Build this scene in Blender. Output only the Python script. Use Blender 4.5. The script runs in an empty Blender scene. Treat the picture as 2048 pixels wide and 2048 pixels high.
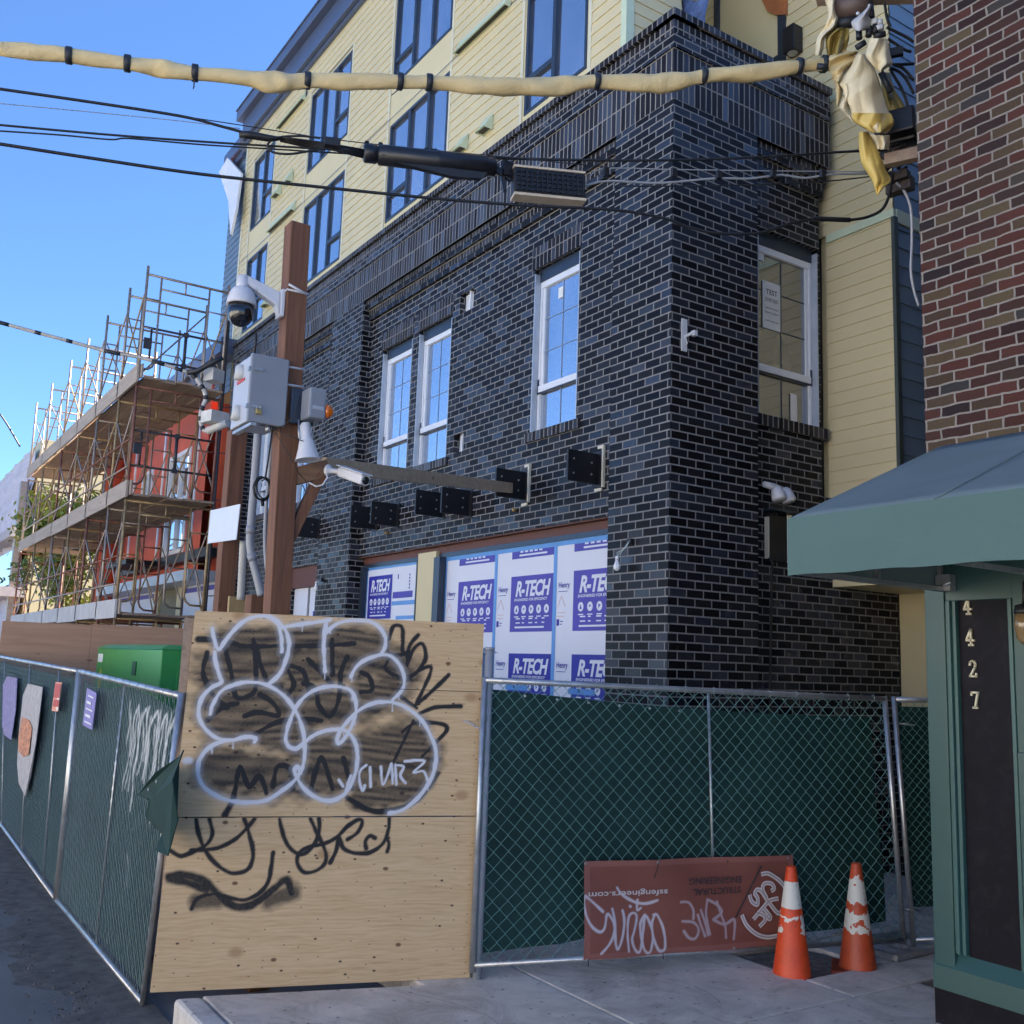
import bpy, math, random
import numpy as np
from mathutils import Vector, Matrix
random.seed(7); RNG = np.random.default_rng(7)
SC = bpy.context.scene
COL = SC.collection
RAD = math.radians

# ------------------------------------------------------------------ camera
F_PX = 2005.25
YAW, PITCH, ROLL = RAD(-56.7313), RAD(8.7829), RAD(2.0416)
CAM = Vector((0, 0, 2.0))
_f = Vector((math.sin(YAW)*math.cos(PITCH), math.cos(YAW)*math.cos(PITCH), math.sin(PITCH)))
_r0 = Vector((math.cos(YAW), -math.sin(YAW), 0)); _u0 = _r0.cross(_f)
_r = _r0*math.cos(ROLL) + _u0*math.sin(ROLL); _u = -_r0*math.sin(ROLL) + _u0*math.cos(ROLL)
cd = bpy.data.cameras.new("camera"); cam = bpy.data.objects.new("camera", cd); COL.objects.link(cam)
cam.matrix_world = Matrix(((_r.x, _u.x, -_f.x, CAM.x), (_r.y, _u.y, -_f.y, CAM.y), (_r.z, _u.z, -_f.z, CAM.z), (0, 0, 0, 1)))
cd.sensor_fit = 'HORIZONTAL'; cd.sensor_width = 36; cd.lens = 36*F_PX/2048
cd.clip_start = 0.05; cd.clip_end = 3000
SC.camera = cam

# ------------------------------------------------------------------ sky, sun, exposure
SUN_EL, SUN_AZ = 44.0, 4.0        # degrees; azimuth clockwise from +Y: behind the building, up the street
w = bpy.data.worlds.new("World"); SC.world = w; w.use_nodes = True
wn = w.node_tree; bg = wn.nodes['Background']
sky = wn.nodes.new('ShaderNodeTexSky'); sky.sky_type = 'NISHITA'; sky.sun_disc = False
sky.sun_elevation = RAD(SUN_EL); sky.sun_rotation = RAD(SUN_AZ)
sky.altitude = 300; sky.air_density = 0.85; sky.dust_density = 0.1; sky.ozone_density = 10.0
wn.links.new(sky.outputs[0], bg.inputs[0]); bg.inputs[1].default_value = 0.052
sl = bpy.data.lights.new("sun", 'SUN'); sun = bpy.data.objects.new("sun", sl); COL.objects.link(sun)
sl.energy = 5.0; sl.angle = RAD(0.5); sl.color = (1.0, 0.93, 0.82)
sd = Vector((math.sin(RAD(SUN_AZ))*math.cos(RAD(SUN_EL)), math.cos(RAD(SUN_AZ))*math.cos(RAD(SUN_EL)), math.sin(RAD(SUN_EL))))
sun.location = sd*60; sun.rotation_euler = sd.to_track_quat('Z', 'Y').to_euler()
SC.view_settings.view_transform = 'Standard'; SC.view_settings.look = 'None'
SC.view_settings.exposure = 2.65; SC.view_settings.gamma = 1.0
SC.cycles.max_bounces = 8; SC.cycles.diffuse_bounces = 4; SC.cycles.transparent_max_bounces = 12
SC.cycles.sample_clamp_indirect = 4.0

# ------------------------------------------------------------------ pixel -> point on a real plane (pixels of the 2048 photo)
def ray(x, y): return _f*F_PX + _r*(x-1024) - _u*(y-1024)
def on(axis, val, x, y):
    d = ray(x, y); return CAM + d*((val-CAM[axis])/d[axis])
def dep(x, y, D): return CAM + ray(x, y)*(D/F_PX)
def onv(a, b, x, y):
    """point on the vertical plane through a, b (xy)"""
    d = ray(x, y); n = Vector((b[1]-a[1], -(b[0]-a[0]), 0))
    t = n.dot(Vector((a[0], a[1], 0))-Vector((CAM.x, CAM.y, 0)))/n.dot(Vector((d.x, d.y, 0)))
    return CAM + d*t

# ------------------------------------------------------------------ mesh builder
def V3(p): return Vector(p)
class MB:
    def __init__(s): s.v = []; s.f = []; s.sm = []; s.uv = {}
    def add(s, vs, fs, smooth=False, uvs=None):
        o = len(s.v); s.v += [tuple(v) for v in vs]
        for i, f in enumerate(fs):
            if uvs: s.uv[len(s.f)] = [uvs[j] for j in f]
            s.f.append(tuple(o+j for j in f)); s.sm.append(smooth)
        return s
    def quad(s, a, b, c, d, uvs=None): return s.add([a, b, c, d], [(0, 1, 2, 3)], uvs=uvs)
    def obox(s, o, u, v, w):
        o, u, v, w = map(V3, (o, u, v, w))
        if u.cross(v).dot(w) < 0: u, v = v, u
        p = [o, o+u, o+u+v, o+v, o+w, o+u+w, o+u+v+w, o+v+w]
        return s.add(p, [(0, 3, 2, 1), (4, 5, 6, 7), (0, 1, 5, 4), (1, 2, 6, 5), (2, 3, 7, 6), (3, 0, 4, 7)])
    def box(s, a, b):
        a = [min(p, q) for p, q in zip(a, b)] if True else a
        return s
    def bx(s, x0, x1, y0, y1, z0, z1):
        x0, x1 = sorted((x0, x1)); y0, y1 = sorted((y0, y1)); z0, z1 = sorted((z0, z1))
        return s.obox((x0, y0, z0), (x1-x0, 0, 0), (0, y1-y0, 0), (0, 0, z1-z0))
    def cbox(s, c, sx, sy, sz, rz=0):
        c = V3(c); ca, sa = math.cos(rz), math.sin(rz)
        u = Vector((ca, sa, 0))*sx; v = Vector((-sa, ca, 0))*sy; w_ = Vector((0, 0, sz))
        return s.obox(c-u/2-v/2-w_/2, u, v, w_)
    def beam(s, p, q, w_, h, up=(0, 0, 1)):
        p, q = V3(p), V3(q); d = q-p; up = V3(up)
        a = d.cross(up); a = a.normalized() if a.length > 1e-6 else Vector((1, 0, 0))
        b = a.cross(d).normalized()
        return s.obox(p-a*w_/2-b*h/2, a*w_, b*h, d)
    def tube(s, pts, r, n=8, caps=True, smooth=True, closed=False):
        pts = [V3(p) for p in pts]; N = len(pts)
        rs = r if isinstance(r, (list, tuple)) else [r]*N
        vs = []; prev = None
        for i in range(N):
            if closed: t = pts[(i+1) % N]-pts[i-1]
            else: t = pts[min(i+1, N-1)]-pts[max(i-1, 0)]
            t = t.normalized() if t.length > 1e-9 else Vector((0, 0, 1))
            if prev is None:
                a = t.cross(Vector((0, 0, 1)))
                if a.length < 1e-3: a = t.cross(Vector((1, 0, 0)))
                a.normalize()
            else:
                a = prev - t*prev.dot(t)
                if a.length < 1e-6: a = t.orthogonal()
                a.normalize()
            prev = a; b = t.cross(a)
            for k in range(n):
                an = 2*math.pi*k/n
                vs.append(pts[i]+(a*math.cos(an)+b*math.sin(an))*rs[i])
        fs = []
        M = N if closed else N-1
        for i in range(M):
            j = (i+1) % N
            for k in range(n):
                k2 = (k+1) % n
                fs.append((i*n+k, i*n+k2, j*n+k2, j*n+k))
        s.add(vs, fs, smooth)
        if caps and not closed:
            o = len(s.v)-N*n
            s.f.append(tuple(o+k for k in reversed(range(n)))); s.sm.append(False)
            s.f.append(tuple(o+(N-1)*n+k for k in range(n))); s.sm.append(False)
        return s
    def lathe(s, base, axis, prof, n=24, smooth=True):
        """prof: list of (radius, distance along axis)"""
        base = V3(base); ax = V3(axis).normalized()
        a = ax.orthogonal().normalized(); b = ax.cross(a); vs = []
        for r, h in prof:
            for k in range(n):
                an = 2*math.pi*k/n
                vs.append(base+ax*h+(a*math.cos(an)+b*math.sin(an))*max(r, 1e-4))
        fs = []
        for i in range(len(prof)-1):
            for k in range(n):
                k2 = (k+1) % n
                fs.append((i*n+k, i*n+k2, (i+1)*n+k2, (i+1)*n+k))
        fs.append(tuple(reversed(range(n)))); fs.append(tuple((len(prof)-1)*n+k for k in range(n)))
        return s.add(vs, fs, smooth)
    def prism(s, poly, d):
        """closed 3-D polygon extruded by vector d"""
        poly = [V3(p) for p in poly]; d = V3(d); n = len(poly)
        nn = Vector((0, 0, 0))
        for i in range(n):
            nn += (poly[i]-poly[0]).cross(poly[(i+1) % n]-poly[0])
        if nn.dot(d) > 0: poly = poly[::-1]
        vs = poly+[p+d for p in poly]
        fs = [tuple(range(n)), tuple(reversed(range(n, 2*n)))]
        for i in range(n):
            j = (i+1) % n; fs.append((i, i+n, j+n, j))
        return s.add(vs, fs)
    def merge(s, o):
        b = len(s.v); s.v += o.v
        for i, f in enumerate(o.f):
            if i in o.uv: s.uv[len(s.f)] = o.uv[i]
            s.f.append(tuple(b+j for j in f)); s.sm.append(o.sm[i])
        return s
    def build(s, name, m, parent=None, base=None, label=None, cat=None, group=None, kind=None, bevel=0, attrs=None, local=False):
        if local: off = Vector((0, 0, 0))
        elif parent is not None: off = world_of(parent)
        else: off = V3(base) if base is not None else Vector((0, 0, 0))
        me = bpy.data.meshes.new(name)
        me.from_pydata([(v[0]-off.x, v[1]-off.y, v[2]-off.z) for v in s.v], [], s.f)
        me.polygons.foreach_set('use_smooth', s.sm)
        uvl = me.uv_layers.new(name='UVMap')
        buf = np.zeros(len(me.loops)*2, dtype=np.float32)
        V = s.v
        me.update()
        nrm = np.zeros(len(me.polygons)*3, dtype=np.float32); me.polygons.foreach_get('normal', nrm); nrm = nrm.reshape(-1, 3)
        li = 0
        for i, f in enumerate(s.f):
            cu = s.uv.get(i)
            if cu:
                for j in range(len(f)): buf[(li+j)*2:(li+j)*2+2] = cu[j]
            else:
                n = nrm[i]; ax = abs(n[0]), abs(n[1]), abs(n[2])
                if ax[2] >= max(ax[0], ax[1]): a, b = 0, 1
                elif ax[0] >= ax[1]: a, b = 1, 2
                else: a, b = 0, 2
                for j, vi in enumerate(f):
                    buf[(li+j)*2] = V[vi][a]; buf[(li+j)*2+1] = V[vi][b]
            li += len(f)
        uvl.data.foreach_set('uv', buf)
        if attrs:
            for an, arr in attrs.items():
                at = me.attributes.new(an, 'FLOAT', 'POINT'); at.data.foreach_set('value', np.asarray(arr, dtype=np.float32))
        if m is not None: me.materials.append(m)
        o = bpy.data.objects.new(name, me); COL.objects.link(o)
        if parent is not None: o.parent = parent
        elif not local: o.location = off
        if bevel:
            bm = o.modifiers.new('bevel', 'BEVEL'); bm.width = bevel; bm.segments = 2; bm.limit_method = 'ANGLE'; bm.angle_limit = RAD(40)
        return tag(o, label, cat, group, kind)
def world_of(o):
    p = Vector((0, 0, 0))
    while o is not None: p = p+o.location; o = o.parent
    return p
def tag(o, label=None, cat=None, group=None, kind=None):
    if label: o['label'] = label
    if cat: o['category'] = cat
    if group: o['group'] = group
    if kind: o['kind'] = kind
    return o
def thing(name, label, cat, base, group=None):
    o = bpy.data.objects.new(name, None); COL.objects.link(o); o.location = base
    o.empty_display_size = 0.1
    return tag(o, label, cat, group)
def copy_tree(o, parent=None):
    c = o.copy(); COL.objects.link(c)
    if parent is not None: c.parent = parent
    for ch in [k for k in bpy.data.objects if k.parent == o]: copy_tree(ch, c)
    return c

_fc = {}
def text_mb(txt, origin, right, up, height, depth=0.003, bold=0.0, shear=0.0, spacing=1.0, width=None, align='LEFT'):
    """solid lettering standing on a surface; right/up are unit vectors, height is the capital height"""
    cu = bpy.data.curves.new('lettering', 'FONT'); cu.body = txt; cu.size = 1.0; cu.shear = shear
    cu.space_character = spacing; cu.offset = bold; cu.extrude = 0.0; cu.resolution_u = 3; cu.align_x = align
    ob = bpy.data.objects.new('lettering', cu); COL.objects.link(ob)
    me = bpy.data.meshes.new_from_object(ob.evaluated_get(bpy.context.evaluated_depsgraph_get()))
    vs = [v.co.copy() for v in me.vertices]; fs = [tuple(p.vertices) for p in me.polygons]
    bpy.data.objects.remove(ob); bpy.data.curves.remove(cu); bpy.data.meshes.remove(me)
    k = height/0.69
    right, up, origin = V3(right), V3(up), V3(origin); n = right.cross(up).normalized()
    kx = k
    if width and vs:
        ws = max(v.x for v in vs)-min(v.x for v in vs); kx = width/ws
    mb = MB(); mb.add([origin+right*v.x*kx+up*v.y*k+n*depth for v in vs], fs)
    return mb

# ------------------------------------------------------------------ materials
def newmat(name):
    m = bpy.data.materials.new(name); m.use_nodes = True
    nt = m.node_tree; return m, nt, nt.nodes['Principled BSDF']
def N(nt, t, **kw):
    n = nt.nodes.new(t)
    for k, v in kw.items(): setattr(n, k, v)
    return n
def L(nt, a, b): nt.links.new(a, b)
def ramp(nt, stops, interp='LINEAR'):
    r = N(nt, 'ShaderNodeValToRGB'); r.color_ramp.interpolation = interp
    e = r.color_ramp.elements
    while len(e) < len(stops): e.new(0.5)
    for el, (p, c) in zip(e, stops): el.position = p; el.color = (c[0], c[1], c[2], 1) if not isinstance(c, (int, float)) else (c, c, c, 1)
    return r
def mix(nt, fac, a, b, blend='MIX'):
    n = N(nt, 'ShaderNodeMix', data_type='RGBA', blend_type=blend)
    for i, x in ((0, fac), (6, a), (7, b)):
        if hasattr(x, 'is_linked') or hasattr(x, 'links'): L(nt, x, n.inputs[i])
        else: n.inputs[i].default_value = x if i == 0 else (x[0], x[1], x[2], 1)
    return n.outputs[2]
def math_(nt, op, a, b=None, c=None):
    n = N(nt, 'ShaderNodeMath', operation=op)
    for i, x in enumerate((a, b, c)):
        if x is None: continue
        if hasattr(x, 'links'): L(nt, x, n.inputs[i])
        else: n.inputs[i].default_value = x
    return n.outputs[0]
def noise(nt, scale, detail=4, rough=0.55, vec=None, dist=0):
    n = N(nt, 'ShaderNodeTexNoise'); n.inputs['Scale'].default_value = scale
    n.inputs['Detail'].default_value = detail; n.inputs['Roughness'].default_value = rough; n.inputs['Distortion'].default_value = dist
    if vec is not None: L(nt, vec, n.inputs['Vector'])
    return n.outputs[0]
def coord(nt, kind='Object', scale=None):
    t = N(nt, 'ShaderNodeTexCoord'); v = t.outputs[kind]
    if scale:
        mp = N(nt, 'ShaderNodeMapping'); mp.inputs['Scale'].default_value = scale; L(nt, v, mp.inputs[0]); v = mp.outputs[0]
    return v
def bump(nt, h, bsdf, strength=0.3, dist=0.01):
    b = N(nt, 'ShaderNodeBump'); b.inputs['Strength'].default_value = strength; b.inputs['Distance'].default_value = dist
    L(nt, h, b.inputs['Height']); L(nt, b.outputs[0], bsdf.inputs['Normal']); return b
def plain(name, col, rough=0.6, metal=0.0, var=0.12, scale=6.0, bmp=0.0, bscale=60.0, spec=0.5, dirt=None, dirtscale=3.0, stretch=None):
    m, nt, b = newmat(name); b.inputs['Metallic'].default_value = metal; b.inputs['Specular IOR Level'].default_value = spec
    v = coord(nt, 'Object', stretch)
    n1 = noise(nt, scale, 5, 0.6, v)
    r = ramp(nt, [(0.3, tuple(c*(1-var) for c in col)), (0.7, tuple(min(1, c*(1+var)) for c in col))])
    L(nt, n1, r.inputs[0]); c = r.outputs[0]
    if dirt:
        n2 = noise(nt, dirtscale, 6, 0.7, v, 0.5); r2 = ramp(nt, [(0.5, 0.0), (0.72, 1.0)]); L(nt, n2, r2.inputs[0])
        c = mix(nt, math_(nt, 'MULTIPLY', r2.outputs[0], dirt[1]), c, dirt[0])
    L(nt, c, b.inputs['Base Color'])
    rr = N(nt, 'ShaderNodeMapRange'); rr.inputs[3].default_value = max(0.03, rough-0.1); rr.inputs[4].default_value = min(1, rough+0.1)
    L(nt, n1, rr.inputs[0]); L(nt, rr.outputs[0], b.inputs['Roughness'])
    if bmp:
        bump(nt, noise(nt, bscale, 4, 0.6, v), b, bmp, 0.004)
    return m
def brick_mat(name, stops, mortar, bw, rh, ms, offset=0.5, swap=False, shift=(0, 0), gloss=(0.35, 0.6), spec=0.5, wob=0.004, hb=0.5, stain=None):
    m, nt, b = newmat(name); b.inputs['Specular IOR Level'].default_value = spec*0.5
    uv = N(nt, 'ShaderNodeUVMap').outputs[0]
    sx = N(nt, 'ShaderNodeSeparateXYZ'); L(nt, uv, sx.inputs[0])
    cx = N(nt, 'ShaderNodeCombineXYZ')
    a, c = (1, 0) if swap else (0, 1)
    L(nt, math_(nt, 'SUBTRACT', sx.outputs[a], shift[0]), cx.inputs[0]); L(nt, math_(nt, 'SUBTRACT', sx.outputs[c], shift[1]), cx.inputs[1])
    nz = N(nt, 'ShaderNodeTexNoise'); nz.inputs['Scale'].default_value = 9.0; nz.inputs['Detail'].default_value = 3; L(nt, uv, nz.inputs['Vector'])
    vm = N(nt, 'ShaderNodeVectorMath', operation='MULTIPLY_ADD'); L(nt, nz.outputs[1], vm.inputs[0])
    vm.inputs[1].default_value = (wob, wob, 0); L(nt, cx.outputs[0], vm.inputs[2])
    def bt(o=0):
        t = N(nt, 'ShaderNodeTexBrick'); t.offset = offset; t.offset_frequency = 2; t.squash = 1.0
        t.inputs['Color1'].default_value = (0, 0, 0, 1); t.inputs['Color2'].default_value = (1, 1, 1, 1); t.inputs['Mortar'].default_value = (0.5, 0.5, 0.5, 1)
        t.inputs['Scale'].default_value = 1.0; t.inputs['Mortar Size'].default_value = ms; t.inputs['Mortar Smooth'].default_value = 0.25
        t.inputs['Brick Width'].default_value = bw; t.inputs['Row Height'].default_value = rh; t.inputs['Bias'].default_value = 0.0
        L(nt, vm.outputs[0], t.inputs['Vector']); return t
    t = bt()
    r = ramp(nt, stops, 'LINEAR'); L(nt, t.outputs['Color'], r.inputs[0])
    fine = noise(nt, 55, 5, 0.7, uv)
    col = mix(nt, 0.55, r.outputs[0], mix(nt, fine, (0.35, 0.35, 0.35), (1.5, 1.5, 1.5)), 'MULTIPLY')
    mn = noise(nt, 14, 4, 0.6, uv)
    mcol = mix(nt, mn, tuple(x*0.75 for x in mortar), tuple(x*1.2 for x in mortar))
    fac = t.outputs['Fac']
    col = mix(nt, fac, col, mcol)
    if stain:
        sn = noise(nt, stain[1], 6, 0.65, uv, 0.4); sr = ramp(nt, [(0.48, 0.0), (0.7, 1.0)]); L(nt, sn, sr.inputs[0])
        col = mix(nt, math_(nt, 'MULTIPLY', sr.outputs[0], stain[2]), col, stain[0])
    L(nt, col, b.inputs['Base Color'])
    # per-brick gloss
    g = N(nt, 'ShaderNodeMapRange'); g.inputs[3].default_value = gloss[0]; g.inputs[4].default_value = gloss[1]
    fr = N(nt, 'ShaderNodeMath', operation='FRACT'); L(nt, math_(nt, 'MULTIPLY', t.outputs['Color'], 7.31), fr.inputs[0]); L(nt, fr.outputs[0], g.inputs[0])
    L(nt, math_(nt, 'MAXIMUM', g.outputs[0], math_(nt, 'MULTIPLY', fac, 0.95)), b.inputs['Roughness'])
    sr_ = ramp(nt, [(0.55, 0.10), (0.95, spec*0.7)]); L(nt, t.outputs['Color'], sr_.inputs[0]); L(nt, math_(nt, 'MULTIPLY', sr_.outputs[0], math_(nt, 'SUBTRACT', 1.0, fac)), b.inputs['Specular IOR Level'])
    h = math_(nt, 'SUBTRACT', math_(nt, 'MULTIPLY', fine, 0.25), fac)
    bump(nt, h, b, hb, 0.006)
    return m
def wood_mat(name, light, dark, scale=1.0, axis='Z', rough=0.7, knots=True, bmp=0.15):
    m, nt, b = newmat(name)
    st = {'Z': (14, 14, 0.7), 'X': (0.7, 14, 14), 'Y': (14, 0.7, 14)}[axis]
    v = coord(nt, 'Object', tuple(x*scale for x in st))
    n1 = noise(nt, 2.2, 6, 0.62, v, 0.6)
    r = ramp(nt, [(0.25, dark), (0.5, tuple((x+y)/2 for x, y in zip(light, dark))), (0.78, light)]); L(nt, n1, r.inputs[0])
    c = r.outputs[0]
    if knots:
        vo = N(nt, 'ShaderNodeTexVoronoi'); vo.inputs['Scale'].default_value = 3.2*scale
        L(nt, coord(nt, 'Object', {'Z': (2, 2, 0.8), 'X': (0.8, 2, 2), 'Y': (2, 0.8, 2)}[axis]), vo.inputs['Vector'])
        kr = ramp(nt, [(0.03, 1.0), (0.10, 0.0)]); L(nt, vo.outputs['Distance'], kr.inputs[0])
        c = mix(nt, math_(nt, 'MULTIPLY', kr.outputs[0], 0.75), c, tuple(x*0.3 for x in dark))
    L(nt, c, b.inputs['Base Color']); b.inputs['Roughness'].default_value = rough
    bump(nt, n1, b, bmp, 0.004)
    return m
def glass_mat(name, tint=(0.11, 0.115, 0.15), refl=0.50, rough=0.015):
    m, nt, b = newmat(name); out = nt.nodes['Material Output']
    tr_ = ramp(nt, [(0.3, tuple(x*0.35 for x in tint)), (0.7, tuple(x*2.0 for x in tint))]); L(nt, noise(nt, 0.9, 3, 0.5, coord(nt, 'Object', (1, 1, 0.6))), tr_.inputs[0]); L(nt, tr_.outputs[0], b.inputs['Base Color']); b.inputs['Roughness'].default_value = 0.3  # noise in the pane tint stands in for uneven, hazy reflections
    g = N(nt, 'ShaderNodeBsdfGlossy'); g.inputs['Roughness'].default_value = rough; g.inputs['Color'].default_value = (0.9, 0.95, 1, 1)
    lw = N(nt, 'ShaderNodeLayerWeight'); lw.inputs['Blend'].default_value = 0.35
    f = math_(nt, 'ADD', math_(nt, 'MULTIPLY', lw.outputs['Fresnel'], 0.8), refl)
    f = math_(nt, 'MINIMUM', f, 0.95)
    ms_ = N(nt, 'ShaderNodeMixShader'); L(nt, f, ms_.inputs[0]); L(nt, b.outputs[0], ms_.inputs[1]); L(nt, g.outputs[0], ms_.inputs[2])
    L(nt, ms_.outputs[0], out.inputs['Surface'])
    nz = noise(nt, 1.3, 2, 0.5, coord(nt, 'Object'))
    bp = N(nt, 'ShaderNodeBump'); bp.inputs['Strength'].default_value = 0.025; bp.inputs['Distance'].default_value = 0.02
    L(nt, nz, bp.inputs['Height']); L(nt, bp.outputs[0], g.inputs['Normal'])
    return m

M = {}
M['dark_brick'] = brick_mat('dark brick', [(0.0, (0.009, 0.008, 0.009)), (0.45, (0.013, 0.0122, 0.0145)), (0.70, (0.0165, 0.0165, 0.021)), (0.88, (0.0215, 0.024, 0.032)), (1.0, (0.031, 0.036, 0.053))],
    (0.235, 0.228, 0.225), 0.213, 0.0813, 0.0080, gloss=(0.22, 0.5), spec=0.6)  # bluish upper stops put the sky's sheen into the brick colour
M['dark_brick_soldier'] = brick_mat('dark brick soldier', [(0.0, (0.013, 0.011, 0.012)), (0.45, (0.024, 0.022, 0.026)), (0.8, (0.032, 0.033, 0.043)), (1.0, (0.055, 0.062, 0.085))],
    (0.27, 0.25, 0.23), 0.27, 0.078, 0.0085, offset=0.0, swap=True, shift=(0, 0), gloss=(0.22, 0.5), spec=0.6)
M['red_brick'] = brick_mat('old red brick', [(0.0, (0.026, 0.019, 0.019)), (0.22, (0.062, 0.026, 0.021)), (0.42, (0.092, 0.034, 0.026)), (0.56, (0.048, 0.029, 0.024)), (0.74, (0.080, 0.052, 0.030)), (0.9, (0.100, 0.070, 0.036)), (1.0, (0.030, 0.027, 0.028))],
    (0.27, 0.235, 0.20), 0.208, 0.0725, 0.0075, gloss=(0.6, 0.85), spec=0.3, wob=0.022, hb=0.9, stain=((0.05, 0.035, 0.03), 0.9, 0.55))
M['siding'] = plain('cream painted siding', (0.62, 0.525, 0.31), 0.55, var=0.05, scale=2.0, bmp=0.12, bscale=40)
M['siding_flat'] = plain('cream flat panel', (0.63, 0.535, 0.31), 0.6, var=0.04, scale=1.5, bmp=0.15, bscale=90)
M['siding_blue'] = plain('blue grey siding', (0.13, 0.19, 0.26), 0.5, var=0.06, scale=2.0, bmp=0.12, bscale=40)
M['trim_green'] = plain('pale green trim', (0.55, 0.62, 0.44), 0.5, var=0.05)
M['roof_metal'] = plain('dark blue roof metal', (0.085, 0.11, 0.18), 0.35, 0.2, var=0.1, scale=2)
M['window_dark'] = plain('dark window frame', (0.035, 0.05, 0.075), 0.35, 0.3, var=0.08)
M['window_white'] = plain('white vinyl frame', (0.72, 0.73, 0.76), 0.4, var=0.03)
M['flashing'] = plain('grey flashing', (0.46, 0.50, 0.56), 0.4, 0.3, var=0.1)
M['glass'] = glass_mat('window glass')
M['glass_clear'] = glass_mat('dim window glass', (0.040, 0.033, 0.026), 0.22)
M['black_metal'] = plain('black steel', (0.014, 0.014, 0.017), 0.45, 0.2, var=0.2)
M['black_rubber'] = plain('black cable rubber', (0.012, 0.012, 0.014), 0.5, var=0.15)
M['cream_cap'] = plain('cream primed steel', (0.62, 0.58, 0.46), 0.6, var=0.06)
M['rust_beam'] = plain('red oxide beam', (0.115, 0.040, 0.028), 0.6, var=0.15)
M['galv'] = plain('galvanised tube', (0.46, 0.47, 0.48), 0.38, 0.75, var=0.15, scale=18, dirt=((0.18, 0.15, 0.12), 0.5))
M['white_metal'] = plain('white powder coat', (0.60, 0.60, 0.63), 0.38, var=0.03)
M['grey_box'] = plain('grey enclosure', (0.24, 0.26, 0.295), 0.42, var=0.04)
M['pvc'] = plain('grey conduit', (0.27, 0.285, 0.32), 0.45, var=0.06)
# ------------------------------------------------------------------ ground
X0, Y0 = -6.78, 6.162            # corner of the dark brick building
REC = 0.16                       # depth of the recessed brick bays
def asphalt():
    m, nt, b = newmat('asphalt'); v = coord(nt, 'Object')
    n1 = noise(nt, 0.8, 5, 0.6, v); n2 = noise(nt, 160, 3, 0.7, v)
    r = ramp(nt, [(0.3, (0.115, 0.110, 0.105)), (0.7, (0.180, 0.174, 0.166))]); L(nt, n1, r.inputs[0])
    r2 = ramp(nt, [(0.3, (0.5, 0.5, 0.5)), (0.75, (1.6, 1.6, 1.6))]); L(nt, n2, r2.inputs[0])
    L(nt, mix(nt, 0.7, r.outputs[0], r2.outputs[0], 'MULTIPLY'), b.inputs['Base Color']); b.inputs['Roughness'].default_value = 0.8
    bump(nt, n2, b, 0.6, 0.006); return m
def concrete(name, col, stain=0.4):
    m, nt, b = newmat(name); v = coord(nt, 'Object')
    n1 = noise(nt, 1.1, 6, 0.65, v, 0.3); n2 = noise(nt, 90, 4, 0.7, v); n3 = noise(nt, 0.55, 5, 0.7, v, 0.8)
    r = ramp(nt, [(0.3, tuple(c*0.82 for c in col)), (0.7, tuple(c*1.12 for c in col))]); L(nt, n1, r.inputs[0])
    r3 = ramp(nt, [(0.52, 0.0), (0.66, 1.0)]); L(nt, n3, r3.inputs[0])
    c = mix(nt, math_(nt, 'MULTIPLY', r3.outputs[0], stain), r.outputs[0], tuple(x*0.55*y for x, y in zip(col, (1.05, 0.98, 0.9))))
    n4 = noise(nt, 2.3, 7, 0.72, v, 1.2); r4 = ramp(nt, [(0.36, (0.66, 0.63, 0.60)), (0.5, (1, 1, 1)), (0.66, (1.22, 1.21, 1.20))]); L(nt, n4, r4.inputs[0]); c = mix(nt, 0.75, c, r4.outputs[0], 'MULTIPLY')
    r2 = ramp(nt, [(0.3, (0.8, 0.8, 0.8)), (0.7, (1.18, 1.18, 1.18))]); L(nt, n2, r2.inputs[0])
    c = mix(nt, 0.6, c, r2.outputs[0], 'MULTIPLY')
    vo = N(nt, 'ShaderNodeTexVoronoi'); vo.voronoi_dimensions = '2D'; vo.inputs['Scale'].default_value = 3.5; L(nt, v, vo.inputs['Vector'])
    kr = ramp(nt, [(0.03, 1.0), (0.06, 0.0)]); L(nt, vo.outputs['Distance'], kr.inputs[0])
    c = mix(nt, math_(nt, 'MULTIPLY', kr.outputs[0], 0.45), c, (0.07, 0.065, 0.06))
    L(nt, c, b.inputs['Base Color']); b.inputs['Roughness'].default_value = 0.82
    bump(nt, n2, b, 0.25, 0.004); return m
M['asphalt'] = asphalt()
M['concrete'] = concrete('sidewalk concrete', (0.65, 0.58, 0.50), 0.55)
M['curb'] = concrete('curb concrete', (0.60, 0.57, 0.53), 0.3)
M['dirt'] = plain('tree pit soil', (0.18, 0.15, 0.12), 0.95, var=0.5, scale=22, bmp=1.0, bscale=45)

g = MB(); g.quad((-400, -400, -0.15), (400, -400, -0.15), (400, 400, -0.15), (-400, 400, -0.15))
g.build('road', M['asphalt'], kind='structure')
ds_ = MB(); vs = []; fs = []; nx = 120
for i in range(nx+1):
    x = -16+11.2*i/nx
    for j in range(6):
        y = 1.86-(0.62+0.12*math.sin(x*2.1)+0.10*math.sin(x*5.7+1)+random.uniform(-.05, .05))*j/5
        vs.append((x, y, -0.150+(0.014*(1-j/5)**0.7+0.004*random.random())*(1 if j < 5 else 0)-(0.004 if j == 5 else 0)))
for i in range(nx):
    for j in range(5): a = i*6+j; fs.append((a, a+1, a+7, a+6))
ds_.add(vs, fs, True).build('gutter_dirt', plain('gutter dirt', (0.105, 0.096, 0.087), 0.95, var=0.45, scale=9, bmp=1.0, bscale=70), kind='structure')
def pave(name, poly, z0, z1, m, bevel=0.02):
    b = MB(); b.prism([(p[0], p[1], z0) for p in poly], (0, 0, z1-z0)); return b.build(name, m, kind='structure', bevel=bevel)
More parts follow.
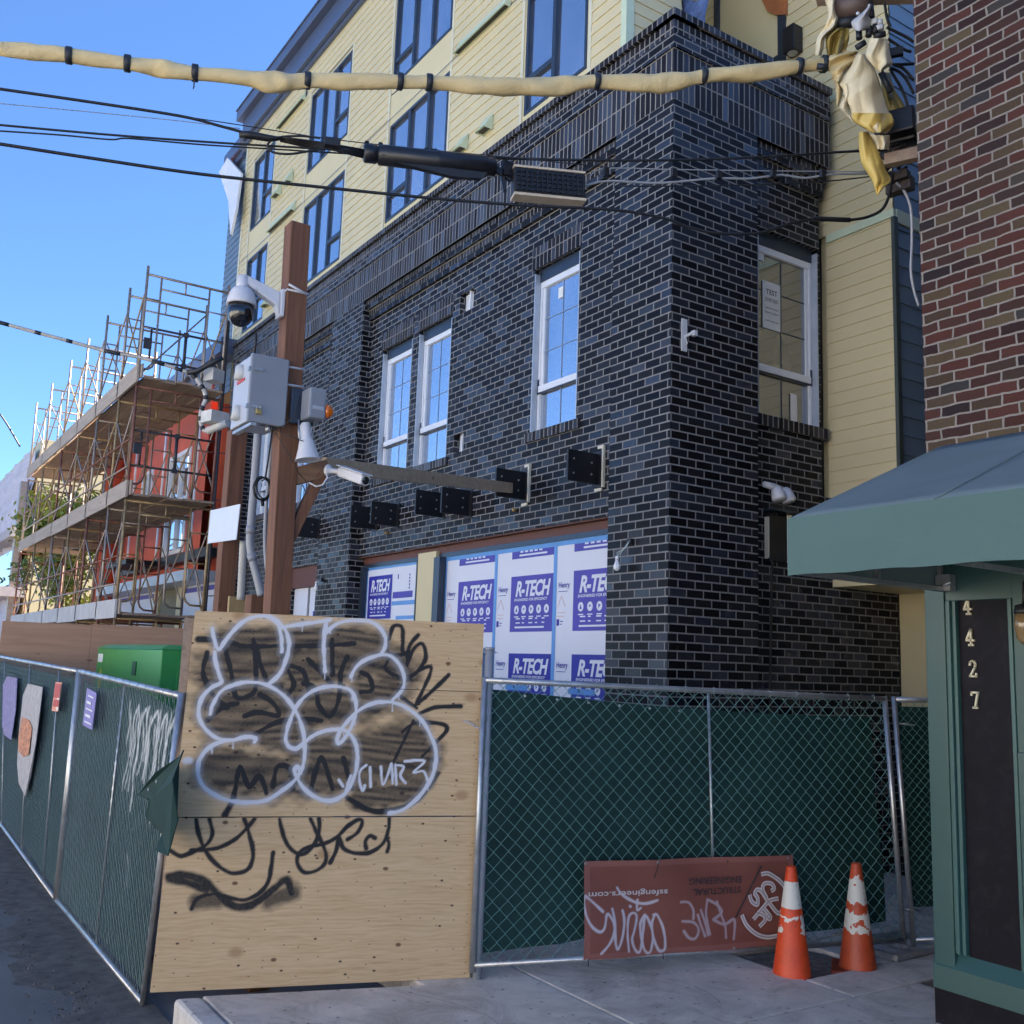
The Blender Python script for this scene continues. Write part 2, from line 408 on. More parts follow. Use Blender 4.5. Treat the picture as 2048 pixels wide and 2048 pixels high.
# pavement slabs with open joints, curb along the street at y = 1.87
pave('sidewalk', [(-6.27, 2.03), (-3.0, 2.03), (-3.0, 4.02), (-7.0, 4.02), (-7.0, 3.3), (-5.86, 3.3)], -0.2, 0.0, M['concrete'], 0.012)
pave('sidewalk', [(-2.988, 2.03), (1.5, 2.03), (1.5, 4.02), (-2.988, 4.02)], -0.2, 0.0, M['concrete'], 0.012)
pave('sidewalk', [(-7.0, 4.032), (-4.42, 4.032), (-4.42, 5.632), (-7.0, 5.632)], -0.2, 0.0, M['concrete'], 0.012)
pave('sidewalk', [(-4.408, 4.032), (1.5, 4.032), (1.5, 6.3), (-4.408, 6.3)], -0.2, -0.002, M['concrete'], 0.012)
pave('sidewalk', [(-7.0, 5.644), (-5.515, 5.644), (-5.515, 9.5), (-7.0, 9.5)], -0.2, -0.003, M['concrete'], 0.012)
pave('sidewalk', [(-4.815, 5.644), (-4.42, 5.644), (-4.42, 6.8), (-4.815, 6.8)], -0.2, -0.001, M['concrete'], 0.012)
pave('sidewalk', [(-5.503, 6.365), (-4.827, 6.365), (-4.827, 12), (-5.503, 12)], -0.2, -0.004, M['concrete'], 0.012)
pave('sidewalk', [(-4.815, 6.812), (-3.9, 6.812), (-3.9, 12), (-4.815, 12)], -0.2, -0.004, M['concrete'], 0.012)
pave('sidewalk', [(-40, 2.03), (-7.4, 2.03), (-7.4, 6.3), (-40, 6.3)], -0.2, -0.06, M['dirt'], 0.012)
pave('curb', [(-6.30, 1.87), (6, 1.87), (6, 2.024), (-6.25, 2.024)], -0.25, 0.002, M['curb'], 0.025)
# tree pit
pit = MB(); nx, ny = 34, 20; vs = []; fs = []
for j in range(ny+1):
    for i in range(nx+1):
        x = -5.515+0.70*i/nx; y = 5.635+0.73*j/ny
        e = min(i, nx-i, j, ny-j)
        vs.append((x, y, -0.045+0.035*min(1, e/5)*(0.3+random.random()*0.5)+0.015*math.sin(x*7)*math.cos(y*5)))
for j in range(ny):
    for i in range(nx):
        a = j*(nx+1)+i; fs.append((a, a+1, a+nx+2, a+nx+1))
pit.add(vs, fs, True).build('tree_pit_soil', M['dirt'], kind='structure')

# ------------------------------------------------------------------ wall helpers
def wall(mb, axis, val, u0, u1, z0, z1, holes=(), thick=0.2, sgn=-1):
    """vertical wall on plane axis=val facing sgn along that axis, with openings and their reveals. holes: (u0,u1,z0,z1)"""
    def P(u, d, z): return (val+d, u, z) if axis == 0 else (u, val+d, z)
    back = -sgn*thick
    us = sorted({u0, u1, *[h[0] for h in holes], *[h[1] for h in holes]}); us = [u for u in us if u0 <= u <= u1]
    zs = sorted({z0, z1, *[h[2] for h in holes], *[h[3] for h in holes]}); zs = [z for z in zs if z0 <= z <= z1]
    flip = (axis == 1) == (sgn < 0)
    def q(a, b, c, d):
        if flip: mb.quad(a, b, c, d)
        else: mb.quad(d, c, b, a)
    for i in range(len(us)-1):
        for j in range(len(zs)-1):
            cu, cz = (us[i]+us[i+1])/2, (zs[j]+zs[j+1])/2
            if any(h[0] < cu < h[1] and h[2] < cz < h[3] for h in holes): continue
            q(P(us[i], 0, zs[j]), P(us[i+1], 0, zs[j]), P(us[i+1], 0, zs[j+1]), P(us[i], 0, zs[j+1]))
    for h in holes:
        a0, a1 = max(h[0], u0), min(h[1], u1)
        q(P(a0, 0, h[2]), P(a0, 0, h[3]), P(a0, back, h[3]), P(a0, back, h[2]))
        q(P(a1, back, h[2]), P(a1, back, h[3]), P(a1, 0, h[3]), P(a1, 0, h[2]))
        q(P(a0, 0, h[3]), P(a1, 0, h[3]), P(a1, back, h[3]), P(a0, back, h[3]))
        q(P(a0, back, h[2]), P(a1, back, h[2]), P(a1, 0, h[2]), P(a0, 0, h[2]))
def laps(mb, axis, val, u0, u1, z0, z1, sgn, holes=(), ex=0.142, lip=0.013):
    """lap siding: every board leans out at its foot"""
    def P(u, d, z): return (val+sgn*d, u, z) if axis == 0 else (u, val+sgn*d, z)
    flip = (axis == 1) == (sgn < 0)
    def q(a, b, c, d):
        if flip: mb.quad(a, b, c, d)
        else: mb.quad(d, c, b, a)
    z = z0
    while z < z1-1e-6:
        zt = min(z+ex, z1)
        cuts = sorted({z, zt, *[h[2] for h in holes if z < h[2] < zt], *[h[3] for h in holes if z < h[3] < zt]})
        for a, b in zip(cuts[:-1], cuts[1:]):
            segs = [(u0, u1)]
            for h in holes:
                if h[2] <= a+1e-6 and h[3] >= b-1e-6:
                    ns = []
                    for s0, s1 in segs:
                        if h[1] <= s0 or h[0] >= s1: ns.append((s0, s1)); continue
                        if h[0] > s0: ns.append((s0, h[0]))
                        if h[1] < s1: ns.append((h[1], s1))
                    segs = ns
            da = lip*(1-(a-z)/ex)+0.002; db = lip*(1-(b-z)/ex)+0.002
            for s0, s1 in segs:
                q(P(s0, da, a), P(s1, da, a), P(s1, db, b), P(s0, db, b))
                if a == z: q(P(s0, -0.004, a), P(s1, -0.004, a), P(s1, da, a), P(s0, da, a))
        z = zt

BLD = thing('apartment_building', 'dark brick corner building with cream siding storeys above, still under construction', 'building', (X0, Y0, 0))
YR = Y0+REC
def pA(x, y, d=0.0): p = on(1, Y0+d, x, y); return p.x, p.z
rwm = MB(); rwm.bx(-12, -3.88, 14.05, 26, -0.2, 17.5); rwm.build('unseen_sun_blocker', M['siding_flat'], BLD)  # unseen block, added to keep sun out of the gap between the buildings
# --- brick skin of the street side and of the side wall
bk = MB()
def s(x): return x*(YR/Y0)      # a photo-measured x on the outer plane, pushed to the recessed plane
HB = [(-9.32, -8.44, 4.66, 6.64), (-13.33, -12.38, 4.68, 6.66), (-12.18, -11.26, 4.68, 6.66)]
tiles = [(-11.07, -10.72, 6.58, 6.86), (-11.07, -10.82, 4.70, 4.95)]
store = (-13.80, -7.66, 0.05, 3.545)
wall(bk, 1, YR, -13.80, -7.66, 0, 7.24, HB+tiles+[store], 0.13)
wall(bk, 1, Y0, -7.66, X0, -0.2, 7.54)
wall(bk, 1, Y0, -14.98, -13.80, -0.2, 7.54)
wall(bk, 1, YR, -19.0, -14.98, 0, 7.24, [(-16.6, -15.3, 0.05, 3.545), (-16.9, -16.0, 4.68, 6.66), (-18.6, -17.7, 4.68, 6.66)], 0.13)
wall(bk, 1, Y0, -20.2, -19.0, -0.2, 7.54)
# returns of the pilasters
for x, sg in ((-7.66, -1), (-13.80, 1), (-14.98, -1), (-19.0, 1)): wall(bk, 0, x, Y0, YR, 0, 7.54, sgn=sg)
wall(bk, 0, -20.2, Y0, 12, -0.2, 8.4, sgn=-1)
# corbel steps over the bays
for xa, xb in ((-13.80, -7.66), (-19.0, -14.98)):
    bk.bx(xa, xb, Y0+0.107, YR+0.05, 7.24, 7.31); bk.bx(xa, xb, Y0+0.053, YR+0.05, 7.40, 7.47)
# side wall
XR = X0-REC
wall(bk, 0, X0, Y0, 7.33, -0.2, 7.54, sgn=1)
wall(bk, 1, 7.33, XR, X0, -0.2, 7.54, sgn=1)
BW = (7.50, 8.44, 4.63, 6.66)
wall(bk, 0, XR, 7.33, 8.47, 3.9, 7.24, [BW], 0.13, sgn=1)
wall(bk, 0, XR, 7.33, 9.72, -0.2, 3.9, [], sgn=1)
bk.bx(XR-0.05, X0-0.107, 7.33, 8.47, 7.24, 7.31); bk.bx(XR-0.05, X0-0.053, 7.33, 8.47, 7.40, 7.47)
wall(bk, 1, 9.72, XR-3, XR, -0.2, 3.9, sgn=1)
# parapet courses
bk.bx(-20.2, X0+0.02, Y0-0.02, Y0+0.25, 8.085, 8.24); bk.bx(X0-0.25, X0+0.02, Y0-0.0, 8.47, 8.085, 8.24)
bk.build('brick_wall', M['dark_brick'], BLD)
so = MB()
wall(so, 1, Y0, -20.2, X0, 7.54, 8.085); wall(so, 0, X0, Y0, 8.47, 7.54, 8.085, sgn=1); wall(so, 1, 8.47, XR, X0, 7.54, 8.085, sgn=1)
M_sold = M['dark_brick_soldier']
so.build('soldier_course', brick_mat('soldier bricks', [(0.0, (0.013, 0.011, 0.012)), (0.45, (0.024, 0.022, 0.026)), (0.8, (0.032, 0.033, 0.043)), (1.0, (0.055, 0.062, 0.085))],
    (0.27, 0.25, 0.23), 0.2725, 0.0775, 0.0085, offset=0.0, swap=True, shift=(7.54, 0.01), gloss=(0.22, 0.5), spec=0.6), BLD)  # bluish stops again carry painted sky sheen
ro = MB()   # rowlock courses: cap, band foot, corbels, sills, lintels
for z0, z1, o in ((8.24, 8.385, 0.012), (8.40, 8.475, 0.05)):
    ro.bx(-20.2, X0+o, Y0-o, Y0+0.28, z0, z1); ro.bx(X0-0.28, X0+o, Y0-o+0.001, 8.47, z0, z1-0.001)
for xa, xb in ((-13.80, -7.66), (-19.0, -14.98)):
    ro.bx(xa+0.001, xb-0.001, Y0+0.100, YR+0.05, 7.31, 7.40); ro.bx(xa+0.001, xb-0.001, Y0+0.046, YR+0.05, 7.47, 7.54)
ro.bx(XR-0.05, X0-0.100, 7.331, 8.469, 7.31, 7.40); ro.bx(XR-0.05, X0-0.046, 7.331, 8.469, 7.47, 7.54)
for h in HB+[(-16.9, -16.0, 4.68, 6.66), (-18.6, -17.7, 4.68, 6.66)]:
    ro.bx(h[0]-0.07, h[1]+0.07, YR-0.035, YR+0.12, h[2]-0.11, h[2]-0.002)
ro.bx(XR-0.12, XR+0.05, BW[0]-0.08, BW[1]+0.10, BW[2]-0.12, BW[2]-0.002)
ro.build('rowlock_course', brick_mat('rowlock bricks', [(0.0, (0.012, 0.010, 0.011)), (0.5, (0.022, 0.020, 0.023)), (1.0, (0.045, 0.047, 0.062))],
    (0.25, 0.23, 0.21), 0.30, 0.0775, 0.0085, offset=0.0, swap=True, shift=(7.10, 0.0), gloss=(0.25, 0.55), spec=0.5), BLD)
li = MB()
M['lintel'] = brick_mat('lintel bricks', [(0.0, (0.012, 0.010, 0.011)), (0.5, (0.022, 0.020, 0.024)), (1.0, (0.040, 0.042, 0.055))],
    (0.22, 0.20, 0.19), 0.30, 0.0775, 0.0085, offset=0.0, swap=True, shift=(6.50, 0.0), gloss=(0.25, 0.55), spec=0.5)
for h in HB: MB().bx(h[0]-0.06, h[1]+0.02, YR-0.006, YR+0.02, h[3]+0.002, h[3]+0.27).build('brick_lintel', M['lintel'], BLD)
# solid inner core so the building is not hollow
core = MB(); core.bx(-20.0, XR-0.14, YR+0.75, 12, -0.2, 8.3); core.build('inner_wall', M['black_metal'], BLD)
rm = MB(); rm.bx(-20.1, X0-0.3, Y0+0.29, 12, 8.2, 8.3); rm.build('terrace_floor', M['flashing'], BLD)

# --- second-floor double-hung windows in the brick
def hung(h, name='window', kind='A', stickers=()):
    fr = MB(); gl = MB(); ra = MB(); fl = MB(); dk = MB()
    if kind == 'A':
        x0, x1, z0, z1 = h; y = YR+0.075
        P = lambda u, d, z: (u, y+d, z)
        def bar(m, a, b, d0, d1, za, zb): m.bx(a, b, y+d0, y+d1, za, zb)
    else:
        x0, x1, z0, z1 = h; y = XR-0.075
        def bar(m, a, b, d0, d1, za, zb): m.bx(y-d0, y-d1, a, b, za, zb)
    # flashing in the reveals
    bar(fl, x0+0.002, x0+0.016, -0.078, 0.0, z0, z1-0.06); bar(fl, x1-0.016, x1-0.002, -0.078, 0.0, z0, z1-0.06)
    hd = MB(); bar(hd, x0+0.016, x1-0.016, -0.01, 0.05, z1-0.15, z1-0.001); z1 -= 0.151  # dark strip standing in for the deep shade under the lintel
    t = 0.036
    bar(fr, x0+0.016, x0+0.016+t, 0, 0.06, z0, z1); bar(fr, x1-0.016-t, x1-0.016, 0, 0.06, z0, z1)
    bar(fr, x0+0.016+t, x1-0.016-t, 0, 0.06, z1-0.075, z1); bar(fr, x0+0.016+t, x1-0.016-t, 0, 0.06, z0, z0+0.04)
    zr = z0+(z1-z0)*0.265
    bar(ra, x0+0.052, x1-0.052, -0.018, 0.04, zr, zr+0.075)
    bar(ra, x0+0.052, x0+0.095, 0.015, 0.045, zr+0.075, z1-0.075); bar(ra, x1-0.095, x1-0.052, 0.015, 0.045, zr+0.075, z1-0.075)
    bar(dk, x0+0.052, x1-0.052, -0.012, 0.03, zr-0.016, zr-0.001)
    bar(dk, x0+0.016, x0+0.050, -0.004, -0.001, zr-0.02, zr+0.16); bar(dk, x1-0.050, x1-0.016, -0.004, -0.001, zr-0.02, zr+0.16)
    w_ = fr.build(name, M['window_white'], BLD, bevel=0.004); hd.build('head_shade_strip', M['window_dark'], w_)
    bar(gl, x0+0.051, x1-0.051, 0.032, 0.036, z0+0.04, z1-0.075)
    gl.build('glass', M['glass'] if kind == 'A' else M['glass_clear'], w_)
    mu = MB(); xm = (x0+x1)/2
    bar(mu, xm-0.005, xm+0.005, 0.026, 0.031, z0+0.04, z1-0.08)
    for k in (1, 2): zz = zr+0.09+(z1-zr-0.16)*k/3; bar(mu, x0+0.07, x1-0.07, 0.0262, 0.0308, zz-0.005, zz+0.005)
    mu.build('muntin', plain('muntin', (0.20, 0.26, 0.36), 0.3) if kind == 'A' else M['window_dark'], w_)
    ra.build('sash_rail', M['window_white'], w_, bevel=0.003); dk.build('sash_track', M['window_dark'], w_); fl.build('flashing', M['flashing'], w_)
    if stickers:
        for u, za, ww, hh in stickers:
            st = MB(); bar(st, u, u+ww, 0.020, 0.0215, za, za+hh); st.build('paper_sticker', M['paper'], w_)
    return w_
M['paper'] = plain('white paper', (0.74, 0.73, 0.70), 0.8, var=0.04)
for i, h in enumerate(HB+[(-16.9, -16.0, 4.68, 6.66), (-18.6, -17.7, 4.68, 6.66)]):
    hung(h, stickers=[(h[0]+0.35, 6.2, 0.09, 0.13)] if i == 0 else ())
wB = hung(BW, kind='B', stickers=[(BW[0]+0.18, 5.62, 0.27, 0.52), (BW[0]+0.1, 6.35, 0.1, 0.12), (BW[0]+0.60, 4.66, 0.1, 0.32)])
tx = MB()
for txt, z, hgt in (("TEST", 6.00, 0.055), ("DO NOT ADJUST", 5.92, 0.04), ("sealed and checked", 5.84, 0.02), ("leave in place", 5.79, 0.02), ("until removed", 5.70, 0.02)):
    tx.merge(text_mb(txt, (XR-0.075-0.018, BW[0]+0.315, z), (0, 1, 0), (0, 0, 1), hgt, 0.002, 0.01, align='CENTER', width=None if hgt > 0.045 else 0.2))
tx.build('notice_lettering', M['black_metal'], wB)
# dim room behind the side window
rmB = MB(); rmB.bx(XR-1.9, XR-1.88, 7.4, 8.44, 4.4, 6.8); rmB.build('room_wall', M['siding_flat'], BLD)
# small square air vents left open in the brick
for t_ in tiles:
    v = MB(); v.bx(t_[0], t_[1], YR+0.09, YR+0.10, t_[2], t_[3]); v.bx((t_[0]+t_[1])/2+0.02, (t_[0]+t_[1])/2+0.04, YR+0.03, YR+0.089, t_[2], t_[3])
    v.build('vent_box', M['window_white'], BLD)

# --- storefront closed with printed insulation boards
YB = YR+0.125
M['board'] = plain('white insulation board', (0.68, 0.69, 0.76), 0.5, var=0.03, scale=1.5)
M['print_blue'] = plain('blue board print', (0.060, 0.045, 0.36), 0.5, var=0.10, scale=3)
M['print_deep'] = plain('deep blue board print', (0.012, 0.012, 0.30), 0.5, var=0.10, scale=3)
M['tape_blue'] = plain('blue sheathing tape', (0.10, 0.28, 0.62), 0.4, var=0.08)
M['print_red'] = plain('faint red print', (0.62, 0.40, 0.42), 0.6, var=0.05)
sf = MB(); sf.bx(-13.80, -7.66, YR+0.10, YR+0.135, 3.44, 3.545); sf.bx(-13.80, -7.66, YR+0.02, YR+0.10, 3.53, 3.545)
sf.build('storefront_beam', M['rust_beam'], BLD)
for a_ in ((-13.799, -7.661, YR+0.098, YR+0.13, 3.385, 3.439), (-11.49, -11.34, YR+0.02, YR+0.13, 0.05, 3.384), (-13.8, -13.70, YR+0.05, YR+0.13, 0.05, 3.384), (-12.01, -11.985, YR+0.04, YR+0.13, 0.05, 3.384)): MB().bx(*a_).build('storefront_frame', M['window_dark'], BLD)
pl = MB(); pl.bx(-11.984, -11.491, YR+0.05, YR+0.12, 0.05, 3.47); pl.build('cream_post_panel', M['siding_flat'], BLD)
boards = [(-13.70, -12.86, 'deep', 2.72), (-12.855, -12.01, 'blank', 0), (-11.34, -10.13, 'blue', 2.30), (-10.125, -8.92, 'blue', 2.30), (-8.915, -7.66, 'blue', 2.30)]
def zcap(z): return z
for bi, (xa, xb, st, zl) in enumerate(boards):
    b = MB(); b.bx(xa, xb, YB, YB+0.03, 0.05, 3.385); bo = b.build('insulation_board', M['board'], BLD)
    yf = YB-0.002; zb = YR/Y0
    def rect(m, a, c, za, zc, d=0.0): m.quad((a, yf-d, za), (c, yf-d, za), (c, yf-d, zc), (a, yf-d, zc))
    pr = MB(); dp = MB(); wt = MB(); bl = MB(); tp = MB(); rd = MB()
    if st == 'blue': panels = [(xa+0.34, xb, 2.40, 3.04, pr), (xa+0.34, xb, 3.245, 3.36, pr), (xa+0.34, xb, 1.55, 2.155, dp), (xa+0.34, xb, 0.7, 1.3, dp)]
    elif st == 'deep': panels = [(xa+0.06, xb-0.01, 2.62, 3.25, dp)]
    else: panels = [(xa+0.02, xa+0.62, 2.90, 2.99, pr), (xb-0.05, xb, 2.90, 3.02, pr)]
    for a, c, za, zc, m_ in panels:
        rect(m_, a, c, za, zc)
        hgt = zc-za; wd = (c-a)
        if hgt > 0.4:
            cx0 = a+wd*0.09
            wt.merge(text_mb("R-TECH", (cx0+wd*0.02, yf-0.001, zc-hgt*0.36), (1, 0, 0), (0, 0, 1), hgt*0.26, 0.001, 0.035, 0.25, 0.92, width=wd*0.80))
            wt.merge(text_mb("ENGINEERED FOR EFFICIENCY", (cx0, yf-0.001, zc-hgt*0.45), (1, 0, 0), (0, 0, 1), hgt*0.045, 0.001, 0.02, 0.15, width=wd*0.76))
            for k in range(5):
                cx = a+wd*(0.15+0.172*k); cz = zc-hgt*0.605; rr = hgt*0.078
                wt.add([(cx, yf-0.0015, cz)]+[(cx+rr*0.95*math.cos(t*math.pi/10), yf-0.0015, cz+rr*math.sin(t*math.pi/10)) for t in range(20)], [(0, 1+t, 1+(t+1) % 20) for t in range(20)])
                g_ = [((-.4, -.5), (0, .6), (.4, -.5)), ((-.4, -.2), (.0, .5), (.4, .1)), ((-.3, -.5), (-.3, .5), (.4, .2)), ((-.2, .5), (.35, .0), (-.2, -.5)), ((0, .6), (.35, -.3), (-.35, -.3))][k]
                m_.add([(cx+p*rr, yf-0.003, cz+q_*rr) for p, q_ in g_], [(0, 2, 1)]); rect(wt, cx-rr*0.9, cx+rr*0.9, cz-rr*1.75, cz-rr*1.5, 0.001)
            for r_, zz in enumerate((0.755, 0.83)):
                for k, ww in enumerate((0.10, 0.05, 0.09, 0.05, 0.06)): rect(wt, cx0+wd*(0.05+0.15*k), cx0+wd*(0.05+0.15*k)+ww*wd, zc-hgt*(zz+0.022), zc-hgt*zz, 0.001)
            rect(wt, cx0+wd*0.03, cx0+wd*0.70, zc-hgt*0.935, zc-hgt*0.905, 0.001)
        elif wd > 0.7:
            rect(wt, a+wd*0.18, a+wd*0.82, za+hgt*0.22, za+hgt*0.40, 0.001)
            for k in range(5): rect(wt, a+wd*(0.2+0.11*k), a+wd*(0.27+0.11*k), za+hgt*0.58, za+hgt*0.74, 0.001)
    if st == 'blue':
        for z_, s_ in ((2.87, 0.06), (2.01, 0.06)):
            bl.merge(text_mb("Henry", (xa+0.07, yf-0.001, z_), (1, 0, 0), (0, 0, 1), s_, 0.001, 0.015, width=0.20)); rect(bl, xa+0.07, xa+0.24, z_-0.045, z_-0.038)
        rect(bl, xa+0.05, xa+0.10, 2.46, 2.53); rect(bl, xa+0.115, xa+0.15, 2.47, 2.48); rect(bl, xa+0.115, xa+0.17, 2.50, 2.51)
        for p, q_ in (((0.06, 2.66), (0.13, 2.78)), ((0.13, 2.78), (0.2, 2.66)), ((0.07, 2.60), (0.2, 2.60)), ((0.06, 2.56), (0.19, 2.56))):
            rd.beam((xa+p[0], yf, p[1]), (xa+q_[0], yf, q_[1]), 0.008, 0.002, (0, 1, 0))
        rect(tp, xa-0.03, xa+0.035, 0.05, 3.385, 0.0012); rect(tp, xa, xb, 3.33, 3.385, 0.0016)
        if bi > 2: rect(tp, xa+0.3, xa+0.75, 1.74, 1.80, 0.003)
    elif st == 'deep':
        rect(tp, xa, xa+0.03, 0.05, 3.385, 0.001); rect(tp, xa, xb, 3.345, 3.385, 0.001)
    else:
        rect(tp, xa, xb, 3.345, 3.385, 0.001); rect(tp, xa, xb, 2.80, 2.86, 0.001); rect(tp, xa+0.15, xb, 2.60, 2.65, 0.001)
        rect(rd, xa, xb, 2.53, 2.555, 0.001); rect(bl, xa+0.15, xa+0.18, 3.17, 3.24)
        for k in range(5): rect(bl, xa+0.5, xa+0.53, 3.02+0.045*k, 3.05+0.045*k)
    for m_, nm, mt in ((pr, 'printed_panel', 'print_blue'), (dp, 'printed_panel', 'print_deep'), (wt, 'white_lettering', 'board'), (bl, 'dark_lettering', 'print_deep'), (tp, 'sheathing_tape', 'tape_blue'), (rd, 'printed_house', 'print_red')):
        if m_.f: m_.build(nm, M[mt], bo)
# the boarded door of the next bay
for a_ in ((-16.6, -16.0), (-15.9, -15.3)): MB().bx(a_[0], a_[1], YB, YB+0.03, 0.05, 3.3).build('insulation_board', M['board'], BLD)
b = MB(); b.bx(-15.72, -15.3, YB-0.004, YB-0.001, 2.2, 2.8); b.build('printed_panel', M['print_deep'], BLD)
b = MB(); b.bx(-16.6, -15.3, YR+0.05, YR+0.12, 3.2, 3.545); b.build('storefront_beam', M['rust_beam'], BLD)
# --- steel canopy brackets sticking out of the street wall
for k, (q, cap) in enumerate([((1125, 927), 1), ((982, 962), 1), ((888, 1000), 0), ((836, 1004), 0), ((747, 1025), 0), ((706, 1032), 0), ((612, 1055), 0)]):
    x, z = pA(*q, d=-0.30 if k < 2 else -0.2)
    wall_y = YR if x > -13.8 else Y0
    b = MB()
    th = 0.014
    b.bx(x-th, x+th, wall_y-0.40, wall_y, z-0.16, z+0.16); b.bx(x-0.09, x+0.09, wall_y-0.012, wall_y-0.001, z-0.19, z+0.19)
    o = b.build('canopy_bracket', M['black_metal'], BLD)
    nb = MB()
    for dz in (-0.08, 0.07): nb.tube([(x+th, wall_y-0.33, z+dz), (x+th+0.006, wall_y-0.33, z+dz)], 0.011, 8); nb.tube([(x+th, wall_y-0.10, z+dz*0.8), (x+th+0.006, wall_y-0.10, z+dz*0.8)], 0.011, 8)
    nb.build('bolt_hole', M['galv'], o)
    if cap:
        c = MB(); c.bx(x+0.091, x+0.115, wall_y-0.03, wall_y-0.001, z-0.2, z+0.24); c.bx(x-0.02, x+0.09, wall_y-0.03, wall_y-0.013, z-0.235, z-0.205); c.bx(x+0.02, x+0.09, wall_y-0.03, wall_y-0.013, z+0.21, z+0.24)
        c.build('bracket_flange', M['cream_cap'], o)
for q in ((1027, 1020), (772, 1066)):
    x, z = pA(*q, d=REC-0.05); b = MB(); b.tube([(x, YR, z), (x, YR-0.06, z)], 0.018, 10); b.tube([(x, YR-0.055, z-0.02), (x, YR-0.055, z+0.03)], 0.01, 8)
    b.build('brass_pipe_stub', plain('brass', (0.45, 0.27, 0.10), 0.35, 0.8), BLD)

# --- upper storeys: siding, panels, windows
UX0, UX1 = -20.72, -7.64; UZ0, UZ1 = 8.478, 13.28
cols = [(-9.60, -8.34), (-13.42, -11.56), (-16.95, -15.13), (-20.12, -18.88)]
lev = [(8.70, 10.32), (10.97, 12.56)]
holes = [(a-0.09, b+0.09, UZ0, 12.62) for a, b in cols]
sdm = MB(); laps(sdm, 1, Y0+0.10, UX0, UX1, UZ0, UZ1, -1, holes)
laps(sdm, 0, UX1, Y0+0.10, 7.04, UZ0-0.3, UZ1, 1)
LX1 = -6.10; LY = 8.62     # the set-back cream wall on the right
laps(sdm, 1, LY, -9.4, LX1, 6.86, UZ1, -1, [(-8.70, -7.50, 6.5, 10.9)])
laps(sdm, 1, LY, XR-0.02, LX1, 3.05, 6.76, -1)
sdm.build('lap_siding', M['siding'], BLD)
bs = MB(); laps(bs, 0, LX1, LY, 14, 3.05, 6.70, 1, ex=0.2); laps(bs, 0, LX1, LY, 14, 6.86, UZ1+0.5, 1, ex=0.2)
bs.build('blue_lap_siding', M['siding_blue'], BLD)
gt = MB(); gt.bx(XR, LX1+0.02, LY-0.03, LY+0.02, 6.765, 6.855); gt.bx(LX1-0.0, LX1+0.028, LY+0.021, 14, 6.71, 6.855); gt.build('floor_band', M['trim_green'], BLD)
gt = MB(); gt.bx(UX1-0.07, UX1+0.02, Y0+0.075, Y0+0.099, UZ0, UZ1); gt.bx(UX1+0.001, UX1+0.022, Y0+0.0995, Y0+0.18, UZ0, UZ1)
gt.build('corner_trim', M['trim_green'], BLD)
ct = MB(); ct.bx(LX1-0.01, LX1+0.03, LY-0.032, LY+0.03, 3.05, 6.764); ct.build('dark_corner_trim', plain('dark green grey trim', (0.05, 0.065, 0.06), 0.5), BLD)
ub = MB(); ub.bx(XR, LX1-0.02, LY+0.005, 14, 2.95, 3.049); ub.bx(-9.4, LX1-0.05, LY+0.06, 14, 3.05, UZ1); ub.build('upper_wall', M['siding_flat'], BLD)
ub = MB(); ub.bx(UX0+0.02, UX1-0.02, Y0+0.19, 7.04, 8.35, UZ1); ub.bx(UX0+0.02, -9.45, 7.041, 13, 8.35, UZ1-0.01); ub.build('upper_wall', M['siding_flat'], BLD)
lb = MB(); laps(lb, 1, 9.75, -6.94, -3.0, -0.15, 3.05, -1, ex=0.9, lip=0.006); lb.build('cream_panel_wall', M['siding_flat'], BLD)
# flat panels + trim of each window column
M['pale_trim'] = plain('pale cream trim', (0.62, 0.58, 0.42), 0.5, var=0.04)
for a, b in cols:
    fp = MB(); wall(fp, 1, Y0+0.105, a-0.089, b+0.089, UZ0, 12.62, [(a, b, z0, z1) for z0, z1 in lev], 0.06)
    fp.build('flat_panel', M['siding_flat'], BLD)
    for xx in ((a-0.09, a-0.035), (b+0.035, b+0.09)): MB().bx(xx[0], xx[1], Y0+0.085, Y0+0.104, UZ0, 12.65).build('window_trim', M['pale_trim'], BLD)
tr = MB(); tr.bx(UX0-0.001, UX0+0.09, Y0+0.075, Y0+0.1, UZ0, UZ1)
tr.build('corner_trim', M['pale_trim'], BLD)
# floor line joint
jl = MB(); jl.bx(UX0, UX1, Y0+0.079, Y0+0.084, 10.42, 10.428); jl.build('joint_flashing', M['roof_metal'], BLD)
def upper_window(a, b, z0, z1, mull, rail):
    y = Y0+0.125; fr = MB(); t = 0.05
    fr.bx(a, a+t, y-0.03, y+0.05, z0, z1); fr.bx(b-t, b, y-0.03, y+0.05, z0, z1); fr.bx(a+t, b-t, y-0.03, y+0.05, z1-t, z1); fr.bx(a+t, b-t, y-0.03, y+0.05, z0, z0+t)
    xs = [a+t]+mull+[b-t]
    for m_ in mull: fr.bx(m_-0.035, m_+0.035, y-0.028, y+0.05, z0+t, z1-t)
    i, zr = rail; p, q = xs[i]+0.02, xs[i+1]-0.02
    fr.bx(p, q, y-0.026, y+0.045, zr-0.035, zr+0.035)
    w_ = fr.build('window', M['window_dark'], BLD, bevel=0.006)
    for p, q in zip(xs[:-1], xs[1:]):
        g_ = MB(); e = random.uniform(-0.004, 0.004)
        g_.quad((p, y+0.012+e, z0+0.04), (q, y+0.012-e, z0+0.04), (q, y+0.016-e, z1-0.04), (p, y+0.016+e, z1-0.04)); g_.build('glass', M['glass'], w_)
    return w_
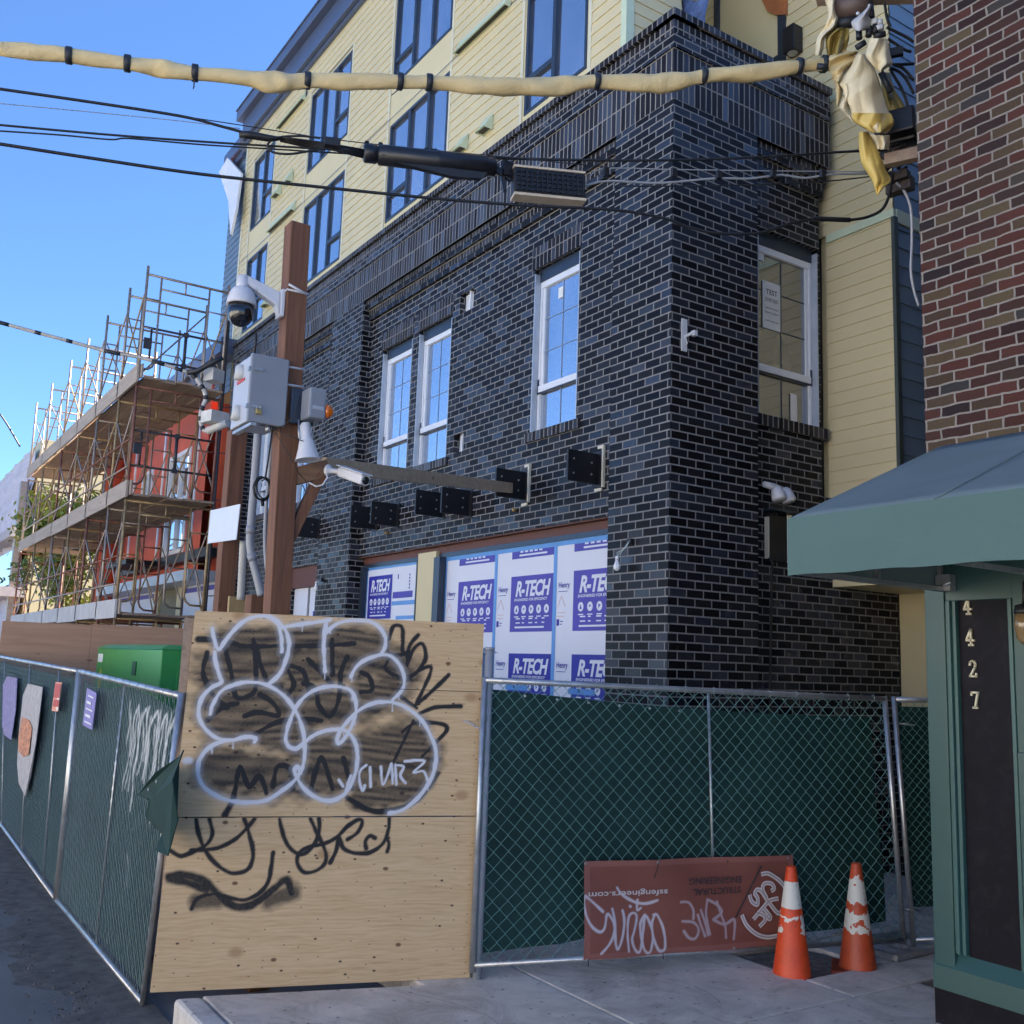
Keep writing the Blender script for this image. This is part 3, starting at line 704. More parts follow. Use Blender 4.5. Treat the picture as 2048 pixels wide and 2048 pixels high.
for ci, (a, b) in enumerate(cols):
    for z0, z1 in lev:
        if ci == 0: upper_window(a, b, z0, z1, [a+0.60], (0, z0+0.47))
        elif ci == 1: upper_window(a, b, z0, z1, [a+0.66, a+1.26], ((0 if z0 < 10 else 0), z0+0.43))
        elif ci == 2: upper_window(a, b, z0, z1, [a+0.62, a+1.20], (2, z0+0.50))
        else: upper_window(a, b, z0, z1, [a+0.66], (1, z0+0.55))
# glazed terrace door of the notch, and its wall lamp
fr = MB(); y = LY-0.03
fr.bx(-8.70, -8.62, y, y+0.1, 8.1, 10.9); fr.bx(-7.62, -7.50, y, y+0.1, 8.1, 10.9); fr.bx(-8.62, -7.62, y, y+0.1, 10.8, 10.9)
fr.bx(-8.62, -7.62, y, y+0.08, 9.32, 9.40)
wd = fr.build('window', M['window_dark'], BLD); g_ = MB(); g_.bx(-8.62, -7.62, y+0.04, y+0.05, 9.4, 10.8); g_.build('glass', M['siding_flat'], wd)
g_ = MB(); g_.bx(-8.62, -7.62, y+0.04, y+0.05, 8.1, 9.32); g_.build('glass', M['glass'], wd)
wl = MB(); wl.cbox((-7.33, LY-0.10, 9.40), 0.17, 0.16, 0.32); lo = wl.build('wall_lamp', M['black_metal'], BLD, bevel=0.008)
wl = MB(); wl.tube([(-7.33, LY-0.10, 9.24), (-7.33, LY-0.10, 9.232)], 0.06, 16); wl.build('lamp_lens', M['galv'], lo)
# --- roof
rf = MB()
rf.bx(-20.70, -6.9, Y0-0.06, Y0+0.10, 13.27, 13.72); rf.bx(-20.80, -6.8, Y0-0.19, Y0+0.2, 13.72, 13.95); rf.bx(-20.82, -6.78, Y0-0.215, Y0+0.2, 13.955, 13.985)
rf.bx(-20.65, -6.95, Y0+0.02, Y0+0.12, 13.20, 13.268); rf.bx(-20.7, -6.0, Y0+0.2, 14, 13.30, 13.9)
rf.build('roof', M['roof_metal'], BLD, bevel=0.008)
# --- blue-grey wing at the far end, with its own lower cornice
wg = MB(); laps(wg, 1, Y0+0.13, -21.85, -20.72, 7.6, 13.15, -1); wg.build('blue_lap_siding', M['siding_blue'], BLD)
wg = MB(); wg.bx(-21.85, -20.73, Y0+0.14, 12, 7.6, 13.2); wg.build('upper_wall', M['siding_flat'], BLD)
wg = MB(); wg.bx(-22.0, -20.9, Y0-0.05, Y0+0.5, 13.16, 13.45); wg.bx(-21.9, -20.9, Y0+0.03, Y0+0.5, 13.02, 13.158); wg.build('roof', M['roof_metal'], BLD)
# --- pale green vent hoods on the siding
def hood(x, z, w_, h_, d_):
    y = Y0+0.088; b = MB()
    b.add([(x-w_/2, y, z+h_), (x+w_/2, y, z+h_), (x+w_/2, y-d_, z), (x-w_/2, y-d_, z), (x-w_/2, y, z), (x+w_/2, y, z), (x-w_/2, y, z+.015), (x+w_/2, y, z+.015), (x+w_/2, y-d_, z+.015), (x-w_/2, y-d_, z+.015)], [(0, 3, 2, 1), (0, 4, 3), (1, 2, 5), (6, 7, 8, 9)])
    o = b.build('vent_hood', M['trim_green'], BLD); c = MB(); c.quad((x-w_/2+.02, y-d_*.75, z+.012), (x-w_/2+.02, y-d_*.2, z+.012), (x+w_/2-.02, y-d_*.2, z+.012), (x+w_/2-.02, y-d_*.75, z+.012)); c.build('vent_slot', M['black_metal'], o)
def hood_px(q, w_, h_, d_): x, z = pA(*q, d=0.0); hood(x, z, w_, h_, d_)
hood_px((965, 262), 0.22, 0.24, 0.14); hood_px((916, 301), 0.22, 0.24, 0.14); hood_px((549, 392), 0.26, 0.3, 0.14); hood_px((572, 366), 0.26, 0.3, 0.14); hood_px((528, 612), 0.26, 0.3, 0.14)
for q0, q1 in (((908, 92), (1010, 12)), ((553, 248), (603, 198)), ((534, 459), (582, 415))):
    a, z = pA(*q0); b_, z2 = pA(*q1); zz = (z+z2)/2-0.05
    hood((a+b_)/2, zz, abs(b_-a), 0.22, 0.10)
# torn white sheet hanging off the wing
bpy.context.view_layer.update()
# ------------------------------------------------------------------ neighbour: old red brick building with a green shopfront
YN = 5.75; XN = -3.87
NB = thing('brick_building', 'old red and brown brick building with a dark green shopfront numbered 4427', 'building', (XN, YN, 0))
M['teal'] = plain('dark teal paint', (0.026, 0.078, 0.072), 0.42, var=0.06, scale=3, bmp=0.06, bscale=30)
M['teal_light'] = plain('teal paint edge', (0.038, 0.105, 0.098), 0.42, var=0.06, scale=3)
M['panel_dark'] = plain('dark aubergine paint', (0.010, 0.009, 0.013), 0.55, var=0.2, scale=5, spec=0.12, dirt=((0.03, 0.028, 0.03), 0.5), dirtscale=9)
M['numeral'] = plain('cream numerals', (0.68, 0.61, 0.42), 0.5, var=0.05)
b = MB(); wall(b, 1, YN, XN, 9, 2.9, 9.0); wall(b, 0, XN, YN, 18, -0.2, 9.0, sgn=-1); wall(b, 1, 18, XN, 9, -0.2, 9, sgn=1); wall(b, 0, 9, YN, 18, -0.2, 9, sgn=1); b.bx(XN, 9, YN+0.02, 18, 8.9, 8.99)
b.build('wall', M['red_brick'], NB)
yf = YN-0.06
b = MB(); b.bx(XN, -3.735, yf, YN+0.10, 0.2, 2.75); b.bx(-3.30, -2.3, yf+0.005, YN+0.1, 0.2, 2.75); b.bx(-3.735, -3.30, yf+0.012, YN+0.1, 2.50, 2.75); b.bx(-2.3, 9, yf+0.01, YN+0.1, 2.5, 3.0); b.bx(XN, -2.3, yf+0.006, YN+0.1, 2.751, 3.0)
b.bx(-3.29, -2.3, yf-0.02, yf+0.0049, 0.45, 1.62)
sfp = b.build('shopfront', M['teal'], NB, bevel=0.005)
for a_ in ((-3.735, -3.715, 0.01), (-3.712, -3.695, -0.008), (-3.692, -3.668, 0.012), (-3.325, -3.301, -0.004)): MB().bx(a_[0], a_[1], yf+a_[2], YN+0.1, 0.42, 2.5).build('moulding', M['teal_light'], sfp, bevel=0.003)
b = MB(); b.add([(XN-0.004, yf-0.012, 0.20), (-2.3, yf-0.012, 0.20), (-2.3, yf-0.006, 0.33), (XN-0.004, yf-0.006, 0.33), (-2.3, yf+0.05, 0.42), (XN-0.004, yf+0.05, 0.42)], [(0, 1, 2, 3), (3, 2, 4, 5)]); b.build('sill', M['teal'], sfp)
b = MB(); b.bx(-3.667, -3.326, yf+0.045, YN+0.1, 0.40, 2.5); pn = b.build('number_panel', M['panel_dark'], NB)
b = MB(); b.bx(XN-0.002, -2.3, yf-0.002, YN+0.1, -0.15, 0.199); b.build('plinth', M['panel_dark'], NB)
b = MB(); b.bx(-2.3, -1.2, yf+0.2, YN+0.3, -0.1, 2.5); b.bx(-1.2, 9, yf+0.03, YN+0.1, -0.1, 0.7); b.build('door', M['teal'], NB)
b = MB(); b.bx(-1.2, 9, yf+0.06, YN+0.05, 0.7, 2.5); b.build('window', M['glass'], NB)
glyph = {'4': [((.62, .02), (.62, 1)), ((.62, 1), (.08, .36)), ((.06, .32), (.95, .32)), ((.38, .03), (.86, .03))],
         '2': [((.12, .74), (.18, .9)), ((.18, .9), (.40, .99)), ((.40, .99), (.68, .95)), ((.68, .95), (.82, .78)), ((.82, .78), (.72, .58)), ((.72, .58), (.14, .06)), ((.1, .05), (.88, .05)), ((.88, .02), (.9, .22))],
         '7': [((.1, .95), (.9, .95)), ((.1, .78), (.1, .97)), ((.88, .94), (.5, .04)), ((.28, .03), (.72, .03))]}
nw = MB()
for ch, q in zip('4427', ((1937, 1213), (1942, 1275), (1948, 1338), (1952, 1400))):
    c = on(1, yf+0.045, *q); h_ = 0.098; w_ = 0.052
    m_ = MB()
    for p, q_ in glyph[ch]:
        A_ = Vector((c.x-w_/2+p[0]*w_, yf+0.036, c.z-h_/2+p[1]*h_)); B_ = Vector((c.x-w_/2+q_[0]*w_, yf+0.036, c.z-h_/2+q_[1]*h_))
        dd = (B_-A_).normalized()*0.004
        m_.beam(A_-dd, B_+dd, 0.012 if abs(dd.z) < 0.0038 and ch != '2' else 0.010, 0.014, (0, 1, 0))
    m_.build('house_number', M['numeral'], pn)
# glass and brass lantern beside the number
b = MB(); b.tube([(-3.165, yf-0.001, 2.55), (-3.165, yf-0.09, 2.58), (-3.165, yf-0.10, 2.46)], 0.012, 8); b.lathe((-3.165, yf-0.10, 2.46), (0, 0, -1), [(0.01, 0), (0.05, 0.01), (0.06, 0.05), (0.055, 0.06)], 12)
ln = b.build('lantern', M['black_metal'], NB); b = MB(); b.lathe((-3.165, yf-0.10, 2.40), (0, 0, -1), [(0.056, 0), (0.06, 0.06), (0.048, 0.14), (0.02, 0.17)], 12); b.build('lantern_glass', plain('amber glass', (0.22, 0.15, 0.07), 0.12, 0.0, spec=0.9), ln)
# --- awning
AW = thing('awning', 'green canvas shop awning with a straight valance above the 4427 shopfront', 'awning', (-3.76, YN, 2.55))
M['awning_top'] = plain('grey green canvas', (0.135, 0.185, 0.19), 0.75, var=0.06, scale=2.5, bmp=0.25, bscale=500, dirt=((0.19, 0.24, 0.25), 0.45), dirtscale=1.2)
M['awning_val'] = plain('green canvas', (0.075, 0.140, 0.130), 0.75, var=0.05, scale=2.5, bmp=0.25, bscale=500)
ax0, ax1, ay, az0, az1, az2 = -3.76, 1.6, 4.30, 2.55, 2.865, 3.50
b = MB(); nx, ny = 40, 10; vs = []; fs = []
for j in range(ny+1):
    for i in range(nx+1):
        t = j/ny; x = ax0+(ax1-ax0)*i/nx
        vs.append((x, ay+(YN-0.005-ay)*t, az1+(az2-az1)*t-0.018*math.sin(math.pi*t)*abs(math.sin(math.pi*(x-ax0)/0.9))))
for j in range(ny):
    for i in range(nx): a = j*(nx+1)+i; fs.append((a, a+1, a+nx+2, a+nx+1))
b.add(vs, fs, True)
b.add([(ax0, ay, az1), (ax0, YN-0.005, az2), (ax0, YN-0.005, az0+0.03), (ax0, ay, az0+0.03)], [(0, 3, 2, 1)])
cn = b.build('canopy', M['awning_top'], AW); sol = cn.modifiers.new('thick', 'SOLIDIFY'); sol.thickness = 0.004
b = MB(); vs = []; fs = []
for i in range(nx+1):
    x = ax0+(ax1-ax0)*i/nx; vs += [(x, ay-0.003, az0+0.004*math.sin(i*1.7)), (x, ay-0.003-0.006*math.sin(i*0.9), (az0+az1)/2), (x, ay-0.003, az1+0.003)]
for i in range(nx): a = i*3; fs += [(a, a+3, a+4, a+1), (a+1, a+4, a+5, a+2)]
b.add(vs, fs, False); vl = b.build('valance', M['awning_val'], AW); sol = vl.modifiers.new('thick', 'SOLIDIFY'); sol.thickness = 0.003
for k in range(1, 6):
    x = ax0+0.9*k; b = MB(); b.tube([(x, ay+(YN-0.02-ay)*t/6, az1+0.004+(az2-az1)*t/6) for t in range(7)], 0.004, 6); b.build('seam', M['awning_top'], AW)
b = MB()
def sq(m, p, q, t=0.025): m.beam(p, q, t, t)
sq(b, (ax0+0.015, ay+0.015, az0+0.02), (ax1, ay+0.015, az0+0.02)); sq(b, (ax0+0.02, ay+0.03, az0+0.02), (ax0+0.02, YN-0.06, az0+0.02)); sq(b, (ax0+0.02, YN-0.08, az0+0.03), (ax0+0.02, YN-0.08, az2-0.05))
sq(b, (ax0+0.02, ay+0.75, az0+0.03), (ax0+0.02, ay+0.75, az1+0.25))
for x in (ax0+0.05, ax0+0.95, ax0+1.85, ax0+2.75): sq(b, (x, ay+0.03, az1-0.03), (x, YN-0.04, az2-0.05)); sq(b, (x+0.001, ay+0.031, az0+0.021), (x+0.001, YN-0.06, az0+0.021))
fr_ = b.build('frame', M['galv'], AW)
b = MB(); b.cbox((ax0+0.06, YN-0.09, az0+0.06), 0.10, 0.06, 0.10); b.tube([(ax0+0.02, YN-0.12, az0+0.03), (ax0+0.12, YN-0.12, az0+0.06)], 0.012, 8); b.build('wall_clamp', M['galv'], fr_)

# ------------------------------------------------------------------ the street's far side (seen in the window reflections, throws light back)
for nm, xx, w_, hh, col, lab in (('stucco_building', -22, 13, 7.0, (0.74, 0.70, 0.63), 'cream stucco house across the street, mirrored in the upstairs windows'),
                            ('stucco_building', -8.4, 13, 6.4, (0.74, 0.71, 0.66), 'pale stucco house across the street behind the viewer'),
                            ('stucco_building', 5.4, 12, 6.8, (0.74, 0.70, 0.65), 'tan stucco house across the street nearest the awning')):
    T = thing(nm, lab, 'building', (xx, -15, 0))
    m_ = plain('stucco', col, 0.85, var=0.05, bmp=0.2)
    ww = [(xx+1.5+k*3.2, xx+2.9+k*3.2, z, z+1.5) for k in range(3) for z in (1.0, 4.2)]
    b = MB(); wall(b, 1, -15, xx, xx+w_, -0.2, hh, ww, 0.2, sgn=1); b.bx(xx, xx+w_, -24, -15.7, -0.2, hh-0.05); b.build('wall', m_, T)
    for h in ww: c = MB(); c.bx(h[0], h[1], -15.15, -15.1, h[2], h[3]); c.build('window', M['glass'], T)
    b = MB(); b.bx(xx-0.15, xx+w_+0.15, -24, -14.7, hh, hh+0.2); b.build('roof', M['flashing'], T)

# ------------------------------------------------------------------ red building behind the scaffold
RB = thing('red_building', 'orange red stucco building wrapped by tube scaffolding up the street', 'building', (-21.9, Y0, 0))
M['red_stucco'] = plain('orange red stucco', (0.60, 0.105, 0.05), 0.75, var=0.14, scale=1.2, bmp=0.2, bscale=30)
YD = Y0+0.10
b = MB(); wins = [(-24.9, -23.2, 5.62, 6.72), (-24.9, -23.2, 4.40, 5.22), (-27.6, -26.6, 5.6, 6.7)]
wall(b, 1, YD, -30.2, -21.9, 3.72, 8.05, wins, 0.12); wall(b, 0, -30.2, YD, 14, -0.2, 8.1, sgn=-1); b.bx(-30.1, -21.9, YD+0.3, 14, -0.2, 8.0)
b.build('wall', M['red_stucco'], RB)
for h in wins:
    f_ = MB(); t = 0.07
    f_.bx(h[0]-t, h[0]+0.03, YD-0.03, YD+0.08, h[2]-t, h[3]+t); f_.bx(h[1]-0.03, h[1]+t, YD-0.03, YD+0.08, h[2]-t, h[3]+t); f_.bx(h[0]+0.03, h[1]-0.03, YD-0.03, YD+0.08, h[3]-0.03, h[3]+t); f_.bx(h[0]+0.03, h[1]-0.03, YD-0.03, YD+0.08, h[2]-t, h[2]+0.03)
    f_.bx((h[0]+h[1])/2-0.03, (h[0]+h[1])/2+0.03, YD-0.01, YD+0.07, h[2]+0.03, h[3]-0.03)
    w_ = f_.build('window', M['window_white'], RB); c = MB(); c.bx(h[0]+0.03, h[1]-0.03, YD+0.05, YD+0.06, h[2]+0.03, h[3]-0.03); c.build('glass', M['glass'], w_)
b = MB(); b.tube([(-29.6, Y0-0.25, -0.15), (-29.6, Y0-0.25, 8.0)], 0.28, 20); b.build('column', plain('orange column', (0.55, 0.09, 0.03), 0.6, var=0.08), RB)
b = MB(); b.bx(-30.4, -20.25, Y0-0.28, Y0+0.2, 8.28, 8.60); b.bx(-30.4, -21.86, Y0-0.16, Y0+0.3, 8.06, 8.275); b.build('roof_gutter', M['roof_metal'], RB)
b = MB(); b.bx(-30.0, -21.95, Y0-0.10, YD-0.001, 7.72, 8.055); b.build('soffit_board', M['window_white'], RB)
for x in (-22.6, -25.55, -28.6): MB().bx(x-0.06, x+0.06, YD-0.03, YD-0.001, 4.23, 7.7).build('white_batten', M['window_white'], RB)
b = MB(); b.bx(-28.0, -20.4, Y0-0.18, YD-0.001, 4.02, 4.22); b.bx(-26.3, -24.2, Y0-0.9, Y0-0.2, 4.05, 4.16); b.build('black_canopy', M['black_metal'], RB)
b = MB(); b.bx(-29, -20.3, Y0-0.55, YD+0.1, 3.50, 3.715); b.build('grey_ledge', M['flashing'], RB)
for a_ in ((-25.0, -24.6), (-23.0, -22.6)): MB().bx(a_[0], a_[1], Y0, YD+0.1, -0.15, 3.499).build('cream_pier', M['siding_flat'], RB)
b = MB(); b.bx(-24.599, -23.001, Y0+0.05, YD+0.1, -0.15, 3.499); b.build('recess_panel', plain('olive panel', (0.20, 0.17, 0.10), 0.7), RB)
for xa, xb in ((-29.0, -27.1), (-27.05, -25.05), (-22.58, -20.4)):
    b = MB(); b.bx(xa, xb, Y0+0.04, YD+0.1, -0.15, 3.499); bo = b.build('insulation_board', M['board'], RB)
    c = MB()
    for k in range(2): c.bx(xa+0.3+0.9*k, xa+0.9+0.9*k, Y0+0.034, Y0+0.039, 1.9, 2.55)
    c.bx(xa, xb, Y0+0.034, Y0+0.0385, 3.35, 3.45); c.build('printed_panel', M['print_blue'], bo)

# ------------------------------------------------------------------ scaffold
SF = thing('scaffold', 'tall tube scaffold with timber plank decks along the red building', 'scaffold', (-18.6, 3.95, -0.15))
SM = [plain('tan tube', (0.38, 0.26, 0.13), 0.5, 0.3, var=0.25, scale=9), plain('rusty tube', (0.24, 0.10, 0.07), 0.6, 0.2, var=0.3, scale=9), plain('grey tube', (0.36, 0.29, 0.24), 0.45, 0.5, var=0.2, scale=9), plain('dark tube', (0.05, 0.045, 0.05), 0.5, 0.3, var=0.2)]
M['plank'] = wood_mat('weathered plank', (0.40, 0.29, 0.21), (0.22, 0.155, 0.11), 0.6, 'X', 0.85)
M['toe'] = wood_mat('toe board', (0.50, 0.41, 0.33), (0.32, 0.25, 0.19), 0.6, 'X', 0.85)
SX = [-18.6, -20.0, -22.0, -24.0, -26.1, -28.8, -31.4]; SY0, SY1 = 3.95, 5.47; SZ = [0.55, 2.65, 4.76, 6.90]; SH = 2.08
def frame_mb(x, z, h, y0=SY0, y1=SY1, top=False):
    m_ = MB(); r = 0.026
    m_.tube([(x, y0, z), (x, y0, z+h+(0.13 if top else 0))], r, 6); m_.tube([(x, y1, z), (x, y1, z+h+(0.13 if top else 0))], r, 6)
    m_.tube([(x, y0, z+h-0.03), (x, y1, z+h-0.03)], r*0.9, 6)
    ya, yb = y0+0.26, y1-0.36
    m_.tube([(x, ya, z+h-0.03), (x, ya, z+0.42), (x, ya-0.03, z+0.32), (x, ya-0.10, z+0.26), (x, y0, z+0.25)], r*0.75, 6)
    m_.tube([(x, yb, z+h-0.03), (x, yb, z+0.42), (x, yb+0.04, z+0.32), (x, yb+0.12, z+0.26), (x, y1, z+0.25)], r*0.75, 6)
    m_.tube([(x, ya, z+h-0.26), (x, yb, z+h-0.26)], r*0.75, 5); m_.tube([(x, (ya+yb)/2, z+h-0.26), (x, (ya+yb)/2, z+h-0.03)], r*0.6, 5)
    for k in (0.35, 0.62): m_.tube([(x, y0, z+h*k+0.3), (x, ya, z+h*k+0.3)], r*0.6, 5); m_.tube([(x, yb, z+h*k+0.3), (x, y1, z+h*k+0.3)], r*0.6, 5)
    return m_
for i, x in enumerate(SX):
    for k, z in enumerate(SZ):
        lean = 0
        frame_mb(x, z, SH, top=(k == 3)).build('scaffold_frame', SM[(0, 1, 0, 2, 1, 0, 2)[(i+k*2) % 7]] if k < 3 else SM[2], SF)
    b = MB()
    for y in (SY0, SY1): b.tube([(x, y, -0.15), (x, y, 0.56)], 0.017, 6); b.cbox((x, y, -0.14), 0.13, 0.13, 0.02)
    b.build('base_jack', SM[2], SF)
for i in range(len(SX)-1):
    xa, xb = SX[i], SX[i+1]
    for k, z in enumerate(SZ):
        for y in (SY0, SY1):
            b = MB(); b.tube([(xa, y, z+0.35), (xb, y, z+1.65)], 0.016, 5); b.tube([(xa, y-0.02, z+1.65), (xb, y-0.02, z+0.35)], 0.016, 5); b.build('cross_brace', SM[2] if (i+k) % 3 else SM[0], SF)
for k, z in enumerate((2.66, 4.77, 6.91)):
    for i in range(len(SX)-1):
        xa, xb = SX[i]+(0.22 if i == 0 else 0.1), SX[i+1]
        b = MB()
        for j in range(5):
            y = SY0+0.06+j*0.292; dz = random.uniform(-0.012, 0.012)
            b.bx(xb-0.05, xa+random.uniform(-0.05, 0.08), y, y+0.283, z+0.01+dz, z+0.05+dz)
        b.build('plank_deck', M['plank'], SF)
        b = MB(); b.bx(xb, xa-0.02, SY0-0.065, SY0-0.027, z-0.05+random.uniform(-.02, .02), z+0.27); b.build('toe_board', M['toe'] if k else plain('pale toe board', (0.50, 0.48, 0.46), 0.8, var=0.12, scale=3), SF)
    b = MB(); b.beam((SX[0]+0.24, SY0+0.02, z+0.14), (SX[0]+0.05, SY0-0.03, z+0.14), 0.03, 0.26); b.build('toe_board_end', M['toe'], SF)
x = SX[0]-0.03   # guard rails and gate frame of the near end
for z0_, z1_ in ((7.35, 7.95), (5.35, 6.0)):
    b = MB(); b.tube([(x, SY0, z0_), (x, SY1, z0_)], 0.022, 6); b.tube([(x, SY0, z1_), (x, SY1, z1_)], 0.022, 6); b.tube([(x, SY0+0.8, z0_), (x, SY0+0.8, z1_)], 0.03, 6); b.tube([(x, SY0+0.17, z0_), (x, SY0+0.17, z1_)], 0.02, 6)
    for z in (z0_, z1_): b.cbox((x, SY0+0.8, z), 0.06, 0.09, 0.08)
    b.cbox((x, SY0+0.12, (z0_+z1_)/2), 0.05, 0.14, 0.2); b.build('guard_rail', SM[3], SF)
for z in (2.66, 4.77):
    for dz in (0.55, 1.05):
        b = MB(); b.tube([(SX[0]-0.02, SY0-0.03, z+dz), (SX[-1], SY0-0.03, z+dz)], 0.018, 6); b.build('rail_tube', SM[1 if dz > 0.6 else 2], SF)
for i in range(0, len(SX)-1, 2):
    b = MB(); b.tube([(SX[i], SY1, 2.7), (SX[i+1], SY1, 4.6)], 0.018, 6); b.tube([(SX[i], SY0, 7.0), (SX[i+1], SY1, 8.9)], 0.016, 6); b.build('diagonal_tube', SM[2], SF)
b = MB(); b.tube([(SX[0], SY1+0.05, -0.15), (SX[0], SY1+0.05, 8.4)], 0.028, 8)
for z in (2.2, 3.1, 4.0, 4.9, 5.8, 6.7, 7.6): b.tube([(SX[0], SY1+0.05, z), (SX[0]+0.02, SY1+0.5, z+0.03)], 0.012, 6)
b.build('standard_pole', SM[3], SF)

# ------------------------------------------------------------------ far end of the street
WB = thing('wrapped_building', 'far building shrouded in pale torn sheeting at the left edge', 'building', (-44, 5.2, 0))
M['sheet'] = plain('pale sheeting', (0.66, 0.58, 0.60), 0.8, var=0.14, scale=1.2, bmp=0.5, bscale=3, stretch=(1, 1, 3))
b = MB(); vs = []; fs = []; nx, nz = 30, 24
for j in range(nz+1):
    for i in range(nx+1):
        x = -58+17.2*i/nx; z = -0.15+9.7*j/nz
        vs.append((x, 5.2+0.10*math.sin(i*1.3+j*0.6)+0.06*math.sin(j*2.2), z))
for j in range(nz):
    for i in range(nx): a = j*(nx+1)+i; fs.append((a, a+1, a+nx+2, a+nx+1))
b.add(vs, fs, True); b.build('sheeting', M['sheet'], WB); b = MB(); b.bx(-58, -40.9, 5.45, 14, -0.15, 9.9); b.build('wall', M['siding_flat'], WB)
M['ledge'] = plain('pale ledge', (0.5, 0.42, 0.40), 0.8, var=0.15)
for z, o in ((6.1, 0.5), (3.9, 0.7)): MB().bx(-57, -40.6, 5.2-o, 5.4, z, z+0.35).build('ledge', M['ledge'], WB)
b = MB(); b.bx(-45.6, -42.0, 5.0, 5.02, 4.4, 5.7); b.build('window', M['glass'], WB)
b = MB(); b.bx(-41.2, -40.85, 4.9, 5.15, -0.15, 8.2); b.build('corner_post', SM[2], WB)
for k, (x, y, z, r, hh) in enumerate([(-34.5, 5.6, 5.9, 1.15, 3.0)]):
    T = thing('leafy_tree', 'yellow green tree showing through the far bays of the scaffold', 'tree', (x, y, -0.15))
    b = MB(); b.tube([(x, y, -0.15), (x+0.1, y, 2.5), (x-0.05, y, 4.5), (x, y, 6.2)], [0.2, 0.16, 0.1, 0.04], 8)
    for t in range(9):
        an = t*2.4; zz = 3.2+t*0.32; b.tube([(x, y, zz), (x+math.cos(an)*0.6, y+math.sin(an)*0.5, zz+0.5), (x+math.cos(an)*1.0, y+math.sin(an)*0.9, zz+0.8)], [0.06, 0.035, 0.012], 5)
    b.build('trunk', wood_mat('bark', (0.16, 0.12, 0.08), (0.07, 0.05, 0.04), 1, 'Z'), T)
    for nm, col, cnt in (('crown', (0.20, 0.22, 0.03), 5200), ('crown', (0.07, 0.12, 0.02), 3800)):
        b = MB(); vs = []; fs = []
        cl = [(random.gauss(0, 0.75), random.gauss(0, 0.6), random.gauss(0, 0.95)) for _ in range(26)]
        for t in range(cnt):
            c = random.choice(cl); p = Vector((x+c[0]+random.gauss(0, .25), y+c[1]+random.gauss(0, .25), z-0.4+c[2]+random.gauss(0, .25)))
            u = Vector((random.gauss(0, 1), random.gauss(0, 1), random.gauss(0, 1))).normalized(); v = u.orthogonal().normalized()
            o = len(vs); vs += [p-u*.10, p+v*.05, p+u*.10, p-v*.05]; fs.append((o, o+1, o+2, o+3))
        b.add(vs, fs); b.build(nm, plain('leaves', col, 0.6, var=0.3, scale=1.5), T)
# orange-brown plywood hoarding across the fenced street
M['ply_dark'] = wood_mat('stained plywood', (0.62, 0.37, 0.24), (0.46, 0.25, 0.15), 0.55, 'Y', 0.8)
HD = thing('plywood_hoarding', 'reddish brown plywood hoarding behind the green generator', 'hoarding', (-16.6, 2, -0.15))
b = MB(); b.bx(-16.63, -16.61, 1.95, 3.2, -0.15, 2.41); b.build('plywood_sheet', M['ply_dark'], HD)
b = MB(); b.bx(-16.63, -16.61, 3.204, 4.62, -0.15, 2.43); b.build('plywood_sheet', M['ply_dark'], HD)
b = MB(); b.bx(-16.635, -16.59, 4.625, 4.72, -0.15, 2.35); b.bx(-16.72, -16.636, 1.95, 4.6, 1.9, 1.99); b.build('timber_post', M['plank'], HD)
# generator
GN = thing('generator', 'bright green steel generator cabinet behind the street fence', 'generator', (-12.4, 3.2, -0.15))
M['gen_green'] = plain('green enamel', (0.05, 0.32, 0.075), 0.33, var=0.05, scale=1.5)
M['gen_dark'] = plain('dark green seam', (0.012, 0.07, 0.02), 0.5)
gx0, gx1, gy0, gy1, gz = -16.0, -12.4, 3.2, 4.2, 2.10
b = MB(); b.bx(gx0, gx1, gy0, gy1, 0.15, gz-0.04); b.add([(gx0-.02, gy0-.02, gz-.04), (gx1+.02, gy0-.02, gz-.04), (gx1+.02, gy1+.02, gz-.04), (gx0-.02, gy1+.02, gz-.04), (gx0+.1, gy0+.1, gz+.02), (gx1-.1, gy0+.1, gz+.02), (gx1-.1, gy1-.1, gz+.02), (gx0+.1, gy1-.1, gz+.02)], [(0, 1, 5, 4), (1, 2, 6, 5), (2, 3, 7, 6), (3, 0, 4, 7), (4, 5, 6, 7), (0, 3, 2, 1)])
b.build('cabinet', M['gen_green'], GN, bevel=0.015)
for xa, xb in ((-15.3, -13.95), (-13.93, -12.6)):
    d = MB(); d.bx(xa, xb, gy0-0.012, gy0-0.001, 0.4, 1.62); dr = d.build('access_door', M['gen_green'], GN, bevel=0.004)
    d = MB(); d.cbox((xb-0.12 if xa > -14 else xa+0.1, gy0-0.022, 1.25), 0.03, 0.02, 0.22); d.build('handle', M['black_metal'], dr)
d = MB(); d.bx(gx1+0.001, gx1+0.012, gy0+0.2, gy1-0.15, 0.4, 1.9); dr = d.build('end_door', M['gen_green'], GN, bevel=0.004)
d = MB(); d.cbox((gx1+0.022, gy0+0.26, 1.45), 0.02, 0.04, 0.2); d.build('handle', M['black_metal'], dr)
d = MB(); d.bx(gx1+0.013, gx1+0.016, gy0+0.26, gy0+0.36, 1.76, 1.86); d.build('warning_sticker', plain('red sticker', (0.5, 0.04, 0.05), 0.5), GN)
d = MB(); d.bx(-13.75, -13.55, gy0-0.014, gy0-0.002, 1.72, 1.90); d.build('vent_grille', M['gen_dark'], GN)
d = MB(); d.add([(-15.66, gy0-0.003, 1.45), (-15.52, gy0-0.003, 1.62), (-15.66, gy0-0.003, 1.79), (-15.80, gy0-0.003, 1.62)], [(3, 0, 1, 2)]); d.build('hazard_diamond', plain('yellow sticker', (0.75, 0.62, 0.05), 0.5), GN)
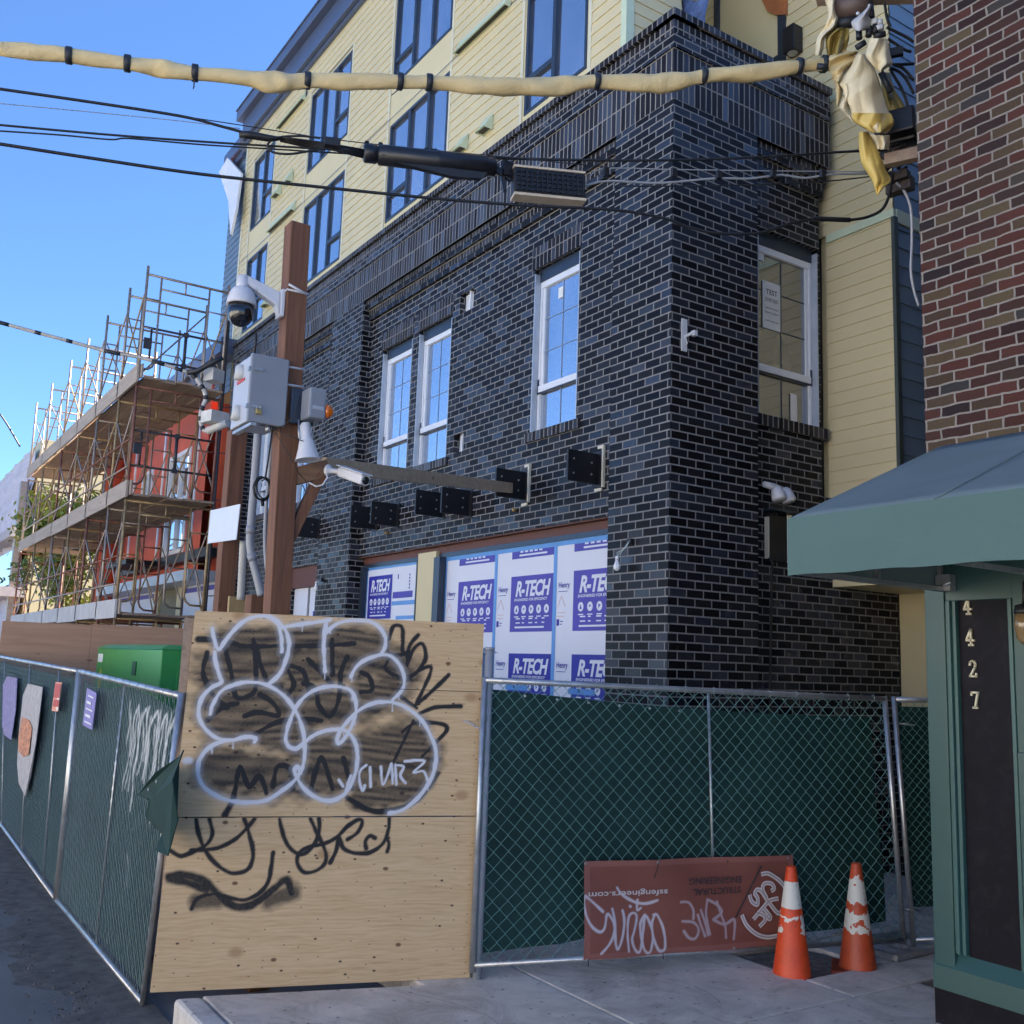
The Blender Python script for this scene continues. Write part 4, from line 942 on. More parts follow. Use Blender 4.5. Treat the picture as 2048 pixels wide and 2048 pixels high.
d = MB(); d.bx(-15.92, -15.6, gy0-0.004, gy0-0.002, 1.86, 1.98); d.bx(-15.8, -15.45, gy0-0.004, gy0-0.002, 1.14, 1.28); d.build('white_sticker', M['paper'], GN)
d = MB(); d.bx(gx0+0.1, gx1-0.1, gy0+0.1, gy1-0.1, -0.15, 0.149); d.build('skid_base', M['black_metal'], GN)
# white sloping lid seen over the plywood sheet: a site toilet cabin
q = dep(800, 1236, 8.2)
TC = thing('site_cabin', 'pale site toilet cabin, only its white roof showing over the plywood', 'cabin', (q.x, q.y, -0.1))
cx_, cy_ = q.x, q.y+0.1
b = MB(); b.bx(cx_-0.5, cx_+0.5, cy_-0.5, cy_+0.5, -0.1, 2.1); b.build('wall', plain('pale blue plastic', (0.35, 0.45, 0.6), 0.5), TC, bevel=0.02)
b = MB(); vs = []; fs = []
for j in range(9):
    for i in range(9):
        u, v = i/8-0.5, j/8-0.5; vs.append((cx_+u*1.06, cy_+v*1.06, 2.11+0.17*math.cos(u*math.pi)**0.6*math.cos(v*math.pi)**0.6 if abs(u) < .5 and abs(v) < .5 else 2.11))
for j in range(8):
    for i in range(8): a = j*9+i; fs.append((a, a+1, a+10, a+9))
b.add(vs, fs, True); b.build('roof', plain('white translucent plastic', (0.70, 0.74, 0.80), 0.4), TC)
# hanging sheet torn loose on the wing
qs = [on(1, Y0-0.1, x, y) for x, y in ((455, 315), (478, 345), (475, 420), (462, 470), (452, 400), (440, 345))]
b = MB(); vs = []; cx = sum((p for p in qs), Vector())/6
b.prism([(p.x, p.y+0.05*math.sin(i*2), p.z) for i, p in enumerate(qs)], (0, 0.05, 0)); b.build('torn_sheet', M['window_white'], base=qs[0], label='white plastic sheet torn loose below the far roof corner', cat='plastic sheet')
# ------------------------------------------------------------------ temporary fences
M['mesh_wire'] = plain('green coated wire', (0.15, 0.31, 0.29), 0.4, 0.2, var=0.2, scale=12)
M['mesh_grey'] = plain('galvanised wire', (0.30, 0.36, 0.37), 0.4, 0.3, var=0.2, scale=12)
def screen_mat(name, c):
    m, nt, b = newmat(name); v = coord(nt, 'Object')
    n1 = noise(nt, 2.0, 5, 0.6, v); r = ramp(nt, [(0.3, tuple(x*0.75 for x in c)), (0.7, tuple(x*1.3 for x in c))]); L(nt, n1, r.inputs[0])
    at = N(nt, 'ShaderNodeAttribute'); at.attribute_name = 'paint'
    L(nt, mix(nt, at.outputs['Fac'], r.outputs[0], (0.62, 0.64, 0.66)), b.inputs['Base Color']); b.inputs['Roughness'].default_value = 0.7; b.inputs['Specular IOR Level'].default_value = 0.3
    bump(nt, noise(nt, 300, 2, 0.5, v), b, 0.4, 0.003)
    return m
M['screen'] = screen_mat('green privacy cloth', (0.010, 0.038, 0.034))
def dist_paint(P, strokes):
    """coverage at points P (n,2) of round-brush strokes [(pts, radius, soft, strength)]"""
    out = np.zeros(len(P)); rmod = 1+0.30*np.sin(P[:, 0]*23+P[:, 1]*17)*np.sin(P[:, 1]*31-P[:, 0]*11)+0.12*np.sin(P[:, 0]*71)*np.sin(P[:, 1]*83)
    for pts, r, soft, st in strokes:
        pts = np.asarray(pts, float); d = np.full(len(P), 1e9)
        for a, b in zip(pts[:-1], pts[1:]):
            ab = b-a; t = np.clip(((P-a)@ab)/max(ab@ab, 1e-12), 0, 1); d = np.minimum(d, np.hypot(*(P-(a+t[:, None]*ab)).T))
        out = np.maximum(out, st*np.clip(1-(d-r*rmod)/max(soft, 1e-6), 0, 1))
    return out
def smooth(pts, n=6):
    P = [np.array(p, float) for p in pts]; out = []
    for i in range(len(P)-1):
        p0, p1, p2, p3 = P[max(i-1, 0)], P[i], P[i+1], P[min(i+2, len(P)-1)]
        for k in range(n):
            t = k/n; out.append(0.5*((2*p1)+(-p0+p2)*t+(2*p0-5*p1+4*p2-p3)*t*t+(-p0+3*p1-3*p2+p3)*t**3))
    out.append(P[-1]); return [tuple(o) for o in out]
class Panel:
    """fence panel between four corner points (bl, br, tr, tl)"""
    def __init__(s, bl, br, tr, tl): s.c = [V3(p) for p in (bl, br, tr, tl)]
    def p(s, u, v, off=0.0):
        a = s.c[0].lerp(s.c[1], u); b = s.c[3].lerp(s.c[2], u); q = a.lerp(b, v)
        n = (s.c[1]-s.c[0]).cross(s.c[3]-s.c[0]).normalized(); return q+n*off
def chainlink(pn, pitch, r, sides=4, amp=0.004, sag=None):
    W = (pn.c[1]-pn.c[0]).length; H = (pn.c[3]-pn.c[0]).length
    nc = int(W/(pitch/2))//2*2; nr = int(H/(pitch/2)); mb = MB()
    for i in range(0, nc):
        pts = []
        for j in range(nr+1):
            k = i+((j+i) % 2)
            u = min(k/nc, 1.0); v = j/nr
            if sag: u2, v2 = sag(u, v)
            else: u2, v2 = u, v
            pts.append(pn.p(min(max(u2, 0.003), 0.997), min(max(v2, 0.0), 0.995), amp*(1 if (j+i) % 2 else -1)+random.uniform(-.0015, .0015)))
        mb.tube(pts, r, sides, caps=False, smooth=False)
    return mb
def cloth(pn, off, u0, u1, vtop, vbot, nx, nz, wob=0.024, strokes=None):
    mb = MB(); vs = []; fs = []; uvp = []
    for j in range(nz+1):
        for i in range(nx+1):
            u = u0+(u1-u0)*i/nx; t = vtop(u); bt = vbot(u); v = bt+(t-bt)*j/nz
            q = pn.p(u, v, off+wob*(math.sin(u*9+v*3)+0.6*math.sin(v*11+u*5)+0.35*math.sin(u*31+2*math.sin(v*5))+0.25*math.sin(v*26+3*math.sin(u*7))+0.2*math.sin((u+v)*47))*0.5); vs.append(q); uvp.append((u, v))
    for j in range(nz):
        for i in range(nx): a = j*(nx+1)+i; fs.append((a, a+1, a+nx+2, a+nx+1))
    mb.add(vs, fs, True)
    W = (pn.c[1]-pn.c[0]).length; H = (pn.c[3]-pn.c[0]).length
    P = np.array([(u*W, v*H) for u, v in uvp]); at = dist_paint(P, strokes) if strokes else np.zeros(len(P))
    return mb, {'paint': at}
def panel_frame(pn, rr=0.021, posts=(0, 1), mids=(0.5,), bottom=True, over=0.02):
    m_ = MB(); t2 = MB()
    for u in posts: m_.tube([pn.p(u, 0)-Vector((0, 0, 0.02)), pn.p(u, 1)+Vector((0, 0, over))], rr, 10)
    m_.tube([pn.p(0, 1), pn.p(0.25, 1), pn.p(0.5, 1), pn.p(0.75, 1), pn.p(1, 1)], rr, 10)
    if bottom: m_.tube([pn.p(0, 0.012), pn.p(0.5, 0.012), pn.p(1, 0.012)], rr*0.9, 10)
    return m_
# --- left run along the curb, and the run across the pavement
near_b, near_t = on(1, 1.80, 285, 2012), on(1, 1.80, 362, 1392)
mid_b, mid_t = on(1, 1.80, 113, 1806), on(1, 1.80, 160, 1343)
far_b, far_t = on(1, 1.80, -30, 1610), on(1, 1.80, -30, 1308)
def fence(name_label, pn, mids, scr, pitch=0.072, wire=0.0021, mat='mesh_wire', strokes=None, base=None, mid_dir=0.0, midmat='galv', nx=60, nz=40, off=-0.03, sides=4, group='chain link fence panels round the site', sag=None):
    T = thing('fence_panel', name_label, 'fence', pn.c[0], group)
    panel_frame(pn).build('frame', M['galv'], T)
    for u in mids:
        b = MB(); b.tube([pn.p(u, 0.01, -0.012), pn.p(u+mid_dir, 1, -0.012)], 0.011, 8); b.build('middle_post', M[midmat], T)
    chainlink(pn, pitch, wire, sides, sag=sag).build('chain_link', M[mat], T)
    tw = MB()
    for k in range(14):
        c = pn.p((k+0.5)/14, 1); d = (pn.c[2]-pn.c[3]).normalized()
        tw.tube([c+d*0.004-Vector((0, 0, 0.0))+Vector((0.026*math.cos(a)*-d.y, 0.026*math.cos(a)*d.x, 0.026*math.sin(a))) for a in np.linspace(0, 6.28, 9)], 0.002, 4, caps=False)
    tw.build('wire_ties', M['mesh_grey'], T)
    if scr:
        mb, at = cloth(pn, off, *scr, nx, nz, strokes=strokes)
        mb.build('privacy_screen', M['screen'], T, attrs=at)
    return T
# orientation of the panels: bl is the left one as seen from the street (normal towards the camera)
P1 = Panel(mid_b, near_b, near_t, mid_t)
W1 = (P1.c[1]-P1.c[0]).length; H1 = (P1.c[3]-P1.c[0]).length
sc = []
for k in range(13):
    u = 0.58+0.028*k+random.uniform(-.008, .008); v0 = 0.93-0.03*(k % 3); v1 = v0-random.uniform(0.12, 0.36)
    sc.append((smooth([(u*W1, v0*H1), ((u+random.uniform(-.012, .012))*W1, (v0+v1)/2*H1), ((u-0.01)*W1, v1*H1)]), 0.007, 0.012, 0.8))
for k in range(5):
    u = 0.62+0.07*k; sc.append((smooth([(u*W1, 0.74*H1), ((u+0.01)*W1, 0.86*H1), ((u+0.05)*W1, 0.92*H1), ((u+0.065)*W1, 0.80*H1), ((u+0.06)*W1, 0.68*H1)]), 0.009, 0.014, 0.85))
sc.append((smooth([(0.72*W1, 0.40*H1), (0.75*W1, 0.36*H1), (0.73*W1, 0.30*H1)]), 0.006, 0.02, 0.3))
def bulge(u, v): return u, v
F1 = fence('chain link fence panel with white drips sprayed on its green cloth, beside the plywood', P1, (0.52,), (0.01, 0.965, lambda u: 0.965-0.02*math.sin(u*8), lambda u: 0.03), pitch=0.092, strokes=sc, nx=170, nz=130, mid_dir=0.0, mat='mesh_grey', wire=0.0018)
P2 = Panel(far_b, mid_b+Vector((-0.06, 0, 0)), mid_t+Vector((-0.06, 0, 0)), far_t)
F2 = fence('chain link fence panel with paper signs and rags, farthest up the road', P2, (0.60, 0.30, 0.86), (0.0, 0.97, lambda u: 0.96, lambda u: 0.03), nx=30, nz=10, sides=3, wire=0.0014, mat='mesh_grey')
# torn corner of the cloth hanging over the near end
fl = [(366, 1500), (350, 1512), (316, 1545), (281, 1590), (292, 1603), (300, 1598), (299, 1632), (303, 1655), (318, 1668), (321, 1700), (333, 1712), (345, 1640), (352, 1560)]
qs = [on(1, 1.72, x, y) for x, y in fl]
b = MB(); b.prism([(p.x, p.y+0.03*math.sin(i*1.9), p.z) for i, p in enumerate(qs)], (0, 0.008, 0)); fo = b.build('torn_flap', M['screen'], F1)
b = MB()
for x, y in ((313, 1563), (297, 1579)):
    p = on(1, 1.69, x, y); b.tube([p, p+Vector((0, -0.004, 0))], 0.011, 10)
b.build('grommet', M['galv'], fo)
# signs and rags tied to the far panel
def on_fence(x, y, d=1.765): return on(1, d, x, y)
def px_sheet(name, pts, m, label, cat, d=1.765, th=0.004):
    q = [on_fence(x, y, d) for x, y in pts]; b = MB(); b.prism(q, (0, th, 0)); return b.build(name, m, base=q[0], label=label, cat=cat)
on_sg = px_sheet('site_notice', [(103, 1422), (116, 1423), (124, 1365), (111, 1364)], plain('orange notice', (0.72, 0.30, 0.20), 0.6), 'narrow orange and white notice on the far fence panel', 'sign')
q = [on_fence(x, y, 1.762) for x, y in ((112, 1420), (116, 1421), (123, 1368), (117, 1367))]; b = MB(); b.add(q, [(0, 1, 2, 3)]); b.build('white_strip', M['paper'], on_sg)
q = [[on_fence(x, y, 1.758) for x, y in ((105+dx, 1405-dy), (116+dx, 1406-dy), (118+dx, 1392-dy), (107+dx, 1391-dy))] for dx, dy in ((0.5, -8), (2, 10), (4, 24))]; b = MB(); [b.add(z, [(0, 1, 2, 3)]) for z in q]; b.build('red_print', plain('red print', (0.45, 0.06, 0.05), 0.6), on_sg)
pv = px_sheet('site_notice', [(165, 1450), (184, 1460), (193, 1386), (174, 1376)], plain('violet notice', (0.20, 0.17, 0.46), 0.5, var=0.2, scale=10), 'violet notice with faded white print on the near left fence panel', 'sign')
b = MB()
for k, (t0, t1) in enumerate(((0.12, 0.9), (0.15, 0.7), (0.12, 0.85), (0.12, 0.6), (0.2, 0.8))):
    a = on_fence(166.5+1.6*k+18*t0, 1441-13*k+9*t0, 1.76); c = on_fence(166.5+1.6*k+18*t1, 1441-13*k+9*t1, 1.76); b.beam(a, c, 0.003, 0.022 if k % 2 else 0.012, (0, 0, 1))
b.build('white_print', M['board'], pv)
def rag(name, pts, m, label, cat):
    q = [on_fence(x, y, 1.755+0.012*math.sin(i*2.3)) for i, (x, y) in enumerate(pts)]; b = MB(); b.prism(q, (0, 0.006, 0)); return b.build(name, m, base=q[0], label=label, cat=cat)
r1 = rag('rag_poster', [(50, 1592), (37, 1566), (34, 1525), (38, 1462), (46, 1390), (56, 1367), (85, 1374), (79, 1425), (71, 1488), (61, 1552)], plain('grey cloth', (0.40, 0.39, 0.40), 0.85, var=0.25, scale=14), 'torn grey poster with an orange and red picture on the far fence panel', 'poster')
q = [on_fence(x, y, 1.745) for x, y in ((36, 1500), (38, 1466), (44, 1434), (58, 1440), (64, 1456), (60, 1484), (58, 1508), (46, 1514))]; b = MB(); b.add(q, [tuple(range(len(q)))])
b.build('picture', plain('orange picture', (0.50, 0.22, 0.12), 0.7, var=0.7, scale=30), r1)
rag('hanging_cloth', [(4, 1450), (6, 1368), (14, 1352), (34, 1356), (31, 1420), (22, 1480), (8, 1470)], plain('violet cloth', (0.24, 0.22, 0.40), 0.85, var=0.3, scale=16), 'crumpled violet cloth hung at the far left end of the fence', 'cloth')

# --- panel across the pavement
fa, fb = Vector((-5.79, 3.66, 0.0)), Vector((-4.985, 6.93, 0.0))
PF = Panel(onv(fa, fb, 944, 1938), onv(fa, fb, 1808, 1886), onv(fa, fb, 1769, 1398), onv(fa, fb, 969, 1360))
def sagm(u, v):
    k = 0.012*math.exp(-((u-0.12)/0.1)**2)*math.exp(-((v-0.55)/0.3)**2)
    return u+0.012*math.sin(v*6)*math.exp(-((u-0.15)/0.15)**2), v+k
def topv(u): return 0.968-0.05*max(0, (u-0.05))-0.02*math.sin(u*3.1)+(-0.1 if u > 0.985 else 0)
def botv(u): return 0.045+0.05*max(0, (u-0.18)/0.1 if u < 0.28 else 1)*0.6+0.02*math.sin(u*7)
F3 = fence('wide chain link fence panel with dark green cloth behind the banner and cones', PF, (0.525,), (0.012, 0.965, topv, botv), pitch=0.100, wire=0.0028, nx=120, nz=40, off=-0.035, sag=sagm)
bk_ = MB()
for k in range(13):
    u = 0.02+k/13*0.94; p = PF.p(u, topv(u)-0.012, -0.03); n_ = (fb-fa).cross(Vector((0, 0, 1))).normalized(); bk_.tube([p, p+n_*0.006], 0.009, 8)
bk_.build('grommet', M['galv'], F3)
fc = Vector((-4.66, 8.4, 0))
q0, q1 = PF.c[1]+Vector((0.03, 0.075, 0)), PF.c[2]+Vector((0.03, 0.075, 0))
dirn = Vector((0.32, 0.95, 0)).normalized()
PG = Panel(q0, q0+dirn*1.75, q1+dirn*1.75, q1)
F4 = fence('narrow end fence panel beside the green shopfront corner', PG, (), (0.02, 0.98, lambda u: 0.97, lambda u: 0.14), nx=20, nz=10)
b = MB(); c0 = PF.c[1]; 
for dz in (0.24, 1.62): b.tube([c0+Vector((-0.03, -0.02, dz)), c0+Vector((0.05, 0.02, dz+0.01)), c0+Vector((0.07, 0.10, dz)), c0+Vector((-0.01, 0.06, dz))], 0.006, 6, closed=True)
b.build('clamp', M['galv'], F4)
b = MB(); c4 = [on(2, 0.025, x, y) for x, y in ((1690, 1884), (1790, 1916), (1890, 1892), (1805, 1866))]
for i in range(4): b.beam(c4[i], c4[(i+1) % 4], 0.045, 0.04)
b.beam(c4[0].lerp(c4[3], .5), c4[1].lerp(c4[2], .5), 0.04, 0.035); b.build('stand_foot', M['galv'], F4)
# ------------------------------------------------------------------ graffitied plywood sheet
pa, pb = Vector((-6.466, 1.775, 0)), Vector((-5.854, 3.644, 0)); pdir = (pb-pa).normalized(); PW = (pb-pa).length; PH = 2.285
pn_ = Vector((pdir.y, -pdir.x, 0))           # towards the camera
def ply_uv(cx, cy):   # crop coordinates of the traced strokes -> metres on the sheet
    x, y = 300+cx/2.2786, 1200+cy/2.2786
    p = onv(pa, pb, x, y); return ((p-pa).x*pdir.x+(p-pa).y*pdir.y, p.z)
WHITE = [
 [(285,130),(293,180),(312,225),(340,190),(380,140),(430,95),(490,75),(545,78),(590,105),(625,155),(632,220),(610,300),(580,350),(545,380)],
 [(545,78),(582,110),(598,170),(600,235)], [(600,125),(680,112),(760,100),(820,90)], [(805,90),(795,150),(792,220),(797,325)],
 [(800,150),(850,110),(920,92),(990,95),(1040,120),(1072,170),(1070,215),(1050,252)],
 [(915,350),(935,310),(975,275),(1030,255),(1080,250),(1120,275),(1150,320),(1158,380),(1140,420),(1105,455)],
 [(295,235),(300,290),(320,350),(325,375),(280,400),(240,440),(222,500),(230,550),(260,595),(310,630),(370,638),(430,625),(480,628),(476,648)],
 [(275,520),(285,480),(320,420),(370,390),(430,375),(500,378),(560,400),(615,440),(660,500),(690,570),(703,640),(705,700),(695,760),(660,820),(600,870),(530,910),(450,922),(370,915),(300,890),(245,850),(220,790),(225,730),(260,680),(310,650),(370,638)],
 [(1105,465),(1040,465),(980,485),(930,520),(895,560),(865,600),(852,640),(862,655),(890,625),(920,570),(938,510),(935,450),(910,410),(860,395),(800,395),(740,415),(685,460),(650,520),(628,580),(618,630),(630,665),(660,678),(690,660),(740,620),(800,595),(860,588),(900,600),(930,640),(945,700),(940,770),(920,830),(890,880),(840,910),(790,912),(740,890),(695,850),(665,800),(660,770),(675,760),(685,790)],
 [(1105,465),(1160,485),(1220,530),(1265,590),(1295,660),(1303,720),(1290,790),(1260,850),(1210,910),(1150,955),(1090,972)]]
LET = [[(985,752),(957,780),(955,830),(968,868),(978,845)], [(1002,762),(1005,850)], [(1052,760),(1060,840),(1085,790),(1100,745),(1105,835)], [(1117,750),(1122,840)], [(1125,752),(1155,760),(1140,800),(1165,835)], [(1160,735),(1250,733),(1200,785),(1245,780),(1265,822)], [(915,800),(900,840),(890,870)], [(860,820),(880,850)]]
BLK = [[(262,240),(242,330),(280,420),(350,490)], [(340,210),(370,330),(390,440),(440,440),(480,400),(480,250),(470,180)], [(470,180),(500,280),(540,380),(600,400)], [(600,230),(620,300),(655,380),(630,430)], [(720,270),(780,330),(830,390)], [(830,180),(830,340)], [(900,260),(870,330),(860,450),(820,530),(770,480),(750,400),(700,380)], [(430,530),(490,510),(585,525),(560,470),(500,430)], [(260,550),(330,490),(400,470)], [(480,610),(570,560),(680,540),(780,550)], [(220,180),(330,185),(430,210),(560,210),(700,210),(930,200)], [(340,980),(380,900),(410,760),(450,850),(500,800),(530,880)], [(560,850),(580,760),(640,770),(650,860)], [(730,870),(780,720),(830,860)], [(880,720),(920,860)], [(900,900),(1010,960),(1130,950),(1230,895),(1310,790)], [(960,330),(1000,350),(1010,410),(960,420)], [(640,300),(700,330),(720,430),(650,470)]]
BTH = [[(1090,180),(1105,125),(1130,115),(1150,135),(1150,230)], [(1222,160),(1180,215),(1170,300),(1200,225),(1240,200),(1256,260),(1230,310),(1190,345),(1120,345),(1072,310),(1090,265)], [(1215,492),(1130,420),(1200,340),(1262,305),(1278,330),(1210,480)], [(1210,480),(1290,410),(1360,342)], [(1230,515),(1300,490),(1415,483)], [(1150,600),(1210,560),(1330,565),(1350,595),(1300,650),(1240,712)], [(1200,550),(1110,735)], [(1080,180),(1085,240),(1140,250),(1180,235)]]
LOW = [[(92,1140),(140,1165),(200,1145),(260,1110),(285,1060),(270,996)], [(190,1140),(300,1130),(380,1095),(440,1040),(475,996)], [(210,1000),(230,1090),(280,1180),(350,1235),(410,1242),(455,1215),(470,1150),(450,1060),(430,996)], [(590,996),(610,1080),(650,1140),(700,1155),(750,1110),(770,1050),(770,996)], [(730,996),(770,1080),(800,1150),(795,1200),(750,1235),(700,1237),(670,1195),(680,1150),(720,1125),(790,1110),(850,1080),(900,1030),(950,1000),(967,1012),(945,1060),(900,1090)], [(820,1195),(848,1140),(860,1080),(880,1130),(930,1152),(1000,1150),(1060,1110),(1085,1050),(1090,996)], [(985,1130),(980,1100),(1000,1075),(1025,1085)], [(1075,1080),(1088,1110),(1080,1145)], [(190,1405),(215,1360),(270,1340),(330,1345),(420,1365),(490,1340),(535,1290),(550,1230),(560,1150)]]
LOWT = [[(85,1262),(170,1255),(250,1285),(310,1340),(380,1390),(440,1392),(510,1360),(570,1310),(620,1275),(645,1330)], [(90,1268),(180,1290),(260,1320)]]
HAZE = [([(300,330),(520,260),(760,300),(1000,260),(1130,330)], 95), ([(300,470),(520,430),(800,500),(1080,420)], 85), ([(310,560),(560,600),(850,700),(1200,620)], 80), ([(300,760),(520,800),(800,800),(1150,750),(1240,720)], 90), ([(330,180),(600,180),(900,170),(1050,200)], 55), ([(950,900),(1150,880),(1240,820)], 50)]
def U(lst): return [[ply_uv(*p) for p in smooth(s_)] for s_ in lst]
k_m = 1/2.2786*6.35/F_PX      # crop pixel -> metres
def sheet(v0, v1, name, holes=()):
    nx = 330; nz = max(6, int((v1-v0)/0.006)); vs = []; P = []
    for j in range(nz+1):
        for i in range(nx+1):
            v = v0+0.002+(v1-v0-0.004)*j/nz; uL = float(np.interp(v, [0, 1.014, 1.018, 2.27], [0.0, 0.035, 0.05, 0.0775])); u = uL+(PW-0.002-uL)*i/nx; v = v0+0.002+(v1-v0-0.004)*j/nz; P.append((u, v)); vs.append(pa+pdir*u+Vector((0, 0, v))+pn_*(0.009+0.003*math.sin(u*2.2+v)))
    P = np.array(P); fs = []
    for j in range(nz):
        for i in range(nx): a = j*(nx+1)+i; fs.append((a, a+1, a+nx+2, a+nx+1))
    n1 = len(vs)
    back = [p-pn_*0.018 for p in (vs[0], vs[nx], vs[-1], vs[-1-nx])]
    vs += back
    c = [0, nx, n1-1, n1-1-nx]
    for a in range(4): e = (a+1) % 4; fs.append((c[e], c[a], n1+a, n1+e))
    fs.append((n1+3, n1+2, n1+1, n1))
    full = np.vstack([P, np.full((4, 2), -9.0)])
    lower = v1 < 1.02
    rg = np.random.default_rng(3)
    nzv = 0.5+0.5*np.sin(full[:, 1]*95+2.5*np.sin(full[:, 0]*5)+3*np.sin(full[:, 1]*17))*np.cos(full[:, 0]*9+full[:, 1]*23)
    if not lower:
        hz = np.zeros(len(full))
        for s_, r in zip(U([h[0] for h in HAZE]), [h[1] for h in HAZE]): hz = np.maximum(hz, dist_paint(full, [(s_, r*k_m*0.75, r*k_m*0.75, 1.0)]))
        blk = np.maximum(hz*(0.60+0.28*nzv), dist_paint(full, [(s_, 9*k_m, 11*k_m, 0.98) for s_ in U(BLK)]))
        blk = np.maximum(blk, dist_paint(full, [(s_, 7*k_m, 6*k_m, 0.95) for s_ in U(BTH)]))
        wht = dist_paint(full, [(s_, 7.5*k_m, 3.5*k_m, 1.0) for s_ in U(WHITE)]); wht = np.maximum(wht, dist_paint(full, [(s_, 4.5*k_m, 3*k_m, 1.0) for s_ in U(LET)]))
        dr_ = []
        for s_ in U(WHITE):
            for q_ in range(3):
                a_ = s_[rg.integers(0, len(s_))]; ln = rg.uniform(0.015, 0.07); dr_.append(([a_, (a_[0]+0.002, a_[1]-ln)], 1.6*k_m, 2*k_m, 0.9))
        wht = np.maximum(wht, dist_paint(full, dr_))
        wht = np.maximum(wht, dist_paint(full, [([ply_uv(165, 732), ply_uv(180, 730)], 10*k_m, 12*k_m, 0.9)]))
        wht = np.maximum(wht, 0.22*dist_paint(full, [(s_, 14*k_m, 16*k_m, 1.0) for s_ in U(WHITE)]))
    else:
        blk = dist_paint(full, [(s_, 6.5*k_m, 6*k_m, 0.95) for s_ in U(LOW)]); blk = np.maximum(blk, dist_paint(full, [(s_, 12*k_m, 14*k_m, 0.9) for s_ in U(LOWT)]))
        blk = np.maximum(blk, dist_paint(full, [(s_, 20*k_m, 30*k_m, 0.75*1.0) for s_ in U([[(215,1375),(300,1365)], [(540,1375),(600,1345),(655,1330)]])]))
        wht = np.zeros(len(full))
    mb = MB(); mb.add(vs, fs, True); uv = {}
    return mb, {'black': blk, 'white': wht}
def ply_mat():
    m, nt, b = newmat('plywood'); v0_ = coord(nt, 'Object')
    mp = N(nt, 'ShaderNodeMapping'); mp.inputs['Rotation'].default_value = (0, 0, -math.atan2(pdir.y, pdir.x)); L(nt, v0_, mp.inputs[0])
    mp2 = N(nt, 'ShaderNodeMapping'); mp2.inputs['Scale'].default_value = (0.55, 1, 7.5); L(nt, mp.outputs[0], mp2.inputs[0])
    n0 = noise(nt, 1.3, 3, 0.5, mp.outputs[0]); 
    n1 = noise(nt, 2.4, 7, 0.62, mp2.outputs[0], 1.6)
    wv = N(nt, 'ShaderNodeTexWave', wave_type='BANDS', bands_direction='Z'); wv.inputs['Scale'].default_value = 7.0; wv.inputs['Distortion'].default_value = 14.0; wv.inputs['Detail'].default_value = 4; wv.inputs['Detail Scale'].default_value = 0.9
    mp3 = N(nt, 'ShaderNodeMapping'); mp3.inputs['Scale'].default_value = (0.35, 1, 1.6); L(nt, mp.outputs[0], mp3.inputs[0]); L(nt, mp3.outputs[0], wv.inputs['Vector'])
    n9 = noise(nt, 3.0, 6, 0.6, coord(nt, 'Object', (2.2, 2.2, 42)), 0.3)
    g_ = mix(nt, 0.45, mix(nt, 0.16, n1, wv.outputs[0]), n9)
    r = ramp(nt, [(0.30, (0.47, 0.295, 0.145)), (0.46, (0.57, 0.39, 0.21)), (0.58, (0.62, 0.44, 0.25)), (0.75, (0.66, 0.485, 0.29))]); L(nt, g_, r.inputs[0])
    c = r.outputs[0]
    for sc_, lo, hi, col, st in ((3.4, 0.035, 0.065, (0.11, 0.045, 0.016), 0.9), (5.6, 0.03, 0.06, (0.035, 0.018, 0.01), 0.95), (2.3, 0.05, 0.12, (0.30, 0.15, 0.06), 0.55), (11.0, 0.03, 0.07, (0.06, 0.03, 0.015), 0.8)):
        vo = N(nt, 'ShaderNodeTexVoronoi'); vo.inputs['Scale'].default_value = sc_; vo.inputs['Randomness'].default_value = 1.0; vo.voronoi_dimensions = '2D'
        sxx = N(nt, 'ShaderNodeSeparateXYZ'); L(nt, mp.outputs[0], sxx.inputs[0]); cxx = N(nt, 'ShaderNodeCombineXYZ'); L(nt, math_(nt, 'MULTIPLY_ADD', sxx.outputs[0], 0.85, sc_*1.7), cxx.inputs[0]); L(nt, math_(nt, 'MULTIPLY_ADD', sxx.outputs[2], 1.3, sc_), cxx.inputs[1]); L(nt, cxx.outputs[0], vo.inputs['Vector'])
        kr = ramp(nt, [(lo, 1.0), (hi, 0.0)]); L(nt, vo.outputs['Distance'], kr.inputs[0])
        sel = N(nt, 'ShaderNodeMath', operation='GREATER_THAN'); sx_ = N(nt, 'ShaderNodeSeparateColor'); L(nt, vo.outputs['Color'], sx_.inputs[0]); L(nt, sx_.outputs[0], sel.inputs[0]); sel.inputs[1].default_value = 0.62
        c = mix(nt, math_(nt, 'MULTIPLY', math_(nt, 'MULTIPLY', kr.outputs[0], sel.outputs[0]), st), c, col)
    ab = N(nt, 'ShaderNodeAttribute'); ab.attribute_name = 'black'; aw = N(nt, 'ShaderNodeAttribute'); aw.attribute_name = 'white'
    fine = noise(nt, 60, 4, 0.7, v0_)
    bf = math_(nt, 'MULTIPLY', ab.outputs['Fac'], math_(nt, 'ADD', math_(nt, 'MULTIPLY', fine, 0.35), 0.92)); bf = math_(nt, 'MINIMUM', bf, 1.0)
    c = mix(nt, bf, c, (0.010, 0.010, 0.012)); c = mix(nt, aw.outputs['Fac'], c, (0.62, 0.63, 0.68))
    L(nt, c, b.inputs['Base Color']); b.inputs['Roughness'].default_value = 0.72
    bump(nt, g_, b, 0.12, 0.003); return m
PLY = thing('plywood_sheet', 'big plywood barrier sheet covered in white and black graffiti', 'plywood', pa)
M['ply'] = ply_mat()
z_seam = 1.012; z_seam2 = 1.83
mb, at = sheet(0.0, z_seam, 'l'); mb.build('plywood_board', M['ply'], PLY, attrs=at, label='lower plywood board with black scrawl')
